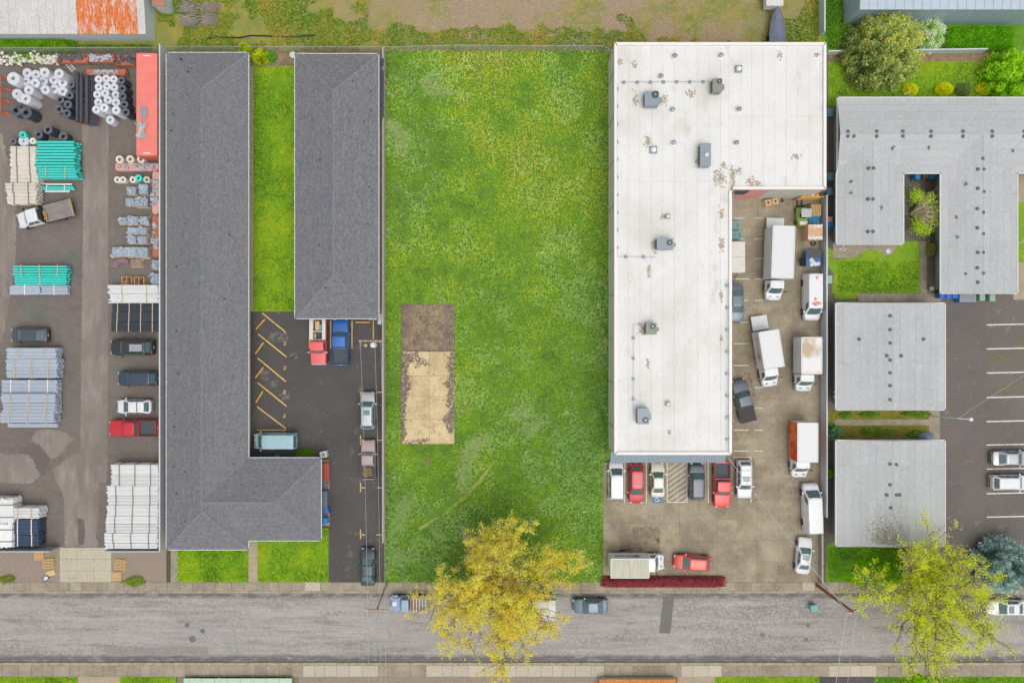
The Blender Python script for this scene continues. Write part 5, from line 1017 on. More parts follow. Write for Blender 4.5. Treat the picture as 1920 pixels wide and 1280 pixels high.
for i, (a, b, sx, sy, h, m_) in enumerate([(-1.95, -.1, 1.1, .5, .25, WOODP), (-1.75, .3, .7, .25, .3, mat('teal_tarp', C(90, 170, 180), .6)), (-.75, -.35, .6, .18, .3, WOODP)]):
    o = MB().bx(-sx/2, sx/2, -sy/2, sy/2, 0, h).build('load_box', m_); M = t.matrix_basis; o.location = M @ Vector((a, b, .785)); o.rotation_euler = t.rotation_euler; tag(o, ['tan plywood load in the red utility truck bed', 'teal tarp bundle in the red utility truck bed', 'small wooden box at the front of the utility truck bed'][i], 'load')
x, y, _ = P(767, 1131, .9); t = thing('vintage_truck', 'old light blue stake-bed truck at the kerb left of the yellow tree', 'truck', (x, y, -.12), R(180))
cb_ = link('cab', None, t, (1.0, 0, 0)); L = 2.4
shell(cb_, L, 1.7, [(-.5, 1, 1.1), (-.1, 1, 1.12), (0, 1, 1.15), (.1, .9, 1.15), (.3, .84, 1.1), (.46, .74, 1.02), (.5, .66, .8)], pLB, 'cab_body', .35); cabin(cb_, .02*L, -.08*L, -.42*L, -.45*L, .82, .7, 1.1, 1.8, pLB, [(.15, .85)])
for s in (-1, 1): MB().lathe([(.13, 0), (.13, .12), (0, .14)], (.46*L, s*.62, .85), 12).build('headlight', m_head, cb_); MB().rings([[(.15*L, s*.6, .9), (.15*L, s*.92, .85), (.15*L, s*.92, .5), (.15*L, s*.6, .5)], [(.32*L, s*.6, 1.0), (.32*L, s*.92, .95), (.32*L, s*.92, .5), (.32*L, s*.6, .5)], [(.46*L, s*.6, .85), (.46*L, s*.9, .75), (.46*L, s*.9, .5), (.46*L, s*.6, .5)]]).build('fender', pLB, cb_)
MB().lathe([(.3, 0), (.28, .015), (0, .02)], (.3*L, 0, 1.13), 18).build('bonnet_emblem', m_gutter, cb_)
MB().bx(-2.25, -.2, -.88, .88, .8, .88).build('bed_deck', WOODG, t); MB().bx(-.5, -.2, -.85, .85, .88, 1.3).build('bed_box', mat('brown_board', C(160, 110, 76), .8, var=.2), t)
mb = MB()
for s in (-1, 1):
    for zz in (1.1, 1.35, 1.6): mb.bx(-2.25, -.5, s*.86-.02, s*.86+.02, zz, zz+.1)
    for i in range(4): mb.bx(-2.2+i*.5, -2.13+i*.5, s*.82-.03, s*.82+.03, .88, 1.75)
for i in range(5): mb.bx(-2.1+i*.36, -2.02+i*.36, -.82, .82, 1.62+.02*(i % 2), 1.68+.02*(i % 2))
mb.build('stake_rack', OFFW, t); MB().bx(-2.2, 2.0, -.35, .35, .45, .7).build('chassis', m_plas, t); wheels(t, (1.6, -1.4), .85, .35, .2)
# ================================================================ PIPE YARD GOODS
m_cream = mat('cream_pvc', C(226, 220, 206), .45, var=.05, scale=3, rand=.05); m_pvc = mat('white_pvc', C(232, 232, 230), .4, var=.04, scale=3, rand=.04); m_teal = mat('teal_pvc', C(72, 208, 196), .4, var=.08, scale=3, rand=.08)
m_gpvc = mat('pale_blue_grey_pvc', C(184, 194, 206), .45, var=.06, scale=3, rand=.06); m_bpvc = mat('black_pe_pipe', C(66, 72, 82), .45, var=.12, scale=3, rand=.1); m_navy = mat('navy_pipe', C(70, 86, 108), .45, var=.12, rand=.1)
m_lumber = mat('dunnage_wood', C(196, 178, 138), .8, var=.15); m_strap = mat('grey_strap', C(130, 124, 116), .6)
def bundle(label, x0, y0, x1, y1, h, pm, r=.075, along='x', z0=.1, straps=2, sm=None, ragged=.25, group=None, name='pipe_bundle', seed=0):
    """strapped pipes: real tubes in layers, timber dunnage and straps; pixel box is of the top face"""
    rr = random.Random(seed+int(x0*7+y0)); a, b = P(x0, y1, h), P(x1, y0, h); cx, cy = (a[0]+b[0])/2, (a[1]+b[1])/2; dx, dy = b[0]-a[0], b[1]-a[1]
    Lp, Wp = (dx, dy) if along == 'x' else (dy, dx); t = thing(name, label, 'pipes', (cx, cy, 0), 0 if along == 'x' else math.pi/2, group)
    n = max(2, int(Wp/(2*r))); rows = max(1, int((h-z0)/(2*r))); mb = MB(); pitch = Wp/n; rv = (h-z0)/rows/2
    for j in range(rows):
        for i in range(n):
            y = -Wp/2+pitch*(i+.5); z = z0+rv*(2*j+1); e0, e1 = rr.uniform(-ragged, ragged)*.5, rr.uniform(-ragged, ragged)*.5
            mb.tube((-Lp/2+e0, y, z), (Lp/2+e1, y, z), min(r, pitch/2)*.98, None, 8, True)
            if j == 0 or i in (0, n-1) or j == rows-1: pass
    stuff(mb.build('pipes', pm, t, smooth=50))
    for k in range(straps):
        x = -Lp/2+Lp*(k+.5)/straps if straps > 1 else 0
        MB().bx(x-.05, x+.05, -Wp/2-.03, Wp/2+.03, h+.004, h+.05).build('top_batten', sm or m_lumber, t); MB().bx(x-.06, x+.06, -Wp/2-.05, Wp/2+.05, 0, z0-.005).build('dunnage', m_lumber, t)
        for s in (-1, 1): MB().bx(x-.04, x+.04, s*(Wp/2+.035)-.02, s*(Wp/2+.035)+.02, z0, h+.045).build('strap', sm or m_lumber, t)
    return t
def ordn(i): return ['first', 'second', 'third', 'fourth', 'fifth', 'sixth', 'seventh', 'eighth', 'ninth', 'tenth'][i]
def stack(rows, fmt, h, pm, group, **kw):
    for i, rw in enumerate(rows):
        x0, y0, x1, y1 = rw[:4]; k = dict(kw); 
        if len(rw) > 4: k.update(rw[4])
        bundle(fmt.format(ordn(i)), x0, y0, x1, y1, k.pop('h', h), k.pop('pm', pm), group=group, **k)
stack([(19, 274, 67, 291), (19, 291, 67, 310.5), (20, 310.5, 68, 327), (20, 327, 70, 343), (10, 343, 67, 361, {'h': 1.5}), (13, 361, 67, 382, {'h': 1.4})], 'cream pipe bundle, {} from the top beside the teal stack', 1.35, m_cream, 'cream pipe bundles', sm=m_strap)
stack([(67, 263, 138, 280), (68, 280, 140, 297), (67, 297, 139, 314), (68, 314, 141, 333, {'straps': 2})], 'large teal pipe bundle, {} from the top in the big teal stack', 1.5, m_teal, 'teal pipes in the big stack', r=.15, straps=0, ragged=.5)
bundle('single loose teal pipe bundle above the flatbed truck', 71, 348.5, 138, 356.5, .5, m_teal, .13, straps=2, sm=m_pvc)
bundle('slim white pipe bundle just above the loose teal bundle', 83, 343.5, 135, 347, .3, m_pvc, .06, straps=0); bundle('slim white pipe bundle just below the loose teal bundle', 83, 357, 130, 360.5, .3, m_pvc, .06, straps=0)
bundle('upper teal pipe bundle of the pair left of the worn lane', 23, 497, 125, 516.5, 1.1, m_teal, .13, straps=3, sm=m_lumber); bundle('lower teal pipe bundle of the pair left of the worn lane', 27, 516.5, 124, 534, .9, m_teal, .13, straps=1)
bundle('short pale grey pipe bundle, left of two under the teal pair', 19, 534.5, 74, 552, .7, m_gpvc, .07, straps=1, sm=m_pvc); bundle('short pale grey pipe bundle, right of two under the teal pair', 77, 535, 126, 552, .7, m_gpvc, .07, straps=1, sm=m_pvc)
stack([(12, 652, 105, 672, {'straps': 2}), (11, 672.5, 107, 690), (12, 690, 106, 708.5), (3, 712, 107, 737, {'h': 1.0, 'straps': 3, 'sm': m_pvc}), (2, 738, 103, 755), (5, 755.5, 103, 774), (0, 774, 101, 792.5)], 'pale blue-grey pipe bundle, {} from the top of the long stack', 1.4, m_gpvc, 'pale blue-grey pipe stack', straps=3)
MB_ = bundle('single pale plank-like pipe bundle below the blue-grey stack', 15, 793.5, 108, 801, .35, m_gpvc, .06, straps=0)
stack([(205, 534, 298, 551), (206, 551.5, 298, 568)], 'long white pipe bundle, {} from the top above the black bundles', 1.2, m_pvc, 'white pipes above the black bundles', ragged=.7, sm=m_lumber)
stack([(210, 568.5, 297, 585), (209, 585.5, 297, 603), (208, 603.5, 297, 621.5)], 'black pipe bundle with cream battens, {} from the top', 1.2, m_bpvc, 'black pipe bundles', r=.07, straps=4, ragged=.05)
stack([(209, 871, 297, 891), (209, 891.5, 297, 910), (201, 910.5, 297, 930), (202, 930.5, 297, 947), (201, 947.5, 296, 967), (199, 967.5, 296, 982), (199, 982.5, 296, 999), (195, 999.5, 295, 1017.5), (197, 1018, 295, 1028.5)], 'white pipe bundle, {} from the top of the tall front stack', 1.8, m_pvc, 'white pipes in the tall front stack', straps=3, sm=m_strap)
bundle('upper white long bundle at the left edge near the gate', -30, 935, 24, 981, 1.8, m_pvc, .075, along='y', straps=2, sm=m_strap); bundle('lower white long bundle at the left edge near the gate', -30, 982, 22, 1026, 1.8, m_pvc, .075, along='y', straps=2, sm=m_strap)
bundle('white bundle on the stack of navy pipes by the gate', 20, 952, 72, 972, 1.7, m_pvc, .08, straps=2); bundle('upper navy pipe bundle with pale battens by the gate', 20, 974, 72, 1002, 1.4, m_navy, .08, straps=2, sm=m_pvc); bundle('lower navy pipe bundle with pale battens by the gate', 20, 1003, 73, 1023, 1.3, m_navy, .08, straps=2, sm=m_pvc)
# coils of pipe standing in stacks
m_coilw = mat('white_coil_pipe', C(208, 211, 216), .5, var=.05, rand=.05); m_coilb = mat('black_coil_pipe', C(62, 68, 78), .5, var=.15, rand=.15)
m_turn = mat('pale_coil_ring', C(120, 126, 134), .5, var=.3)  # paler grey for the raised rings on top of black coils
def coil(label, px, py, rpx, h, m, group=None, hole=.3, pitch=.12):
    x, y, _ = P(px, py, h); r = rpx*S*(HC-h)/HC; t = thing('pipe_coil', label, 'pipe coil', (x, y, 0), 0, group); n = max(2, int(h/pitch)); p = h/n; prof = [(r*hole, 0)]
    for i in range(n): prof += [(r*.96, p*i+.01), (r, p*(i+.5)), (r*.96, p*(i+1)-.01)]
    for k in range(4): q = r*(.96-(.96-hole)*(k+.5)/4.5); prof += [(q+.03, h-.0), (q, h+.02), (q-.03, h-.0)]
    prof += [(r*hole, h), (r*hole, .0)]
    MB().lathe(prof, (0, 0, 0), 20).build('coil', m, t, smooth=50)
    if m is m_coilb or hole > .45:
        for q in (.55, .8, .97): MB().lathe([(r*q-.03, h+.012), (r*q, h+.045), (r*q+.03, h+.012)], (0, 0, 0), 18).build('coil_turn', m_turn if m is m_coilb else m, t)
    for k in range(3):
        a = k*2.094+px; MB().box((r*.66*math.cos(a), r*.66*math.sin(a), h+.024), (r*.7, .04, .015), a).build('tie_band', m_strap if m is m_coilb else m, t)
    return t
g1 = 'white coil stacks in the north-west corner'
rowsA = [('back', [(50.7, 137, 9.2, 1.0), (67, 140, 9, 1.0), (83.3, 136, 9.3, 1.7), (110.4, 138, 9.3, 2.1)]), ('second', [(24.5, 147, 12, 1.8), (48.5, 152.7, 8.6, .9), (65.3, 155.7, 9.3, 1.5), (80.8, 151.9, 9, 1.0), (100.5, 150, 9, 1.0), (116.8, 154.9, 9.5, 1.1)]), ('third', [(53.7, 169, 9.5, 1.9), (84.6, 168.2, 9, 1.8), (101.8, 166.9, 9, 1.1), (117.3, 171.6, 9.5, 1.2)]), ('front', [(31.8, 176.3, 10, 1.3), (39, 183, 9.5, 1.3), (48.1, 185.4, 9.8, 2.1)])]
for rn, items in rowsA:
    for i, (a, b, r, h) in enumerate(items): coil(f'white pipe coil stack, {ordn(i)} from left in the {rn} row of the north-west corner', a, b, r, h, m_coilw, g1)
g2 = 'white coil stacks beside the red container'
rowsB = [[(184.5, 148.6, 7.6), (199, 147.4, 7.6), (213, 148.6, 7.6)], [(184.7, 163.3, 7.6), (200.3, 161.7, 7.8), (214, 163.6, 8)], [(182, 177.3, 7.8), (196.8, 175, 8), (216.7, 178, 8)], [(184, 192, 8), (202, 187.5, 8.2), (217.3, 192, 8.4)], [(180, 205.5, 7.8), (195, 202, 8.4), (217.3, 206.6, 8.4)]]
for j, rw in enumerate(rowsB):
    for i, (a, b, r) in enumerate(rw): coil(f'white pipe coil, {ordn(i)} from left in the {ordn(j)} row beside the black coils', a, b, r, [.9, .9, 1.0, 1.3, 1.9][j], m_coilw, g2)
coil('white pipe coil lying alone in front of the coil rows', 206.4, 224.8, 8.4, 1.0, m_coilw, g2)
for i, (a, b, r, h) in enumerate([(227.5, 151, 6.5, 1.6), (229, 166.2, 7.2, 1.6), (229.6, 180.9, 7.2, 1.6), (232.8, 196, 7.2, 1.6), (235.8, 210.7, 7.2, 1.7)]): coil(f'black pipe coil stack, {ordn(i)} from the top beside the white coil rows', a, b, r, h, m_coilb, 'black coils beside the white rows', .42)
for i, (a, b, r, h) in enumerate([(134, 159, 6, 1.2), (130.5, 179, 7.2, 1.3), (112.5, 187, 7.5, 1.4), (127, 196, 7.5, 1.3), (111, 205, 7.5, 1.3), (125, 212.5, 7.5, 1.3)]): coil(f'black pipe coil stack, {ordn(i)} from the top beside the long black pipes', a, b, r, h, m_coilb, 'black coils beside the long pipes', .42)
coil('black pipe coil stack below the white coils, left one', 29.5, 207, 10.5, 1.1, m_coilb, None, .4); coil('black pipe coil stack below the white coils, right one', 48.7, 211, 10.5, 1.9, m_coilb, None, .4)
coil('teal pipe coil behind the cream bundles', 42.5, 253, 7.5, .9, m_teal, None, .35); coil('grey pipe coil at the corner of the cream bundles', 24.5, 265, 6.5, .8, mat('grey_coil', C(120, 122, 128), .5, var=.1), None, .5); coil('white pipe coil behind the cream bundles', 44, 264.5, 10, .8, m_coilw, None, .22); coil('small cream pipe coil next to the teal stack', 61.5, 264.5, 6.5, .8, m_cream, None, .3)
for i, (a, b, r, h) in enumerate([(72, 252, 8, 1.2), (89.5, 243, 8.5, 1.6), (118.5, 256, 8, 1.1)]): coil(f'black pipe coil, {ordn(i)} from left behind the teal stack', a, b, r, h, m_coilb, 'black coils behind the teal stack', .4)
for i, (a, b) in enumerate([(224, 299), (244, 298.5), (264, 298.5)]): coil(f'pale hollow roll, {ordn(i)} from left below the red container', a, b, 7, 1.0, m_cream, 'pale hollow rolls below the container', .62)
for i, (a, b, m_, hl) in enumerate([(220, 337, m_cream, .5), (230.5, 337, m_cream, .5), (249, 337, m_cream, .55), (259.5, 334, m_teal, .35), (275, 337, m_cream, .75)]): coil(['cream roll at the left end of the short row of rolls', 'cream roll second from left in the short row of rolls', 'cream roll just left of the teal roll', 'teal roll in the short row of rolls', 'thin cream ring at the right end of the short row of rolls'][i], a, b, 6 if i != 3 else 7, .7, m_, None, hl)
# long black pipes on a rack
def long_pipe(label, px, y0, y1, wpx, h):
    a, b = P(px, y0, h), P(px, y1, h); r = wpx*S*.5; t = thing('long_pipe', label, 'pipe', (a[0], (a[1]+b[1])/2, 0)); L = (a[1]-b[1])/2; mb = MB(); n = 14; vs = []
    for yy, q in ((-L, r*.85), (-L, r), (L, r), (L, r*.85)):
        vs.append([(q*math.cos(2*math.pi*i/n), yy, h-r+q*math.sin(2*math.pi*i/n)) for i in range(n)])
    mb.rings(vs, caps=False); mb.build('pipe', m_bpvc, t, smooth=50); return t
for i, (px, wd) in enumerate([(143, 6.4), (150.5, 6.4), (161, 6.4)]): long_pipe(f'large black pipe on the rack, {ordn(i)} from left', px, 134+3*i, 228+2*i, wd, 1.2)
for i, px in enumerate([167.5, 171, 174.5, 178, 181.5]): long_pipe(f'thin black pipe beside the big ones, {ordn(i)} from left', px, 140, 236, 2.4, .8)
def rack(label, px, py, n, dy, arm, h=1.0):
    x, y, _ = P(px, py, .6); t = thing('cantilever_rack', label, 'rack', (x, y, 0))
    for i in range(n):
        yy = -i*dy*S; MB().bx(-.06, .06, yy-.06, yy+.06, 0, h).build('upright', REDOX, t); MB().bx(-arm/2, arm/2, yy-.1, yy+.1, 0, .1).build('foot', REDOX, t)
        for z in (.35, .65): MB().bx(-arm/2+.05, arm/2-.05, yy-.04, yy+.04, z, z+.07).build('arm', REDOX, t)
    MB().bx(-.04, .04, -(n-1)*dy*S, 0, h-.12, h-.05).build('brace', REDOX, t)
rack('orange cantilever rack under the long black pipes', 168, 150, 5, 19, 2.2, .75); rack('orange cantilever rack between the large black pipes', 155, 145, 5, 21, 1.6, .75); rack('orange cantilever rack at the left edge of the yard', 4, 145, 4, 22, 1.9, .9)
# shelves along the back fence and the east fence
m_fit = mat('grey_fittings', C(168, 172, 180), .5, var=.2, rand=.15); m_fitd = mat('dark_fittings', C(88, 92, 100), .5, var=.25, rand=.2); m_pink = mat('faded_pink_board', C(214, 160, 146), .8, var=.12)
def elbows(mb, cx, cy, z, wx, wy, n, rr, r=.05, big=.35):
    for i in range(n):
        x, y, a = cx+rr.uniform(-wx, wx), cy+rr.uniform(-wy, wy), rr.choice((0, 1.57, 3.14, 4.71))+rr.uniform(-.3, .3); R_ = big*rr.uniform(.6, 1.1); pts = []
        for k in range(5): q = a+k*.39; pts.append((x+R_*math.cos(q), y+R_*math.sin(q), z+rr.uniform(0, .05)))
        mb.path(pts, r, 6)
def shelf(label, x0, y0, x1, y1, seed, m_items, n):
    a, b = P(x0, y1, .8), P(x1, y0, .8); cx, cy = (a[0]+b[0])/2, (a[1]+b[1])/2; wx, wy = (b[0]-a[0])/2, (b[1]-a[1])/2; t = thing('storage_shelf', label, 'shelf', (cx, cy, 0)); rr = random.Random(seed)
    for z in (.35, .8): MB().bx(-wx, wx, -wy, wy, z-.04, z).build('shelf_board', REDOX if seed % 2 else m_pink, t)
    for s in (-1, 1):
        for q in (-1, 1): MB().box((s*(wx-.05), q*(wy-.05), .55), (.08, .08, 1.1)).build('upright', REDOX, t)
    f = thing('shelf_goods', label.replace('shelf', 'fittings heaped on the shelf').replace('orange ', '').replace('pink ', ''), 'fittings', (cx, cy, .8)); mb = MB()
    for i in range(n):
        x, y, r = rr.uniform(-wx*.85, wx*.85), rr.uniform(-wy*.6, wy*.6), rr.uniform(.1, .26)
        if rr.random() < .5: mb.lathe([(r*.5, 0), (r, .02), (r, .22), (r*.55, .25), (r*.5, .05)], (x, y, 0), 10)
        else: mb.tube((x-r, y, r*.6), (x+r, y+rr.uniform(-.2, .2), r*.6), r*.6, r*.6, 8)
    stuff(mb.build('fittings', m_items, f, smooth=50))
shelf('orange shelf against the back fence behind the long black pipes', 108, 102, 165, 118, 1, m_fitd, 34); shelf('orange shelf against the back fence left of the container', 166, 102, 214, 117, 3, m_fit, 26); shelf('orange shelf against the back fence touching the container', 216, 104, 256, 122, 5, m_fitd, 24); shelf('orange shelf directly behind the white coil rows', 162, 130, 236, 141, 7, m_fit, 26)
shelf('pink shelf running east-west below the pale hollow rolls', 216, 306, 297, 320, 2, m_fit, 30); shelf('pink shelf along the east fence, upper length', 286, 322, 298, 402, 4, m_fit, 26); shelf('orange shelf along the east fence, lower length', 286, 404, 298, 482, 9, m_fit, 26)
rr = random.Random(31); mb = MB()
for i in range(150):
    px, py = rr.uniform(0, 112), rr.gauss(114, 5); x, y, _ = P(px, py); r = rr.uniform(.12, .3); z = rr.uniform(0, .35)
    mb.tube((x, y, z+r*.5), (x+rr.uniform(-.4, .4), y+rr.uniform(-.3, .3), z+r*.5+rr.uniform(0, .2)), r*.6, r*.6, 7)
o = stuff(mb.build('fitting_heap', m_cream, smooth=50)); tag(o, 'overgrown heap of white fittings along the back fence', 'fittings')
def pallet_mesh():
    if 'pal' not in PAINTS:
        mb = MB()
        for i in range(7): mb.bx(-.6, .6, -.5+i*.152, -.5+i*.152+.095, .115, .14)
        for y in (-.46, 0, .46): mb.bx(-.598, .598, y-.045, y+.045, .03, .114)
        for x in (-.5, 0, .5): mb.bx(x-.05, x+.05, -.5, .5, .0, .029)
        PAINTS['pal'] = mb.mesh('pallet_boards', WOODP)
    return PAINTS['pal']
def pallet(label, px, py, deg=0, z=0, n=1, sc=1.0, group=None):
    x, y, _ = P(px, py, z+.14*n); t = thing('wooden_pallet', label, 'pallet', (x, y, z), R(deg), group)
    for i in range(n): o = link('pallet_boards', pallet_mesh(), t, (0, 0, i*.145), R(rnd.uniform(-2, 2))); o.scale = (sc, sc, 1)
    return t
def fit_pallet(label, px, py, wx, wy, seed, m_, h=.7, big=.35):
    rr = random.Random(seed); x, y, _ = P(px, py, h); t = thing('fittings_pallet', label, 'pallet load', (x, y, 0), 0, 'pallets of pale conduit bends'); a, b = wx*S/2, wy*S/2
    p = MB()
    for i in range(5): p.bx(-a, a, -b+i*b*.44, -b+i*b*.44+.12, .1, .13)
    for s in (-1, 1): p.bx(-a, a, s*b*.8-.05, s*b*.8+.05, 0, .099)
    p.build('pallet_boards', WOODP, t); MB().bx(-a*.88, a*.88, -b*.84, b*.84, .13, h*.55).build('inner_stack', m_fit, t); mb = MB()
    nn = max(2, int(wx/5.5)); mm = max(4, int(wy/2.6))
    for i in range(nn):
        for j in range(mm):
            cx = -a*.85+(i+.5)*a*1.7/nn; cy = -b*.85+(j+.5)*b*1.7/mm; w_ = a*.85/nn
            mb.path([(cx-w_, cy-.05, h*.62), (cx-w_*.4, cy+.03, h*.8+.04*rr.random()), (cx+w_*.4, cy+.03, h*.8+.04*rr.random()), (cx+w_, cy-.05, h*.62)], .06, 6)
    elbows(mb, 0, 0, h*.86, a*.7, b*.6, int(wx*wy/26), rr, .05, big); stuff(mb.build('conduit_bends', m_, t, smooth=50)); return t
m_bend = mat('pale_blue_bends', C(182, 194, 206), .45, var=.1, rand=.08)
for i, (a, b, wx, wy, d) in enumerate([(245, 357, 18, 17, 'left of two in the upper pair'), (266, 354, 18, 22, 'right of two in the upper pair, taller'), (242, 378, 18, 16, 'left of two in the lower pair'), (262, 378, 26, 20, 'right of two in the lower pair, loosely fanned'), (228, 413, 16, 14, 'leftmost in the row of three'), (247, 413, 22, 17, 'middle of the row of three'), (268, 413, 15, 17, 'rightmost of the row of three'), (246, 432, 20, 15, 'left of the pair under the row of three'), (265, 432, 20, 15, 'right of the pair under the row of three'), (245, 449, 17, 15, 'left of the last pair above the long rack'), (265, 449, 19, 16, 'right of the last pair above the long rack'), (221, 472, 28, 20, 'left third of the long bend rack'), (243, 472, 24, 21, 'middle third of the long bend rack'), (265, 473, 24, 22, 'right third of the long bend rack'), (290, 366, 12, 12, 'small one on the upper east shelf'), (289, 389, 13, 13, 'lower one on the upper east shelf'), (289, 495, 14, 18, 'against the fence beside the purple conduit'), (289, 522, 15, 22, 'against the fence above the long white pipes')]):
    fit_pallet('pallet of pale conduit bends, '+d, a, b, wx, wy, i, m_bend, .75 if i not in (1, 3) else 1.1)
rr = random.Random(4); mb = MB(); x, y, _ = P(228, 493, .3)
for k in range(7):
    R_ = .8+k*.07; mb.path([(x+.2+R_*math.cos(q), y-.7+R_*math.sin(q), .2+.05*k) for q in np.linspace(.9, 3.0, 8)], .04, 6)
tag(mb.build('conduit_arcs', mat('purple_grey_conduit', C(150, 120, 132), .5, var=.2), smooth=50), 'fan of curved purple-grey conduit on the ground', 'conduit')
fit_pallet('pallet of yellow and purple fittings beside the curved conduit', 254, 493, 22, 16, 77, mat('mixed_fittings', C(196, 176, 140), .5, c2=C(150, 120, 140), scale=4), .6)
for i, (a, b) in enumerate([(237, 526), (260, 527)]):
    x, y, _ = P(a, b, .6); t = thing('wooden_crate', ['open wooden crate of purple couplings, left of two', 'open wooden crate of couplings with loose boards, right of two'][i], 'crate', (x, y, 0), .03); 
    for s in (-1, 1): MB().bx(-.6, .6, s*.48-.03, s*.48+.03, 0, .55).build('side', WOODP, t); MB().bx(s*.57-.03, s*.57+.03, -.44, .44, 0, .55).build('end', WOODP, t)
    MB().bx(-.54, .54, -.44, .44, .02, .08).build('floor', WOODP, t); MB().bx(-.03, .03, -.44, .44, .08, .58).build('divider', WOODP, t); mb = MB(); rr = random.Random(i)
    for k in range(40): q = (rr.uniform(-.48, .48), rr.uniform(-.36, .36)); mb.tube((q[0], q[1], .1), (q[0], q[1], .42+rr.random()*.1), .06, .06, 8)
    o = stuff(mb.build('couplings', mat('purple_couplings', C(140, 96, 104), .6, var=.25), smooth=50)); o.location = t.location; tag(o, ['purple couplings heaped in the left crate', 'purple couplings heaped in the right crate'][i], 'fittings')
# container
x, y, _ = P(275, 196, 2.6); t = thing('shipping_container', 'salmon-red shipping container along the yard fence', 'container', (x, y, 0)); m_cont = mat('faded_red_container', C(232, 128, 116), .6, var=.07, scale=1); m_cont2 = mat('orange_container_side', C(216, 118, 88), .6, var=.15, scale=2)
Lc, Wc = 12.1, 2.44; MB().bx(-Wc/2+.04, Wc/2-.04, -Lc/2+.04, Lc/2-.04, .15, 2.52).build('body', m_cont2, t); MB().bx(-Wc/2, Wc/2, -Lc/2, Lc/2, 2.52, 2.58).build('roof', m_cont, t)
mb = MB()
for i in range(38): mb.bx(-Wc/2+.12, Wc/2-.12, -Lc/2+.25+i*.31, -Lc/2+.38+i*.31, 2.58, 2.595)
mb.build('roof_corrugation', m_cont, t); mb = MB()
for s in (-1, 1):
    for i in range(40): mb.bx(s*(Wc/2-.03)-.03, s*(Wc/2-.03)+.03, -Lc/2+.2+i*.295, -Lc/2+.35+i*.295, .2, 2.48)
mb.build('side_corrugation', m_cont2, t)
for sx in (-1, 1):
    for sy in (-1, 1): MB().box((sx*(Wc/2-.07), sy*(Lc/2-.07), 1.3), (.16, .16, 2.6)).build('corner_post', m_cont2, t)
for s in (-1, 1): MB().bx(-.4, .4, s*(Lc/2-.3)-.06, s*(Lc/2-.3)+.06, 2.6, 2.605).build('painted_mark', WHITE, t)
o = MB().box((0, 0, .04), (.75, 1.35, .08), .06).build('flat_panel', GREYM, None, P(270, 211, 2.6)); o.location.z = 2.6; tag(o, 'grey metal panel lying on the red container roof', 'panel')
mb = MB(); rr = random.Random(9); x, y, _ = P(266, 244, 2.7)
for i in range(44): a = rr.uniform(-.7, .7); mb.tube((x-.75*math.sin(a)+rr.uniform(-.3, .3), y+.95*math.cos(a), 2.62+rr.random()*.3), (x+.75*math.sin(a)+rr.uniform(-.3, .3), y-.95*math.cos(a), 2.62+rr.random()*.3), .03, .03, 6)
tag(stuff(mb.build('rod_bundle', mat('pale_rods', C(190, 196, 196), .5, var=.3), smooth=50)), 'splayed bundle of pale rods on the south end of the red container', 'rods')
t = thing('ladder', 'short white ladder lying behind the coil rows', 'ladder', P(133, 126, .05), R(-50))
for s in (-1, 1): MB().box((0, s*.24, .05), (1.3, .1, .06)).build('rail', WHITE, t)
for i in range(4): MB().box((-.45+i*.3, 0, .05), (.08, .4, .05)).build('rung', WHITE, t)
mb = MB(); x, y, _ = P(74, 560, .03)
mb.path([(x+.6*math.cos(q), y+.38*math.sin(q), .03+.005*k) for k, q in enumerate(np.linspace(0, 6.2, 9))], .02, 5); tag(mb.build('hose_loop', mat('green_hose', C(120, 150, 140), .5)), 'loop of thin green hose below the teal pair', 'hose')
for i, (a, b, d, l) in enumerate([(73, 1042, 1, 'wooden pallet with reddish boards on the west gravel'), (90, 1056, 5, 'pale wooden pallet on the west gravel'), (225, 1058, -6, 'larger wooden pallet on the east gravel beside the driveway'), (218, 1080, 3, 'smaller wooden pallet at the driveway edge')]): pallet(l, a, b, d, sc=[.95, 1.15, 1.2, .95][i], group='pallets on the gravel')
o = MB().box((0, 0, .03), (1.1, .6, .04), .3).build('plywood_sheet', WOODP, None, P(95, 1074)); tag(o, 'plywood sheet lying on the west gravel', 'board')
x, y, _ = P(87, 1083); t = thing('discarded_monitor', 'small discarded screen lying on dark rags by the plywood', 'rubbish', (x, y, 0), .7); MB().bx(-.35, .35, -.28, .28, 0, .1).build('casing', m_plas, t); MB().bx(-.27, .27, -.2, .2, .1, .115).build('screen', mat('pale_screen', C(206, 214, 220), .3), t)
# ================================================================ OTHER THINGS
m_stop = mat('yellow_wheel_stop', C(226, 172, 60), .7, var=.12, scale=5)
for i, (a, b, c, d, l) in enumerate([(480, 617, 497, 598, 'uppermost of the angled row'), (479, 663, 494, 642, 'second of the angled row'), (479, 708, 494, 688, 'third of the angled row'), (480, 754, 493, 733, 'lowest of the angled row'), (667, 604, 694, 604, 'beside the blue pickup')]):
    p, q = Vector(P(a, b)), Vector(P(c, d)); dd = q-p; an = math.atan2(dd.y, dd.x); mid = (p+q)/2; L = dd.length
    t = thing('wheel_stop', 'yellow concrete wheel stop, '+l, 'wheel stop', mid, an, 'yellow wheel stops'); MB().rings([[(x_, -.09, 0), (x_, -.06, .13), (x_, .06, .13), (x_, .09, 0)] for x_ in (-L/2, L/2)]).build('block', m_stop, t)
    for s in (-1, 1): MB().tube((s*L*.35, 0, .12), (s*L*.35, 0, .14), .03, .03, 8).build('anchor_pin', STEEL, t)
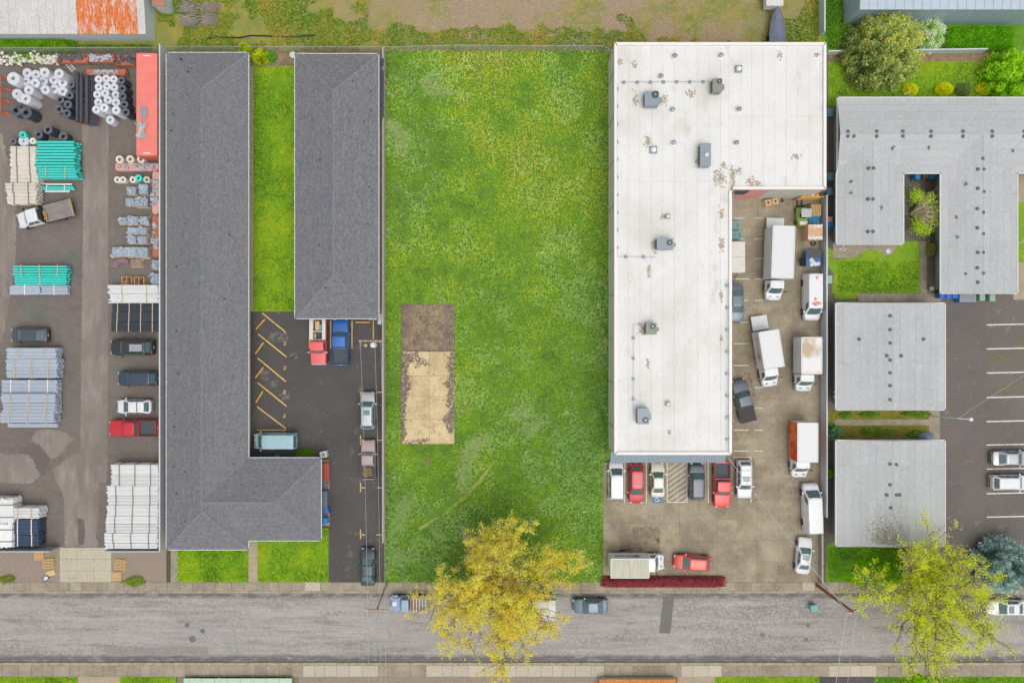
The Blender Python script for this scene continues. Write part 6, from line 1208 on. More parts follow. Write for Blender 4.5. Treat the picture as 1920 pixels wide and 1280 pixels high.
def bin_(name, label, px, py, deg, m_, w_=.62, d=.7, h=1.05, lidm=None, group='wheelie bins'):
    x, y, _ = P(px, py, h); t = thing(name, label, 'bin', (x, y, .03), R(deg), group)
    MB().rings([[(-w_*.4, -d*.4, .08), (w_*.4, -d*.4, .08), (w_*.4, d*.4, .08), (-w_*.4, d*.4, .08)], [(-w_/2, -d/2, h-.08), (w_/2, -d/2, h-.08), (w_/2, d/2, h-.08), (-w_/2, d/2, h-.08)]]).build('tub', m_, t)
    MB().rings([[(-w_*.53, -d*.54, h-.08), (w_*.53, -d*.54, h-.08), (w_*.53, d*.54, h-.08), (-w_*.53, d*.54, h-.08)], [(-w_*.45, -d*.45, h+.02), (w_*.45, -d*.45, h+.02), (w_*.45, d*.45, h+.02), (-w_*.45, d*.45, h+.02)]]).build('lid', lidm or m_, t)
    for s in (-1, 1): MB().tube((s*w_*.42, -d*.42, .1), (s*w_*.46, -d*.42, .1), .1, .1, 10).build('wheel', DARK, t)
    MB().tube((-w_*.4, -d*.56, h-.06), (w_*.4, -d*.56, h-.06), .02, .02, 6).build('handle', m_plas, t)
m_bb = mat('blue_bin_plastic', C(58, 110, 196), .4, var=.08); m_bb2 = mat('bright_blue_bin', C(44, 140, 214), .4, var=.08); m_gb = mat('green_bin_plastic', C(150, 180, 160), .5, var=.1)
bin_('recycling_bin', 'blue recycling bin beside the apartment wing, upper of two', 611, 957, 10, m_bb); bin_('recycling_bin', 'bright blue recycling bin beside the apartment wing, lower of two', 609, 976, -5, m_bb2)
x, y, _ = P(609, 886, .9); t = thing('outdoor_sofa', 'rusty red three-seat sofa against the apartment wing', 'sofa', (x, y, .03)); m_sofa = mat('rust_red_cushion', C(172, 92, 76), .85, var=.15)
MB().bx(-.45, .45, -1.1, 1.1, .1, .4).build('base', m_sofa, t); MB().bx(-.45, -.2, -1.1, 1.1, .4, .85).build('backrest', m_sofa, t)
for s in (-1, 1): MB().bx(-.2, .45, s*1.0-.1, s*1.0+.1, .4, .62).build('armrest', m_sofa, t)
for i in range(3): MB().bx(-.18, .44, -.88+i*.595, -.31+i*.595, .4, .54).build('cushion', m_sofa, t)
x, y, _ = P(607, 936, .8); t = thing('dumpster', 'blue-edged grey dumpster beside the apartment wing', 'dumpster', (x, y, .03)); m_dmp = mat('blue_grey_steel', C(84, 112, 140), .5, var=.12)
MB().bx(-.5, .5, -1.05, 1.05, .1, 1.0).build('body', m_dmp, t); MB().bx(-.52, .4, -1.07, 1.0, 1.0, 1.05).build('lid', mat('grey_lid', C(110, 116, 122), .6), t); MB().bx(-.52, .52, 1.0, 1.08, .9, 1.08).build('rim', m_bb, t)
x, y, _ = P(608, 898, .5); 
t = thing('washing_machine', 'white appliance with round door standing at the wing corner', 'appliance', P(606, 852, .9)[:2]+(0,), R(12)); MB().bx(-.4, .4, -.36, .36, 0, .88).build('cabinet', WHITE, t); MB().lathe([(.24, .88), (.24, .9), (.17, .905), (.15, .89), (0, .885)], (.04, 0, 0), 18).build('round_door', m_hvac, t)
x, y, _ = P(608, 903, .4); o = MB().bx(-.45, .45, -.32, .32, 0, .6).build('blue_crate', m_dmp, None, (x, y, .03)); tag(o, 'small blue crate between the sofa and the dumpster', 'crate')
o = MB().lathe([(.22, 0), (.28, .45), (.24, .45), (.2, .1), (0, .1)], (0, 0, 0), 14).build('teal_pot', mat('teal_pot', C(80, 176, 180), .5), None, P(519, 855, .4)[:2]+(.02,)); tag(o, 'teal plant pot beside the apartment wing', 'pot')
# objects on the concrete lot
x, y, _ = P(1527, 393, 1.2); pallet('tall stack of pale wooden pallets by the fence', 1530, 394, 90, 0, 8, 1.15)
m_bpl = mat('blue_pallet_plastic', C(46, 128, 182), .5, var=.15)
x, y, _ = P(1527, 410.5, 1.0); t = thing('plastic_pallet_stack', 'stack of blue plastic pallets by the fence', 'pallet', (x, y, 0))
for i in range(6):
    mb = MB()
    for k in range(6): mb.bx(-.65, .65, -.5+k*.18, -.38+k*.18, .08, .13)
    for xx in (-.6, 0, .6): mb.bx(xx-.06, xx+.06, -.5, .52, 0, .079)
    mb.build('pallet', m_bpl, t, (0, 0, i*.15), rnd.uniform(-.05, .05))
x, y, _ = P(1529, 435, 1.9); t = thing('cardboard_bale', 'tall pallet box of tan cardboard by the fence', 'box', (x, y, 0)); m_card = mat('tan_cardboard', C(206, 168, 130), .85, var=.12, scale=3)
MB().bx(-.85, .85, -.9, .9, .12, 1.85).build('carton', m_card, t); MB().bx(-.87, .87, -.92, .92, 1.78, 1.87).build('lid', m_card, t); MB().bx(-.85, .85, -.9, .9, 0, .11).build('skid', WOODP, t)
mb = MB(); rr = random.Random(6)
for i in range(60): mb.box((rr.uniform(-.8, .8), rr.choice((-1, 1))*rr.uniform(.55, .85), 1.885+rr.random()*.02), (rr.uniform(.1, .3), rr.uniform(.06, .2), .02), rr.random()*3)
stuff(mb.build('torn_wrap', WHITE, t))
o = MB().lathe([(.2, 0), (.29, .03), (.29, .2), (.2, .22), (.18, .1)], (0, 0, 0), 18).build('loose_tyre', DARK, None, P(1525, 456, .2)[:2]+(.02,)); tag(o, 'black tyre lying below the cardboard box', 'tyre')
x, y, _ = P(1526, 484, 1.4); t = thing('dumpster', 'blue dumpster with white bags under an open lid by the fence', 'dumpster', (x, y, 0)); m_dbl = mat('blue_dumpster_paint', C(54, 98, 160), .5, var=.12)
MB().rings([[(-.75, -.85, .1), (.75, -.85, .1), (.75, .85, .1), (-.75, .85, .1)], [(-.9, -1.0, 1.3), (.9, -1.0, 1.3), (.9, 1.0, 1.3), (-.9, 1.0, 1.3)]]).build('body', m_dbl, t); MB().bx(-.8, .85, .05, .95, 1.3, 1.36).build('lid', DGREY, t); MB().box((-1.15, -.4, 1.0), (.08, .95, .9), 0, 0, 0, .5).build('open_lid', m_plas, t)
mb = MB(); rr = random.Random(8)
for i in range(6): mb.lathe([(0, 0), (.25, .1), (.28, .25), (.15, .38), (0, .42)], (rr.uniform(-.5, .5), rr.uniform(-.75, -.15), 1.1+rr.random()*.1), 9)
stuff(mb.build('rubbish_bags', WHITE, t, smooth=60))
# forklift
x, y, _ = P(1506, 402, 1.2); t = thing('forklift', 'lime green forklift facing the workshop wall', 'forklift', (x, y, 0), R(90)); m_lime = mat('lime_green_paint', C(150, 176, 90), .5, var=.12)
MB().rings([[(-1.2, -.5, .25), (-1.2, .5, .25), (-1.1, .55, 1.1), (-1.1, -.55, 1.1)], [(-.5, -.62, .2), (-.5, .62, .2), (-.5, .62, 1.0), (-.5, -.62, 1.0)], [(.9, -.6, .2), (.9, .6, .2), (.9, .6, .6), (.9, -.6, .6)]]).build('chassis', m_lime, t)
MB().rings([[(-1.35, -.4, .3), (-1.35, .4, .3), (-1.3, .4, 1.15), (-1.3, -.4, 1.15)], [(-.9, -.6, .3), (-.9, .6, .3), (-.9, .6, 1.2), (-.9, -.6, 1.2)]]).build('counterweight', m_lime, t); MB().bx(-1.25, -.85, -.45, .45, 1.2, 1.3).build('white_load', OFFW, t)
for s in (-1, 1):
    MB().tube((.75, s*.5, .6), (.45, s*.5, 2.1), .04, .04, 6).build('guard_post', m_lime, t); MB().tube((-.6, s*.5, 1.0), (-.45, s*.5, 2.1), .04, .04, 6).build('guard_post', m_lime, t); MB().box((1.05, s*.3, 1.1), (.12, .1, 2.0)).build('mast_rail', m_plas, t); MB().box((1.75, s*.28, .12), (1.15, .12, .05)).build('fork', m_plas, t)
gd = MB().bx(-.5, .5, -.58, .58, 2.1, 2.15).build('overhead_guard', GREYM, t); MB().bx(-.45, 0, -.3, .3, 1.0, 1.15).build('seat', m_plas, t); MB().bx(.98, 1.16, -.5, .5, .6, .7).build('carriage', m_plas, t); wheels(t, (.65, -.8), .62, .3, .2)
# rack with boxes against the rear wall and red leaning pole
x, y, _ = P(1517, 367, 1.2); t = thing('storage_rack', 'yellow-beamed rack under the rear wing eave', 'rack', (x, y+.0, 0)); m_ybeam = mat('yellow_beam', C(222, 170, 70), .6, var=.12)
for sx in (-1.4, 1.4):
    for sy in (-.3, .3): MB().bx(sx-.04, sx+.04, sy-.04, sy+.04, 0, 2.2).build('upright', REDOX, t)
for z in (.5, 1.2, 2.0):
    for sy in (-.3, .3): MB().bx(-1.36, 1.36, sy-.05, sy+.05, z, z+.1).build('beam', m_ybeam, t)
    MB().bx(-1.3, 1.3, -.25, .25, z+.04, z+.07).build('deck', WOODG, t)
for i in range(5): o = MB().bx(-.2, .2, -.22, .22, 0, .3).build('stored_box', [m_card, m_lime, OFFW, m_ybeam, m_plas][i], None, (x-1.05+i*.52, y, 2.075)); tag(o, ['cardboard box', 'green box', 'white box', 'yellow box', 'black box'][i]+' on top of the yellow-beamed rack', 'box')
tag(MB().tube(P(1519, 371, .1), P(1547, 356, 4.9), .07, .07, 8).build('leaning_pole', mat('red_pole_paint', C(200, 70, 62), .5)), 'red steel pole leaning against the rear wing corner', 'pole')
x, y, _ = P(1447, 379, .5); t = thing('carton_dolly', 'two open tan cartons on a flat dolly', 'boxes', (x, y, 0), R(12)); MB().bx(-.95, .8, -.4, .4, .1, .16).build('deck', WOODP, t)
for i, dx in enumerate((-.45, .42)): c_ = MB().bx(dx-.4, dx+.4, -.38, .38, .16, .62).build('carton', m_card, t); MB().bx(dx-.12, dx+.12, -.12, .12, .62, .625).build('opening', m_plas, c_)
for sx in (-.8, .65):
    for s in (-1, 1): MB().tube((sx, s*.3, .06), (sx, s*.36, .06), .06, .06, 10).build('caster', DARK, t)
x, y, _ = P(1461, 376, .4); t = thing('hand_truck', 'black hand truck lying beside the tan cartons', 'hand truck', (x, y, 0), R(25))
for s in (-1, 1): MB().tube((-.6, s*.2, .15), (.5, s*.2, .25), .025, .025, 6).build('rail', m_plas, t); MB().tube((.45, s*.24, .16), (.45, s*.32, .16), .15, .15, 12).build('wheel', DARK, t)
MB().bx(.45, .5, -.25, .25, .1, .3).build('toe_plate', m_plas, t)
for i, (a, b, l) in enumerate([(1379, 422, 'turquoise plastic crate stack against the wall, upper'), (1382, 441, 'turquoise plastic crate stack against the wall, lower')]):
    x, y, _ = P(a, b, .7); t = thing('plastic_crate', l, 'crate', (x, y, 0)); m_tq = mat('turquoise_crate', C(130, 186, 190), .5, var=.12)
    for s in (-1, 1): MB().bx(-.5, .5, s*.4-.03, s*.4+.03, 0, .7).build('side', m_tq, t); MB().bx(s*.48-.03, s*.48+.03, -.37, .37, 0, .7).build('end', m_tq, t)
    mb = MB()
    for k in range(4): mb.bx(-.45, .45, -.33+k*.19, -.23+k*.19, .58, .62)
    mb.bx(-.04, .04, -.36, .36, .62, .65); mb.build('slats', m_tq, t)
# things around the right-hand property
for i, (a, b, m_, l) in enumerate([(1767, 553, m_bb, 'blue wheelie bin, leftmost under the courtyard wing eave'), (1779, 553, m_bb, 'blue wheelie bin, second under the courtyard wing eave'), (1791, 553, m_bb, 'blue wheelie bin, third under the courtyard wing eave'), (1842, 557, m_gb, 'green wheelie bin under the courtyard wing eave, left of two'), (1861, 558, m_gb, 'pale green wheelie bin under the courtyard wing eave, right of two')]): bin_('wheelie_bin', l, a, b, 180, m_, .68, .8, 1.0)
x, y, _ = P(1815, 559, 1.1); t = thing('dumpster', 'grey-lidded blue dumpster beside the blue wheelie bins', 'dumpster', (x, y, 0)); MB().bx(-1.0, 1.0, -.45, .45, .1, 1.0).build('body', m_bb2, t); MB().bx(-.95, 1.02, -.47, .47, 1.0, 1.05).build('lid', mat('grey_lid2', C(150, 154, 158), .6), t)
mb = MB()
for i in range(7): mb.bx(-.8+i*.26, -.72+i*.26, -.42, .42, 1.05, 1.075)
mb.build('lid_ribs', m_hvac, t)
for i, (a, b) in enumerate([(1721, 327), (1751, 327)]): bin_('recycling_bin', ['blue bin in the courtyard recess, left', 'blue bin in the courtyard recess, right'][i], a, b+3, 0, m_bb2)
t = thing('planter_box', 'terracotta planter between the blue courtyard bins', 'planter', P(1737, 330, .5)[:2]+(0,)); MB().bx(-.4, .4, -.3, .3, 0, .45).build('box', mat('terracotta', C(150, 100, 80), .8), t); MB().bx(-.34, .34, -.24, .24, .4, .46).build('soil', m_soil, t)
x, y, _ = P(1553, 524, .6); o = thing('utility_box', 'pale green utility cabinet beside the courtyard lawn', 'cabinet', (x, y, 0)); MB().bx(-.4, .4, -.45, .45, 0, .7).build('cabinet', m_gb, o); MB().bx(-.43, .43, -.48, .48, .7, .75).build('lid', m_gb, o)
o = thing('utility_box', 'small green ground box beside the courtyard side path', 'cabinet', P(1745, 541, .2)); MB().bx(-.22, .22, -.2, .2, 0, .25).build('cabinet', m_gb, o); MB().bx(-.24, .24, -.22, .22, .25, .28).build('lid', m_gb, o)
m_tarp = mat('blue_tarp', C(110, 150, 176), .6, var=.2)
for i, (a, b, l) in enumerate([(1555, 212, 'pale blue bin behind the white roof in the alley'), (1556, 332, 'pale blue item in the alley, upper'), (1554, 360, 'pale blue tarp heap in the alley, middle'), (1555, 420, 'blue bin with a cardboard box on it in the alley')]):
    x, y, _ = P(a, b, .5); t = thing('alley_bin', l, 'bin', (x, y, 0), .1*i); MB().rings([[(-.28, -.4, .02), (.28, -.4, .02), (.28, .4, .02), (-.28, .4, .02)], [(-.36, -.48, .8), (.36, -.48, .8), (.36, .48, .8), (-.36, .48, .8)]]).build('tub', m_tarp if i < 3 else m_bb2, t); MB().lathe([(.26, .8), (.2, .86), (0, .88)], (0, 0, 0), 12).build('lid', m_tarp if i < 3 else m_bb2, t)
o = MB().bx(-.3, .3, -.3, .3, 0, .35).build('small_carton', m_pink, None, P(1556, 411, 1.2)[:2]+(.89,)); tag(o, 'pinkish carton on the alley bin', 'box')
for i, (px, py, a) in enumerate([(1575, 465, -.7), (1575, 468, .6), (1698, 176, .4), (1912, 370, 2.2), (1914, 455, .5), (1565, 745, 1.2)]):
    x, y, _ = P(px, py, 3.1); t = thing('satellite_aerial', ['white aerial arm at the south-west eave of the left wing', 'second white aerial arm at the south-west eave of the left wing', 'white aerial on the north eave above the yellow bush', 'white aerial on the east eave, upper', 'white aerial on the east eave, lower', 'white folded aerial by the wall of the square building'][i], 'aerial', (x, y, 2.85)); MB().tube((0, 0, 0), (.5*math.cos(a), .5*math.sin(a), .35), .035, .035, 6).build('arm', WHITE, t); MB().tube((.5*math.cos(a), .5*math.sin(a), .35), (.5*math.cos(a)+.4*math.cos(a+1.4), .5*math.sin(a)+.4*math.sin(a+1.4), .4), .035, .035, 6).build('mast', WHITE, t)
o = MB().lathe([(.3, 0), (.3, .04), (0, .05)], (0, 0, 0), 16).build('round_cover', OFFW, None, P(1665, 471, .04)); tag(o, 'pale round cover beside the courtyard lawn', 'cover')
x, y, _ = P(1736, 818, .4); o = MB().lathe([(.9, 0), (.85, .2), (.5, .38), (0, .45)], (0, 0, 0), 12).build('tarp_heap', mat('dark_tarp', C(110, 120, 134), .6, var=.15), None, (x, y, 0), smooth=60); o.scale = (1.3, .7, 1); tag(o, 'grey tarp heap between the two square grey buildings', 'tarp')
t = thing('storage_bin', 'teal bin standing in the street near the brown pole', 'bin', P(1526, 1139, .6)[:2]+(-.12,), .25); MB().rings([[(-.35, -.3, .05), (.35, -.3, .05), (.35, .3, .05), (-.35, .3, .05)], [(-.42, -.38, .85), (.42, -.38, .85), (.42, .38, .85), (-.42, .38, .85)]]).build('tub', mat('teal_bin', C(110, 160, 158), .5), t); MB().bx(-.45, .45, -.4, .4, .85, .92).build('lid', mat('teal_bin', (0, 0, 0)), t)
t = thing('brush_pile', 'pile of grey cut branches on the north lot', 'brush', P(380, 30)); rr = random.Random(12); mb = MB()
for cx, cy in ((-1.6, .8), (1.0, .9), (-1.4, -.8), (.9, -.7)):
    for i in range(60):
        a = rr.gauss(-.15, .35); l = rr.uniform(.4, 1.2); x, y, z = cx+rr.gauss(0, .35), cy+rr.gauss(0, .3), rr.random()*.5; mb.tube((x-l*math.cos(a), y-l*math.sin(a), z+.05), (x+l*math.cos(a), y+l*math.sin(a), z+rr.random()*.15), .035, .02, 5)
stuff(mb.build('branches', mat('grey_brush', C(164, 152, 142), .9, var=.3, scale=8), t))
mb = MB(); pts = [P(a, b, .05) for a, b in [(388, 73), (405, 70), (425, 71), (450, 71), (470, 67), (500, 68), (540, 70), (570, 68), (592, 67)]]; mb.path(pts, .09, 6); tag(mb.build('drain_hose', DARK), 'black drain hose lying across the north lot grass', 'hose')
t = thing('barrel', 'pale round lid in the bed between the two apartment blocks', 'lid', P(549, 103, .5)); MB().lathe([(.3, -.5), (.3, -.05), (.4, -.04), (.4, 0), (0, .02)], (0, 0, 0), 18).build('drum', OFFW, t)
for i, (px, py, m_, l) in enumerate([(718, 146, WHITE, 'white flowerpot cluster on the path east of the rear block'), (720, 155, mat('pink_flower', C(226, 120, 140), .8), 'pink flowers on the path east of the rear block')]):
    x, y, _ = P(px, py, .3); mb = MB(); rr = random.Random(i)
    for k in range(9): mb.lathe([(0, 0), (.09, .03), (.1, .1), (0, .16)], (rr.gauss(0, .18), rr.gauss(0, .25), rr.random()*.2), 7)
    tag(mb.build('flower_pots', m_, None, (x, y, .02)), l, 'plant')
t = thing('walkway_canopy', 'long dark canopy along the east wall of the rear block', 'canopy', P(718, 170, 2.2)[:2]+(0,)); x0c = 0
m_can = mat('dark_canopy', C(62, 66, 70), .7, var=.15)
for i, (a, b) in enumerate([(110, 124), (132, 178), (178, 196), (198, 220)]):
    pa_, pb_ = P(711, a, 2.3), P(719.5, b, 2.3); MB().bx(pa_[0]-t.location.x, pb_[0]-t.location.x, pb_[1]-t.location.y, pa_[1]-t.location.y, 2.25, 2.3).build('canopy_panel', m_can, t)
    MB().tube((pb_[0]-t.location.x-.05, (pa_[1]+pb_[1])/2-t.location.y, 0), (pb_[0]-t.location.x-.05, (pa_[1]+pb_[1])/2-t.location.y, 2.25), .03, .03, 6).build('canopy_post', WHITE, t)
o = MB().box((0, 0, .04), (.5, 1.3, .05), -.25).build('leaning_board', WHITE, None, P(713, 598, .3)[:2]+(.05,)); tag(o, 'white board leaning by the fence at the rear block corner', 'board')
# ================================================================ VEGETATION
LEAF = leafmat()
def leaf_arrays(C0, size, cols, rs, up=.6, asp=.55):
    """one folded-free quad leaf per centre"""
    n = len(C0); d = rs.randn(n, 3); d[:, 2] = np.abs(d[:, 2])*up+up; d /= np.linalg.norm(d, axis=1)[:, None]      # leaf normal
    a = np.cross(d, rs.randn(n, 3)); a /= np.linalg.norm(a, axis=1)[:, None]; b = np.cross(d, a)
    s = np.asarray(size).reshape(-1, 1)*np.ones((n, 1)); a = a*s; b = b*s*asp
    V = np.stack([C0-a, C0+b, C0+a, C0-b], 1).reshape(-1, 3); F = np.arange(4*n).reshape(n, 4); return V, F, np.repeat(cols, 4, 0)
def mixcol(pal, t):
    pal = np.array([lin(p) for p in pal]); t = np.clip(t, 0, .999)*(len(pal)-1); i = t.astype(int); f = (t-i)[:, None]; return pal[i]*(1-f)+pal[i+1]*f
def foliage(name, C0, size, pal, rs, parent, t=None, jit=.18, up=.6, asp=.55):
    t = rs.rand(len(C0)) if t is None else t; c = mixcol(pal, t)*1.75*(1+jit*rs.randn(len(C0), 1)); return raw(name, *leaf_arrays(C0, size, np.clip(c, .005, 1), rs, up, asp)[:2], LEAF, np.repeat(np.clip(c, .005, 1), 4, 0), parent)
m_bark = mat('grey_bark', C(146, 136, 122), .9, var=.25, scale=6); m_barkd = mat('dark_bark', C(96, 84, 70), .9, var=.25, scale=6)
def open_tree(name, label, base, centre, rad, ztop, seed, pal, bark, nl=9, leafn=52, size=.17, bare=.2, group=None, z0=0, twig=7):
    """spreading street tree: trunk, limbs, branches and twigs, leaves clustered along the twigs"""
    rr = random.Random(seed); rs = np.random.RandomState(seed); b = Vector(P(*base)); c = Vector(P(*centre, ztop*.62)); t = thing(name, label, 'tree', (b.x, b.y, z0), 0, group)
    off = Vector((c.x-b.x, c.y-b.y, 0)); mb = MB(); fork = Vector((off.x*.15, off.y*.15, ztop*.28)); mb.tube((0, 0, -.2), fork, .34, .26, 10); L = []; leaves = []; lt = []
    def wob(p, q, r0, r1, k, n, amp):
        pts = [p]; d = q-p
        for i in range(1, k+1): pts.append(p+d*(i/k)+Vector((rr.gauss(0, amp), rr.gauss(0, amp), rr.gauss(0, amp*.6)))*(1 if i < k else .4))
        for i in range(k): mb.tube(pts[i], pts[i+1], lerp(r0, r1, i/k), lerp(r0, r1, (i+1)/k), n, False)
        return pts
    for i in range(nl):
        a = 2*math.pi*(i*.618+rr.uniform(-.04, .04)); rd = rad*rr.uniform(.72, 1.0) if i % 3 else rad*rr.uniform(.25, .55); tip = Vector((off.x+rd*math.cos(a), off.y+rd*math.sin(a), ztop*(rr.uniform(.55, .8) if i % 3 else rr.uniform(.85, 1))))
        lp = wob(fork, tip, .17, .05, 6, 7, .35)
        for j in range(15):
            k = rr.randint(1, 5); p = lp[k].lerp(lp[k+1], rr.random()); out = (tip-fork).normalized(); dr = (out*.7+Vector((rr.gauss(0, .75), rr.gauss(0, .75), rr.gauss(.15, .35)))).normalized(); ln = rad*rr.uniform(.18, .42)
            bp = wob(p, p+dr*ln, .055, .02, 4, 5, .14); tone = rr.random(); dens = 0 if rr.random() < bare else rr.uniform(.4, 1.3)
            for q in range(twig):
                k2 = rr.randint(0, 3); s = bp[k2].lerp(bp[k2+1], rr.random()); d2 = (dr+Vector((rr.gauss(0, .8), rr.gauss(0, .8), rr.gauss(.1, .5)))).normalized(); e = s+d2*rr.uniform(.5, 1.5); mb.tube(s, e, .017, .008, 4, False)
                m = int(leafn*dens*rr.uniform(.3, 1.2))
                if m: u = rs.rand(m, 1)**.5; leaves.append(np.array(s)+(np.array(e)-np.array(s))*u*1.15+rs.randn(m, 3)*.17); lt.append(np.clip(tone+rs.randn(m)*.2, 0, 1))
    mb.build('trunk', bark, t); C0 = np.concatenate(leaves); foliage('crown', C0, size*(.6+.7*rs.rand(len(C0))), pal, rs, t, np.concatenate(lt)); return t
YEL = [(230, 174, 62), (236, 196, 66), (242, 208, 84), (226, 208, 100), (236, 182, 92)]
open_tree('street_tree', 'large golden-yellow street tree overhanging the kerb and parked cars', (936, 1084), (938, 1100), 7.7, 11.0, 11, YEL, m_bark, 25, 44, .098, .1)
LIME = [(176, 198, 30), (198, 220, 22), (210, 228, 36), (176, 194, 66), (196, 198, 92)]
open_tree('street_tree', 'sparse lime-green street tree near the square grey building', (1712, 1086), (1738, 1124), 7.8, 11.5, 23, LIME, m_bark, 21, 34, .095, .28)
def dome(name, label, px, py, rx, ry, h, pal, seed, n, size=.09, z0=0, cat='bush', group=None, lumps=0, parent_trunk=True, spike=0, tone=None):
    """dense shrub: leaves through a lumpy half-ellipsoid shell, over a short stem"""
    rs = np.random.RandomState(seed); x, y, _ = P(px, py, h*.5); t = thing(name, label, cat, (x, y, z0), 0, group)
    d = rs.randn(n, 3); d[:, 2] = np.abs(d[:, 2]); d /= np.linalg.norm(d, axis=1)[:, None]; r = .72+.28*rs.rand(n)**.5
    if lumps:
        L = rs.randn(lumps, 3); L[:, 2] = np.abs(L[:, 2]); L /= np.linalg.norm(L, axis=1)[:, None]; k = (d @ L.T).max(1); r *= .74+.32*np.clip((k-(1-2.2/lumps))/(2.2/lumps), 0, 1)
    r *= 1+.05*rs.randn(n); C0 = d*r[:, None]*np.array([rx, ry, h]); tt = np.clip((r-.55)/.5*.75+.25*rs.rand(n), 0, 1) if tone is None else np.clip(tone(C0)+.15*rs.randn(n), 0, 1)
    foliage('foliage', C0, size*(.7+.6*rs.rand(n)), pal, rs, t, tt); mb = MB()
    for i in range(6): a = i*1.05; mb.tube((0, 0, 0), (rx*.5*math.cos(a), ry*.5*math.sin(a), h*.65), .06, .02, 6)
    mb.build('stems', m_barkd, t); return t
OLV = [(92, 110, 60), (132, 146, 84), (166, 176, 104), (202, 196, 92)]
dome('evergreen_tree', 'big olive-green evergreen tree over the back lawn wall', 1666, 88, 4.5, 4.4, 6.0, OLV, 1, 30000, .14, cat='tree', lumps=130, tone=lambda c: .1+.8*np.clip(vnoise(c[:, 0]*3, c[:, 1]*3, 1.6, 5)*.9+.25*(c[:, 0]+c[:, 1])/8+.15*(c[:, 2]/6), 0, 1))
dome('flowering_shrub', 'pale green shrub with white blossom beside the evergreen', 1747, 62, 1.9, 2.1, 2.6, [(90, 130, 60), (130, 170, 84), (186, 206, 150), (226, 232, 210)], 2, 6000, .09, lumps=40)
dome('leafy_tree', 'bright green leafy tree cut by the right edge', 1900, 137, 3.2, 3.0, 4.0, [(66, 110, 18), (110, 156, 20), (142, 184, 30), (160, 196, 50)], 3, 14000, .12, cat='tree', lumps=80)
YB = [(160, 164, 10), (192, 196, 14), (212, 214, 34)]
for i, (a, b, r, l) in enumerate([(1708, 168, 1.0, 'yellow clipped bush, leftmost on the back lawn'), (1772, 166, 1.15, 'yellow clipped bush, middle one on the back lawn'), (1850, 165, 1.3, 'yellow clipped bush, largest and rightmost on the back lawn')]): dome('clipped_bush', l, a, b, r, .85, 1.0, YB, 10+i, 3500, .05, group='yellow bushes on the back lawn')
dome('clipped_bush', 'grey-green clipped bush between two yellow ones', 1809, 167, 1.0, .8, 1.0, [(70, 92, 50), (104, 126, 70), (132, 150, 92)], 14, 3000, .05)
dome('clipped_bush', 'bright green clipped bush in the alley by the blue doorstep', 1555, 888, .58, .58, 1.0, [(90, 130, 10), (124, 168, 20), (146, 188, 40)], 15, 2200, .05); dome('clipped_bush', 'dome of green foliage beside the apartment wing', 571, 853, 1.1, .75, 1.3, [(70, 104, 24), (92, 128, 30), (112, 146, 40)], 16, 4000, .05)
dome('garden_shrub', 'dark green leafy shrub at the corner of the mossy bed', 1564, 810, 1.1, .95, 1.1, [(56, 92, 54), (86, 130, 84), (120, 160, 110)], 17, 2600, .1, lumps=24); dome('garden_shrub', 'small shrub against the courtyard wing wall', 1747, 467, .45, .9, 1.1, [(90, 110, 36), (128, 140, 60), (160, 150, 90)], 18, 2000, .06)
dome('cypress_shrub', 'yellow-green cypress at the corner of the long block', 459, 95, .85, .95, 2.2, [(96, 116, 14), (140, 160, 16), (176, 186, 30)], 19, 3500, .08, lumps=20); dome('cypress_shrub', 'larger yellow-green cypress in the bed between the blocks', 487, 104, 1.05, 1.0, 2.0, [(96, 116, 14), (140, 160, 16), (186, 190, 40)], 20, 4200, .08, lumps=24); dome('garden_shrub', 'small green shrub beside the cypress', 508, 106, .65, .6, .8, [(70, 120, 30), (110, 160, 60)], 21, 1500, .08)
BLUE = [(70, 90, 88), (104, 126, 124), (138, 160, 156), (164, 182, 176)]
dome('blue_spruce', 'blue-grey spruce in the mulch bed at the right edge', 1895, 1066, 3.3, 3.1, 6.0, BLUE, 22, 20000, .12, cat='tree', lumps=110)
dome('lime_bush', 'round lime-green bush at the bottom edge, left of two', 1725, 1276, .7, .7, .9, [(96, 150, 14), (140, 190, 20)], 23, 2500, .05, group='lime bushes at the bottom edge'); dome('lime_bush', 'round lime-green bush at the bottom edge, right of two', 1746, 1279, .65, .65, .85, [(110, 150, 14), (160, 196, 30)], 24, 2500, .05, group='lime bushes at the bottom edge')
# bare-branched shrub in the courtyard
x, y, _ = P(1706, 402); t = thing('pruned_shrub', 'round tan-branched shrub with lime leaf edges in the courtyard', 'bush', (x, y, 0)); rr = random.Random(6); rs = np.random.RandomState(6); mb = MB(); pts = []
for i in range(170):
    a = rr.uniform(-1.45, 1.45); r = rr.uniform(1.2, 2.5); p1 = Vector((r*.5*math.cos(a), r*.5*math.sin(a), rr.uniform(1.2, 2.2))); p2 = Vector((r*math.cos(a+rr.gauss(0, .14)), r*math.sin(a+rr.gauss(0, .14)), rr.uniform(1.5, 2.6))); mb.tube((-.1, 0, .1), p1, .06, .045, 5, False); mb.tube(p1, p2, .042, .02, 5, False); p3 = p2+Vector((rr.gauss(.2, .2), rr.gauss(0, .25), .3)); mb.tube(p2, p3, .02, .01, 4, False)
    if rr.random() < .4: pts.append(np.array(p3)+rs.randn(18, 3)*.13)
mb.build('branches', mat('pale_branches', C(196, 184, 148), .9, var=.15), t)
for cx, cy, k in ((-.4, 2.0, 420), (-.3, 1.5, 200), (0, -1.9, 500), (.6, -2.3, 350), (-.4, -1.3, 160), (1.9, -1.4, 160)): pts.append(np.array([cx, cy, 2.0])+rs.randn(k, 3)*np.array([.38, .42, .35]))
C0 = np.concatenate(pts); foliage('foliage', C0, .085, [(130, 166, 24), (176, 204, 40), (160, 180, 76)], rs, t)
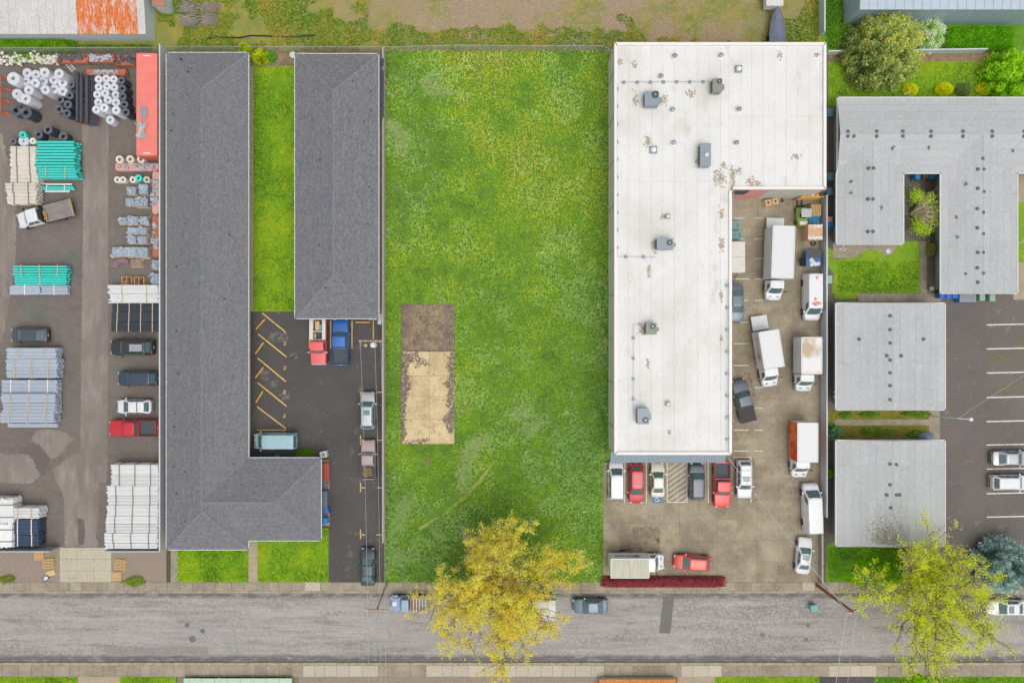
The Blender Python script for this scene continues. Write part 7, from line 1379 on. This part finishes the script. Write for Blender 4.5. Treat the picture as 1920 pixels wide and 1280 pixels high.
def hedge(name, label, x0, y0, x1, y1, h, pal, seed, n, size=.07, cat='hedge', kind=None):
    soft = cat == 'plant'
    rs = np.random.RandomState(seed); a, b = P(x0, y1, h*.8), P(x1, y0, h*.8); cx, cy = (a[0]+b[0])/2, (a[1]+b[1])/2; wx, wy = (b[0]-a[0])/2, (b[1]-a[1])/2; t = thing(name, label, cat, (cx, cy, 0))
    u = rs.uniform(-1, 1, n); v = rs.uniform(-1, 1, n); u, v = (np.sqrt(rs.rand(n))*np.cos(u*np.pi)*(1+.25*np.sin(3*u*np.pi+seed)), np.sqrt(rs.rand(n))*np.sin(u*np.pi)*(1+.2*np.cos(2*u*np.pi+seed))) if soft else (u, v); prof = np.clip((1-np.abs(v)**2)*(1-np.abs(u)**2), 0, 1) if soft else (1-np.abs(v)**4)*(1-np.abs(u)**14); bump = .8+.35*fbm(u*wx+cx, v*wy+cy, .8, seed)
    z = h*np.clip(prof*bump, .12, 1.1)*np.where(rs.rand(n) < .3, rs.rand(n), 1); C0 = np.stack([u*wx*(1+.03*rs.randn(n)), v*wy*(1+.06*rs.randn(n)), z], 1); tt = np.clip(.6*fbm(C0[:, 0]+cx, C0[:, 1]+cy, .5, seed+3)+.4*rs.rand(n), 0, 1)
    foliage('foliage', C0, size*(.6+.8*rs.rand(n)), pal, rs, t, tt); mb = MB(); k = max(3, int(wx))
    for i in range(k): xx = -wx*.9+1.8*wx*i/(k-1); mb.tube((xx, 0, 0), (xx+.1, .05, h*.7), .05, .02, 6)
    mb.build('stems', m_barkd, t); return t
hedge('red_hedge', 'clipped dark red hedge along the street side of the concrete lot', 1131, 1083, 1360, 1103, 1.0, [(92, 36, 46), (136, 58, 68), (160, 84, 90), (122, 52, 56)], 1, 15000, .075)
hedge('green_hedge', 'bright green ivy hedge against the blue warehouse', 1770, 46, 1908, 92, 1.3, [(50, 96, 14), (100, 156, 20), (132, 186, 34)], 2, 15000, .08)
hedge('green_hedge', 'leafy green bramble strip below the rusty shed', -60, 72, 134, 94, 1.1, [(60, 96, 14), (104, 146, 20), (140, 176, 36)], 3, 12000, .09); hedge('green_hedge', 'thin green bramble strip right of the shed brambles', 134, 82, 280, 93, .6, [(70, 96, 30), (104, 130, 40), (130, 150, 60)], 4, 5000, .07)
for i, (a, b, c, d) in enumerate([(1575, 772, 1600, 784), (1610, 772, 1650, 783), (1690, 770, 1745, 784), (1610, 800, 1680, 818), (1700, 806, 1745, 822)]): hedge('ground_plants', f'low green plants in the mossy bed, {ordn(i)} clump', a, b, c, d, .4, [(70, 110, 30), (110, 150, 50), (140, 160, 60)], 30+i, 700, .08, 'plant')
hedge('ivy_patch', 'green ivy spilling over the corner lawn under the lime tree', 1590, 1045, 1690, 1105, .6, [(80, 140, 14), (120, 176, 20), (150, 196, 30)], 41, 9000, .08, 'plant'); hedge('weed_patch', 'bright weeds at the east gravel edge', 230, 1080, 272, 1100, .35, [(110, 136, 40), (146, 164, 56)], 42, 1200, .07, 'plant'); hedge('weed_patch', 'weeds at the left gravel edge', -5, 1078, 26, 1096, .4, [(110, 124, 50), (146, 156, 70)], 43, 800, .07, 'plant')
hedge('weed_patch', 'green weeds growing through the white fittings heap', 2, 100, 110, 118, .5, [(80, 130, 24), (120, 166, 30), (150, 186, 60)], 44, 2600, .08, 'plant')
# ---- grass blades
def tufts(name, pos, h, wd, cols, rs, blades=5, spread=.55):
    n = len(pos); N = n*blades; p = np.repeat(pos, blades, 0)+np.concatenate([rs.randn(N, 2)*.03, np.zeros((N, 1))], 1); hh = np.repeat(h, blades)*(.6+.6*rs.rand(N)); a = rs.rand(N)*6.283; ln = hh*spread*(.4+1.0*rs.rand(N)); ww = np.repeat(wd, blades)
    tip = p+np.stack([np.cos(a)*ln, np.sin(a)*ln, hh], 1); s = np.stack([-np.sin(a)*ww, np.cos(a)*ww, np.zeros(N)], 1); mid = p+(tip-p)*.55+np.stack([np.zeros(N), np.zeros(N), hh*.15], 1)
    V = np.stack([p-s*.6, p+s*.6, mid+s, tip, mid-s], 1).reshape(-1, 3); F = np.arange(5*N).reshape(N, 5); c = np.repeat(np.clip(np.repeat(cols, blades, 0)*(1+.24*rs.randn(N, 1)), .004, 1), 5, 0)
    return stuff(raw(name, V, F, LEAF, c))
def scatter(n, x0, y0, x1, y1, rs, reject=None):
    px = rs.uniform(x0, x1, n); py = rs.uniform(y0, y1, n)
    if reject is not None: k = ~reject(px, py); px, py = px[k], py[k]
    return px, py
rs = np.random.RandomState(3)
px, py = scatter(62000, 723, 97, 1140, 1090, rs, lambda a, b: ((a > 752) & (a < 853) & (b > 569) & (b < 833)) | ((a > 1130) & (b > 858)) | ((np.abs((b-992)-(a-786)*(-.86)) < 8) & (a > 786) & (a < 916)))
x = (px-960)*S; y = (640-py)*S; n1 = fbm(x, y, 9, 1); n2 = fbm(x, y, 2.6, 7); n3 = fbm(x, y, 16, 12)
n4 = fbm(x, y, 1.1, 19); tall = np.clip((n2-.5)*3+(n1-.5)*2.4+(n4-.5)*2.2+.35*np.clip((px-1020)/120, 0, 1)*(py > 420)+.3*(py > 880), 0, 1); centre = np.exp(-((px-930)/150)**2-((py-260)/300)**2)
t_ = np.clip(.42+1.3*(n2-.5)+.9*(n3-.5)-.4*tall+.45*centre*(n3+.2), 0, 1); t_ = np.clip(t_+.35*(n4-.5)+.12*rs.randn(len(px)), 0, 1); cols = mixcol([(122, 154, 76), (144, 174, 70), (166, 190, 66), (188, 202, 72), (202, 188, 108)], t_)*1.66; bl = mixcol([(140, 172, 108), (166, 192, 130), (190, 208, 154)], rs.rand(len(px)))*1.85
cols = cols*(1-tall[:, None]*.5)+bl*tall[:, None]*.5
tufts('meadow_grass', np.stack([x, y, np.zeros(len(x))], 1), (.12+.14*tall)+.06*rs.rand(len(x)), .028+.02*tall, cols, rs, 5, .75)['label'] = 'tall uneven meadow grass on the vacant lot'
px, py = scatter(26000, 296, 0, 1536, 95, rs, lambda a, b: (fbm((a-960)*S, (640-b)*S, 5, 31)+.6*((a > 690) & (a < 1440))*np.clip((75-b)/60, 0, 1) > .62)); x = (px-960)*S; y = (640-py)*S; n2 = fbm(x, y, 4, 33)
cols = 1.4*mixcol([(98, 146, 52), (136, 168, 56), (172, 178, 72), (200, 180, 98)], np.clip(n2*1.5-.25+.15*rs.randn(len(x)), 0, 1)); tufts('rough_grass_tufts', np.stack([x, y, np.zeros(len(x))], 1), .1+.16*n2, np.full(len(x), .03), cols, rs, 4, .8)
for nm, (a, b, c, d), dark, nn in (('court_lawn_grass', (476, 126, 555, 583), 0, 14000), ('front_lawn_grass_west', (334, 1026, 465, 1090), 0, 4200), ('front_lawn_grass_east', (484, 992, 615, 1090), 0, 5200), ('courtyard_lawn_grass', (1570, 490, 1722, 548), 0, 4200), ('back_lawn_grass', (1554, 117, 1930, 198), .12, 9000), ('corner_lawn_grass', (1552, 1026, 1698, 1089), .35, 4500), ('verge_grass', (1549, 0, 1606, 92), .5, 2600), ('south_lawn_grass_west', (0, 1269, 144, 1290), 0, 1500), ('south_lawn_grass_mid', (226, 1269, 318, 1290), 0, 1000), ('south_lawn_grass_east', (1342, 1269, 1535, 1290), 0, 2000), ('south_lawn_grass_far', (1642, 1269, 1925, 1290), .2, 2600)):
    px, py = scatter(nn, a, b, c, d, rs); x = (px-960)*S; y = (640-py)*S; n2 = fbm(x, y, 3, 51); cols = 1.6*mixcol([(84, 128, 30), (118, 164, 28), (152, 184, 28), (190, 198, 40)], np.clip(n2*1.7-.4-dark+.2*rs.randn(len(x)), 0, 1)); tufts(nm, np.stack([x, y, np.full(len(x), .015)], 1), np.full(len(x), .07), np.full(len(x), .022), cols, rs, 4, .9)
for i, (a, b, r) in enumerate([(822, 170, 12), (806, 150, 9), (752, 255, 10), (740, 240, 8), (752, 275, 9), (880, 850, 14), (870, 890, 12), (900, 830, 13), (760, 950, 12), (745, 985, 14), (750, 1040, 15), (975, 775, 12), (1000, 800, 14), (825, 1000, 5)]):     # taller clumps
    k = 420; th = rs.rand()*3.14; gx, gy = rs.randn(k)*r*1.1, rs.randn(k)*r*.6; x = (a+gx*np.cos(th)-gy*np.sin(th)-960)*S; y = (640-b-gx*np.sin(th)-gy*np.cos(th))*S; ok_ = (x > X(724)); x, y = x[ok_], y[ok_]; k = len(x); o = tufts('grass_clump', np.stack([x, y, np.zeros(k)], 1), .2+.14*rs.rand(k), np.full(k, .028), 1.9*mixcol([(146, 176, 108), (170, 194, 130), (190, 208, 150)], rs.rand(k)), rs, 5, .7)
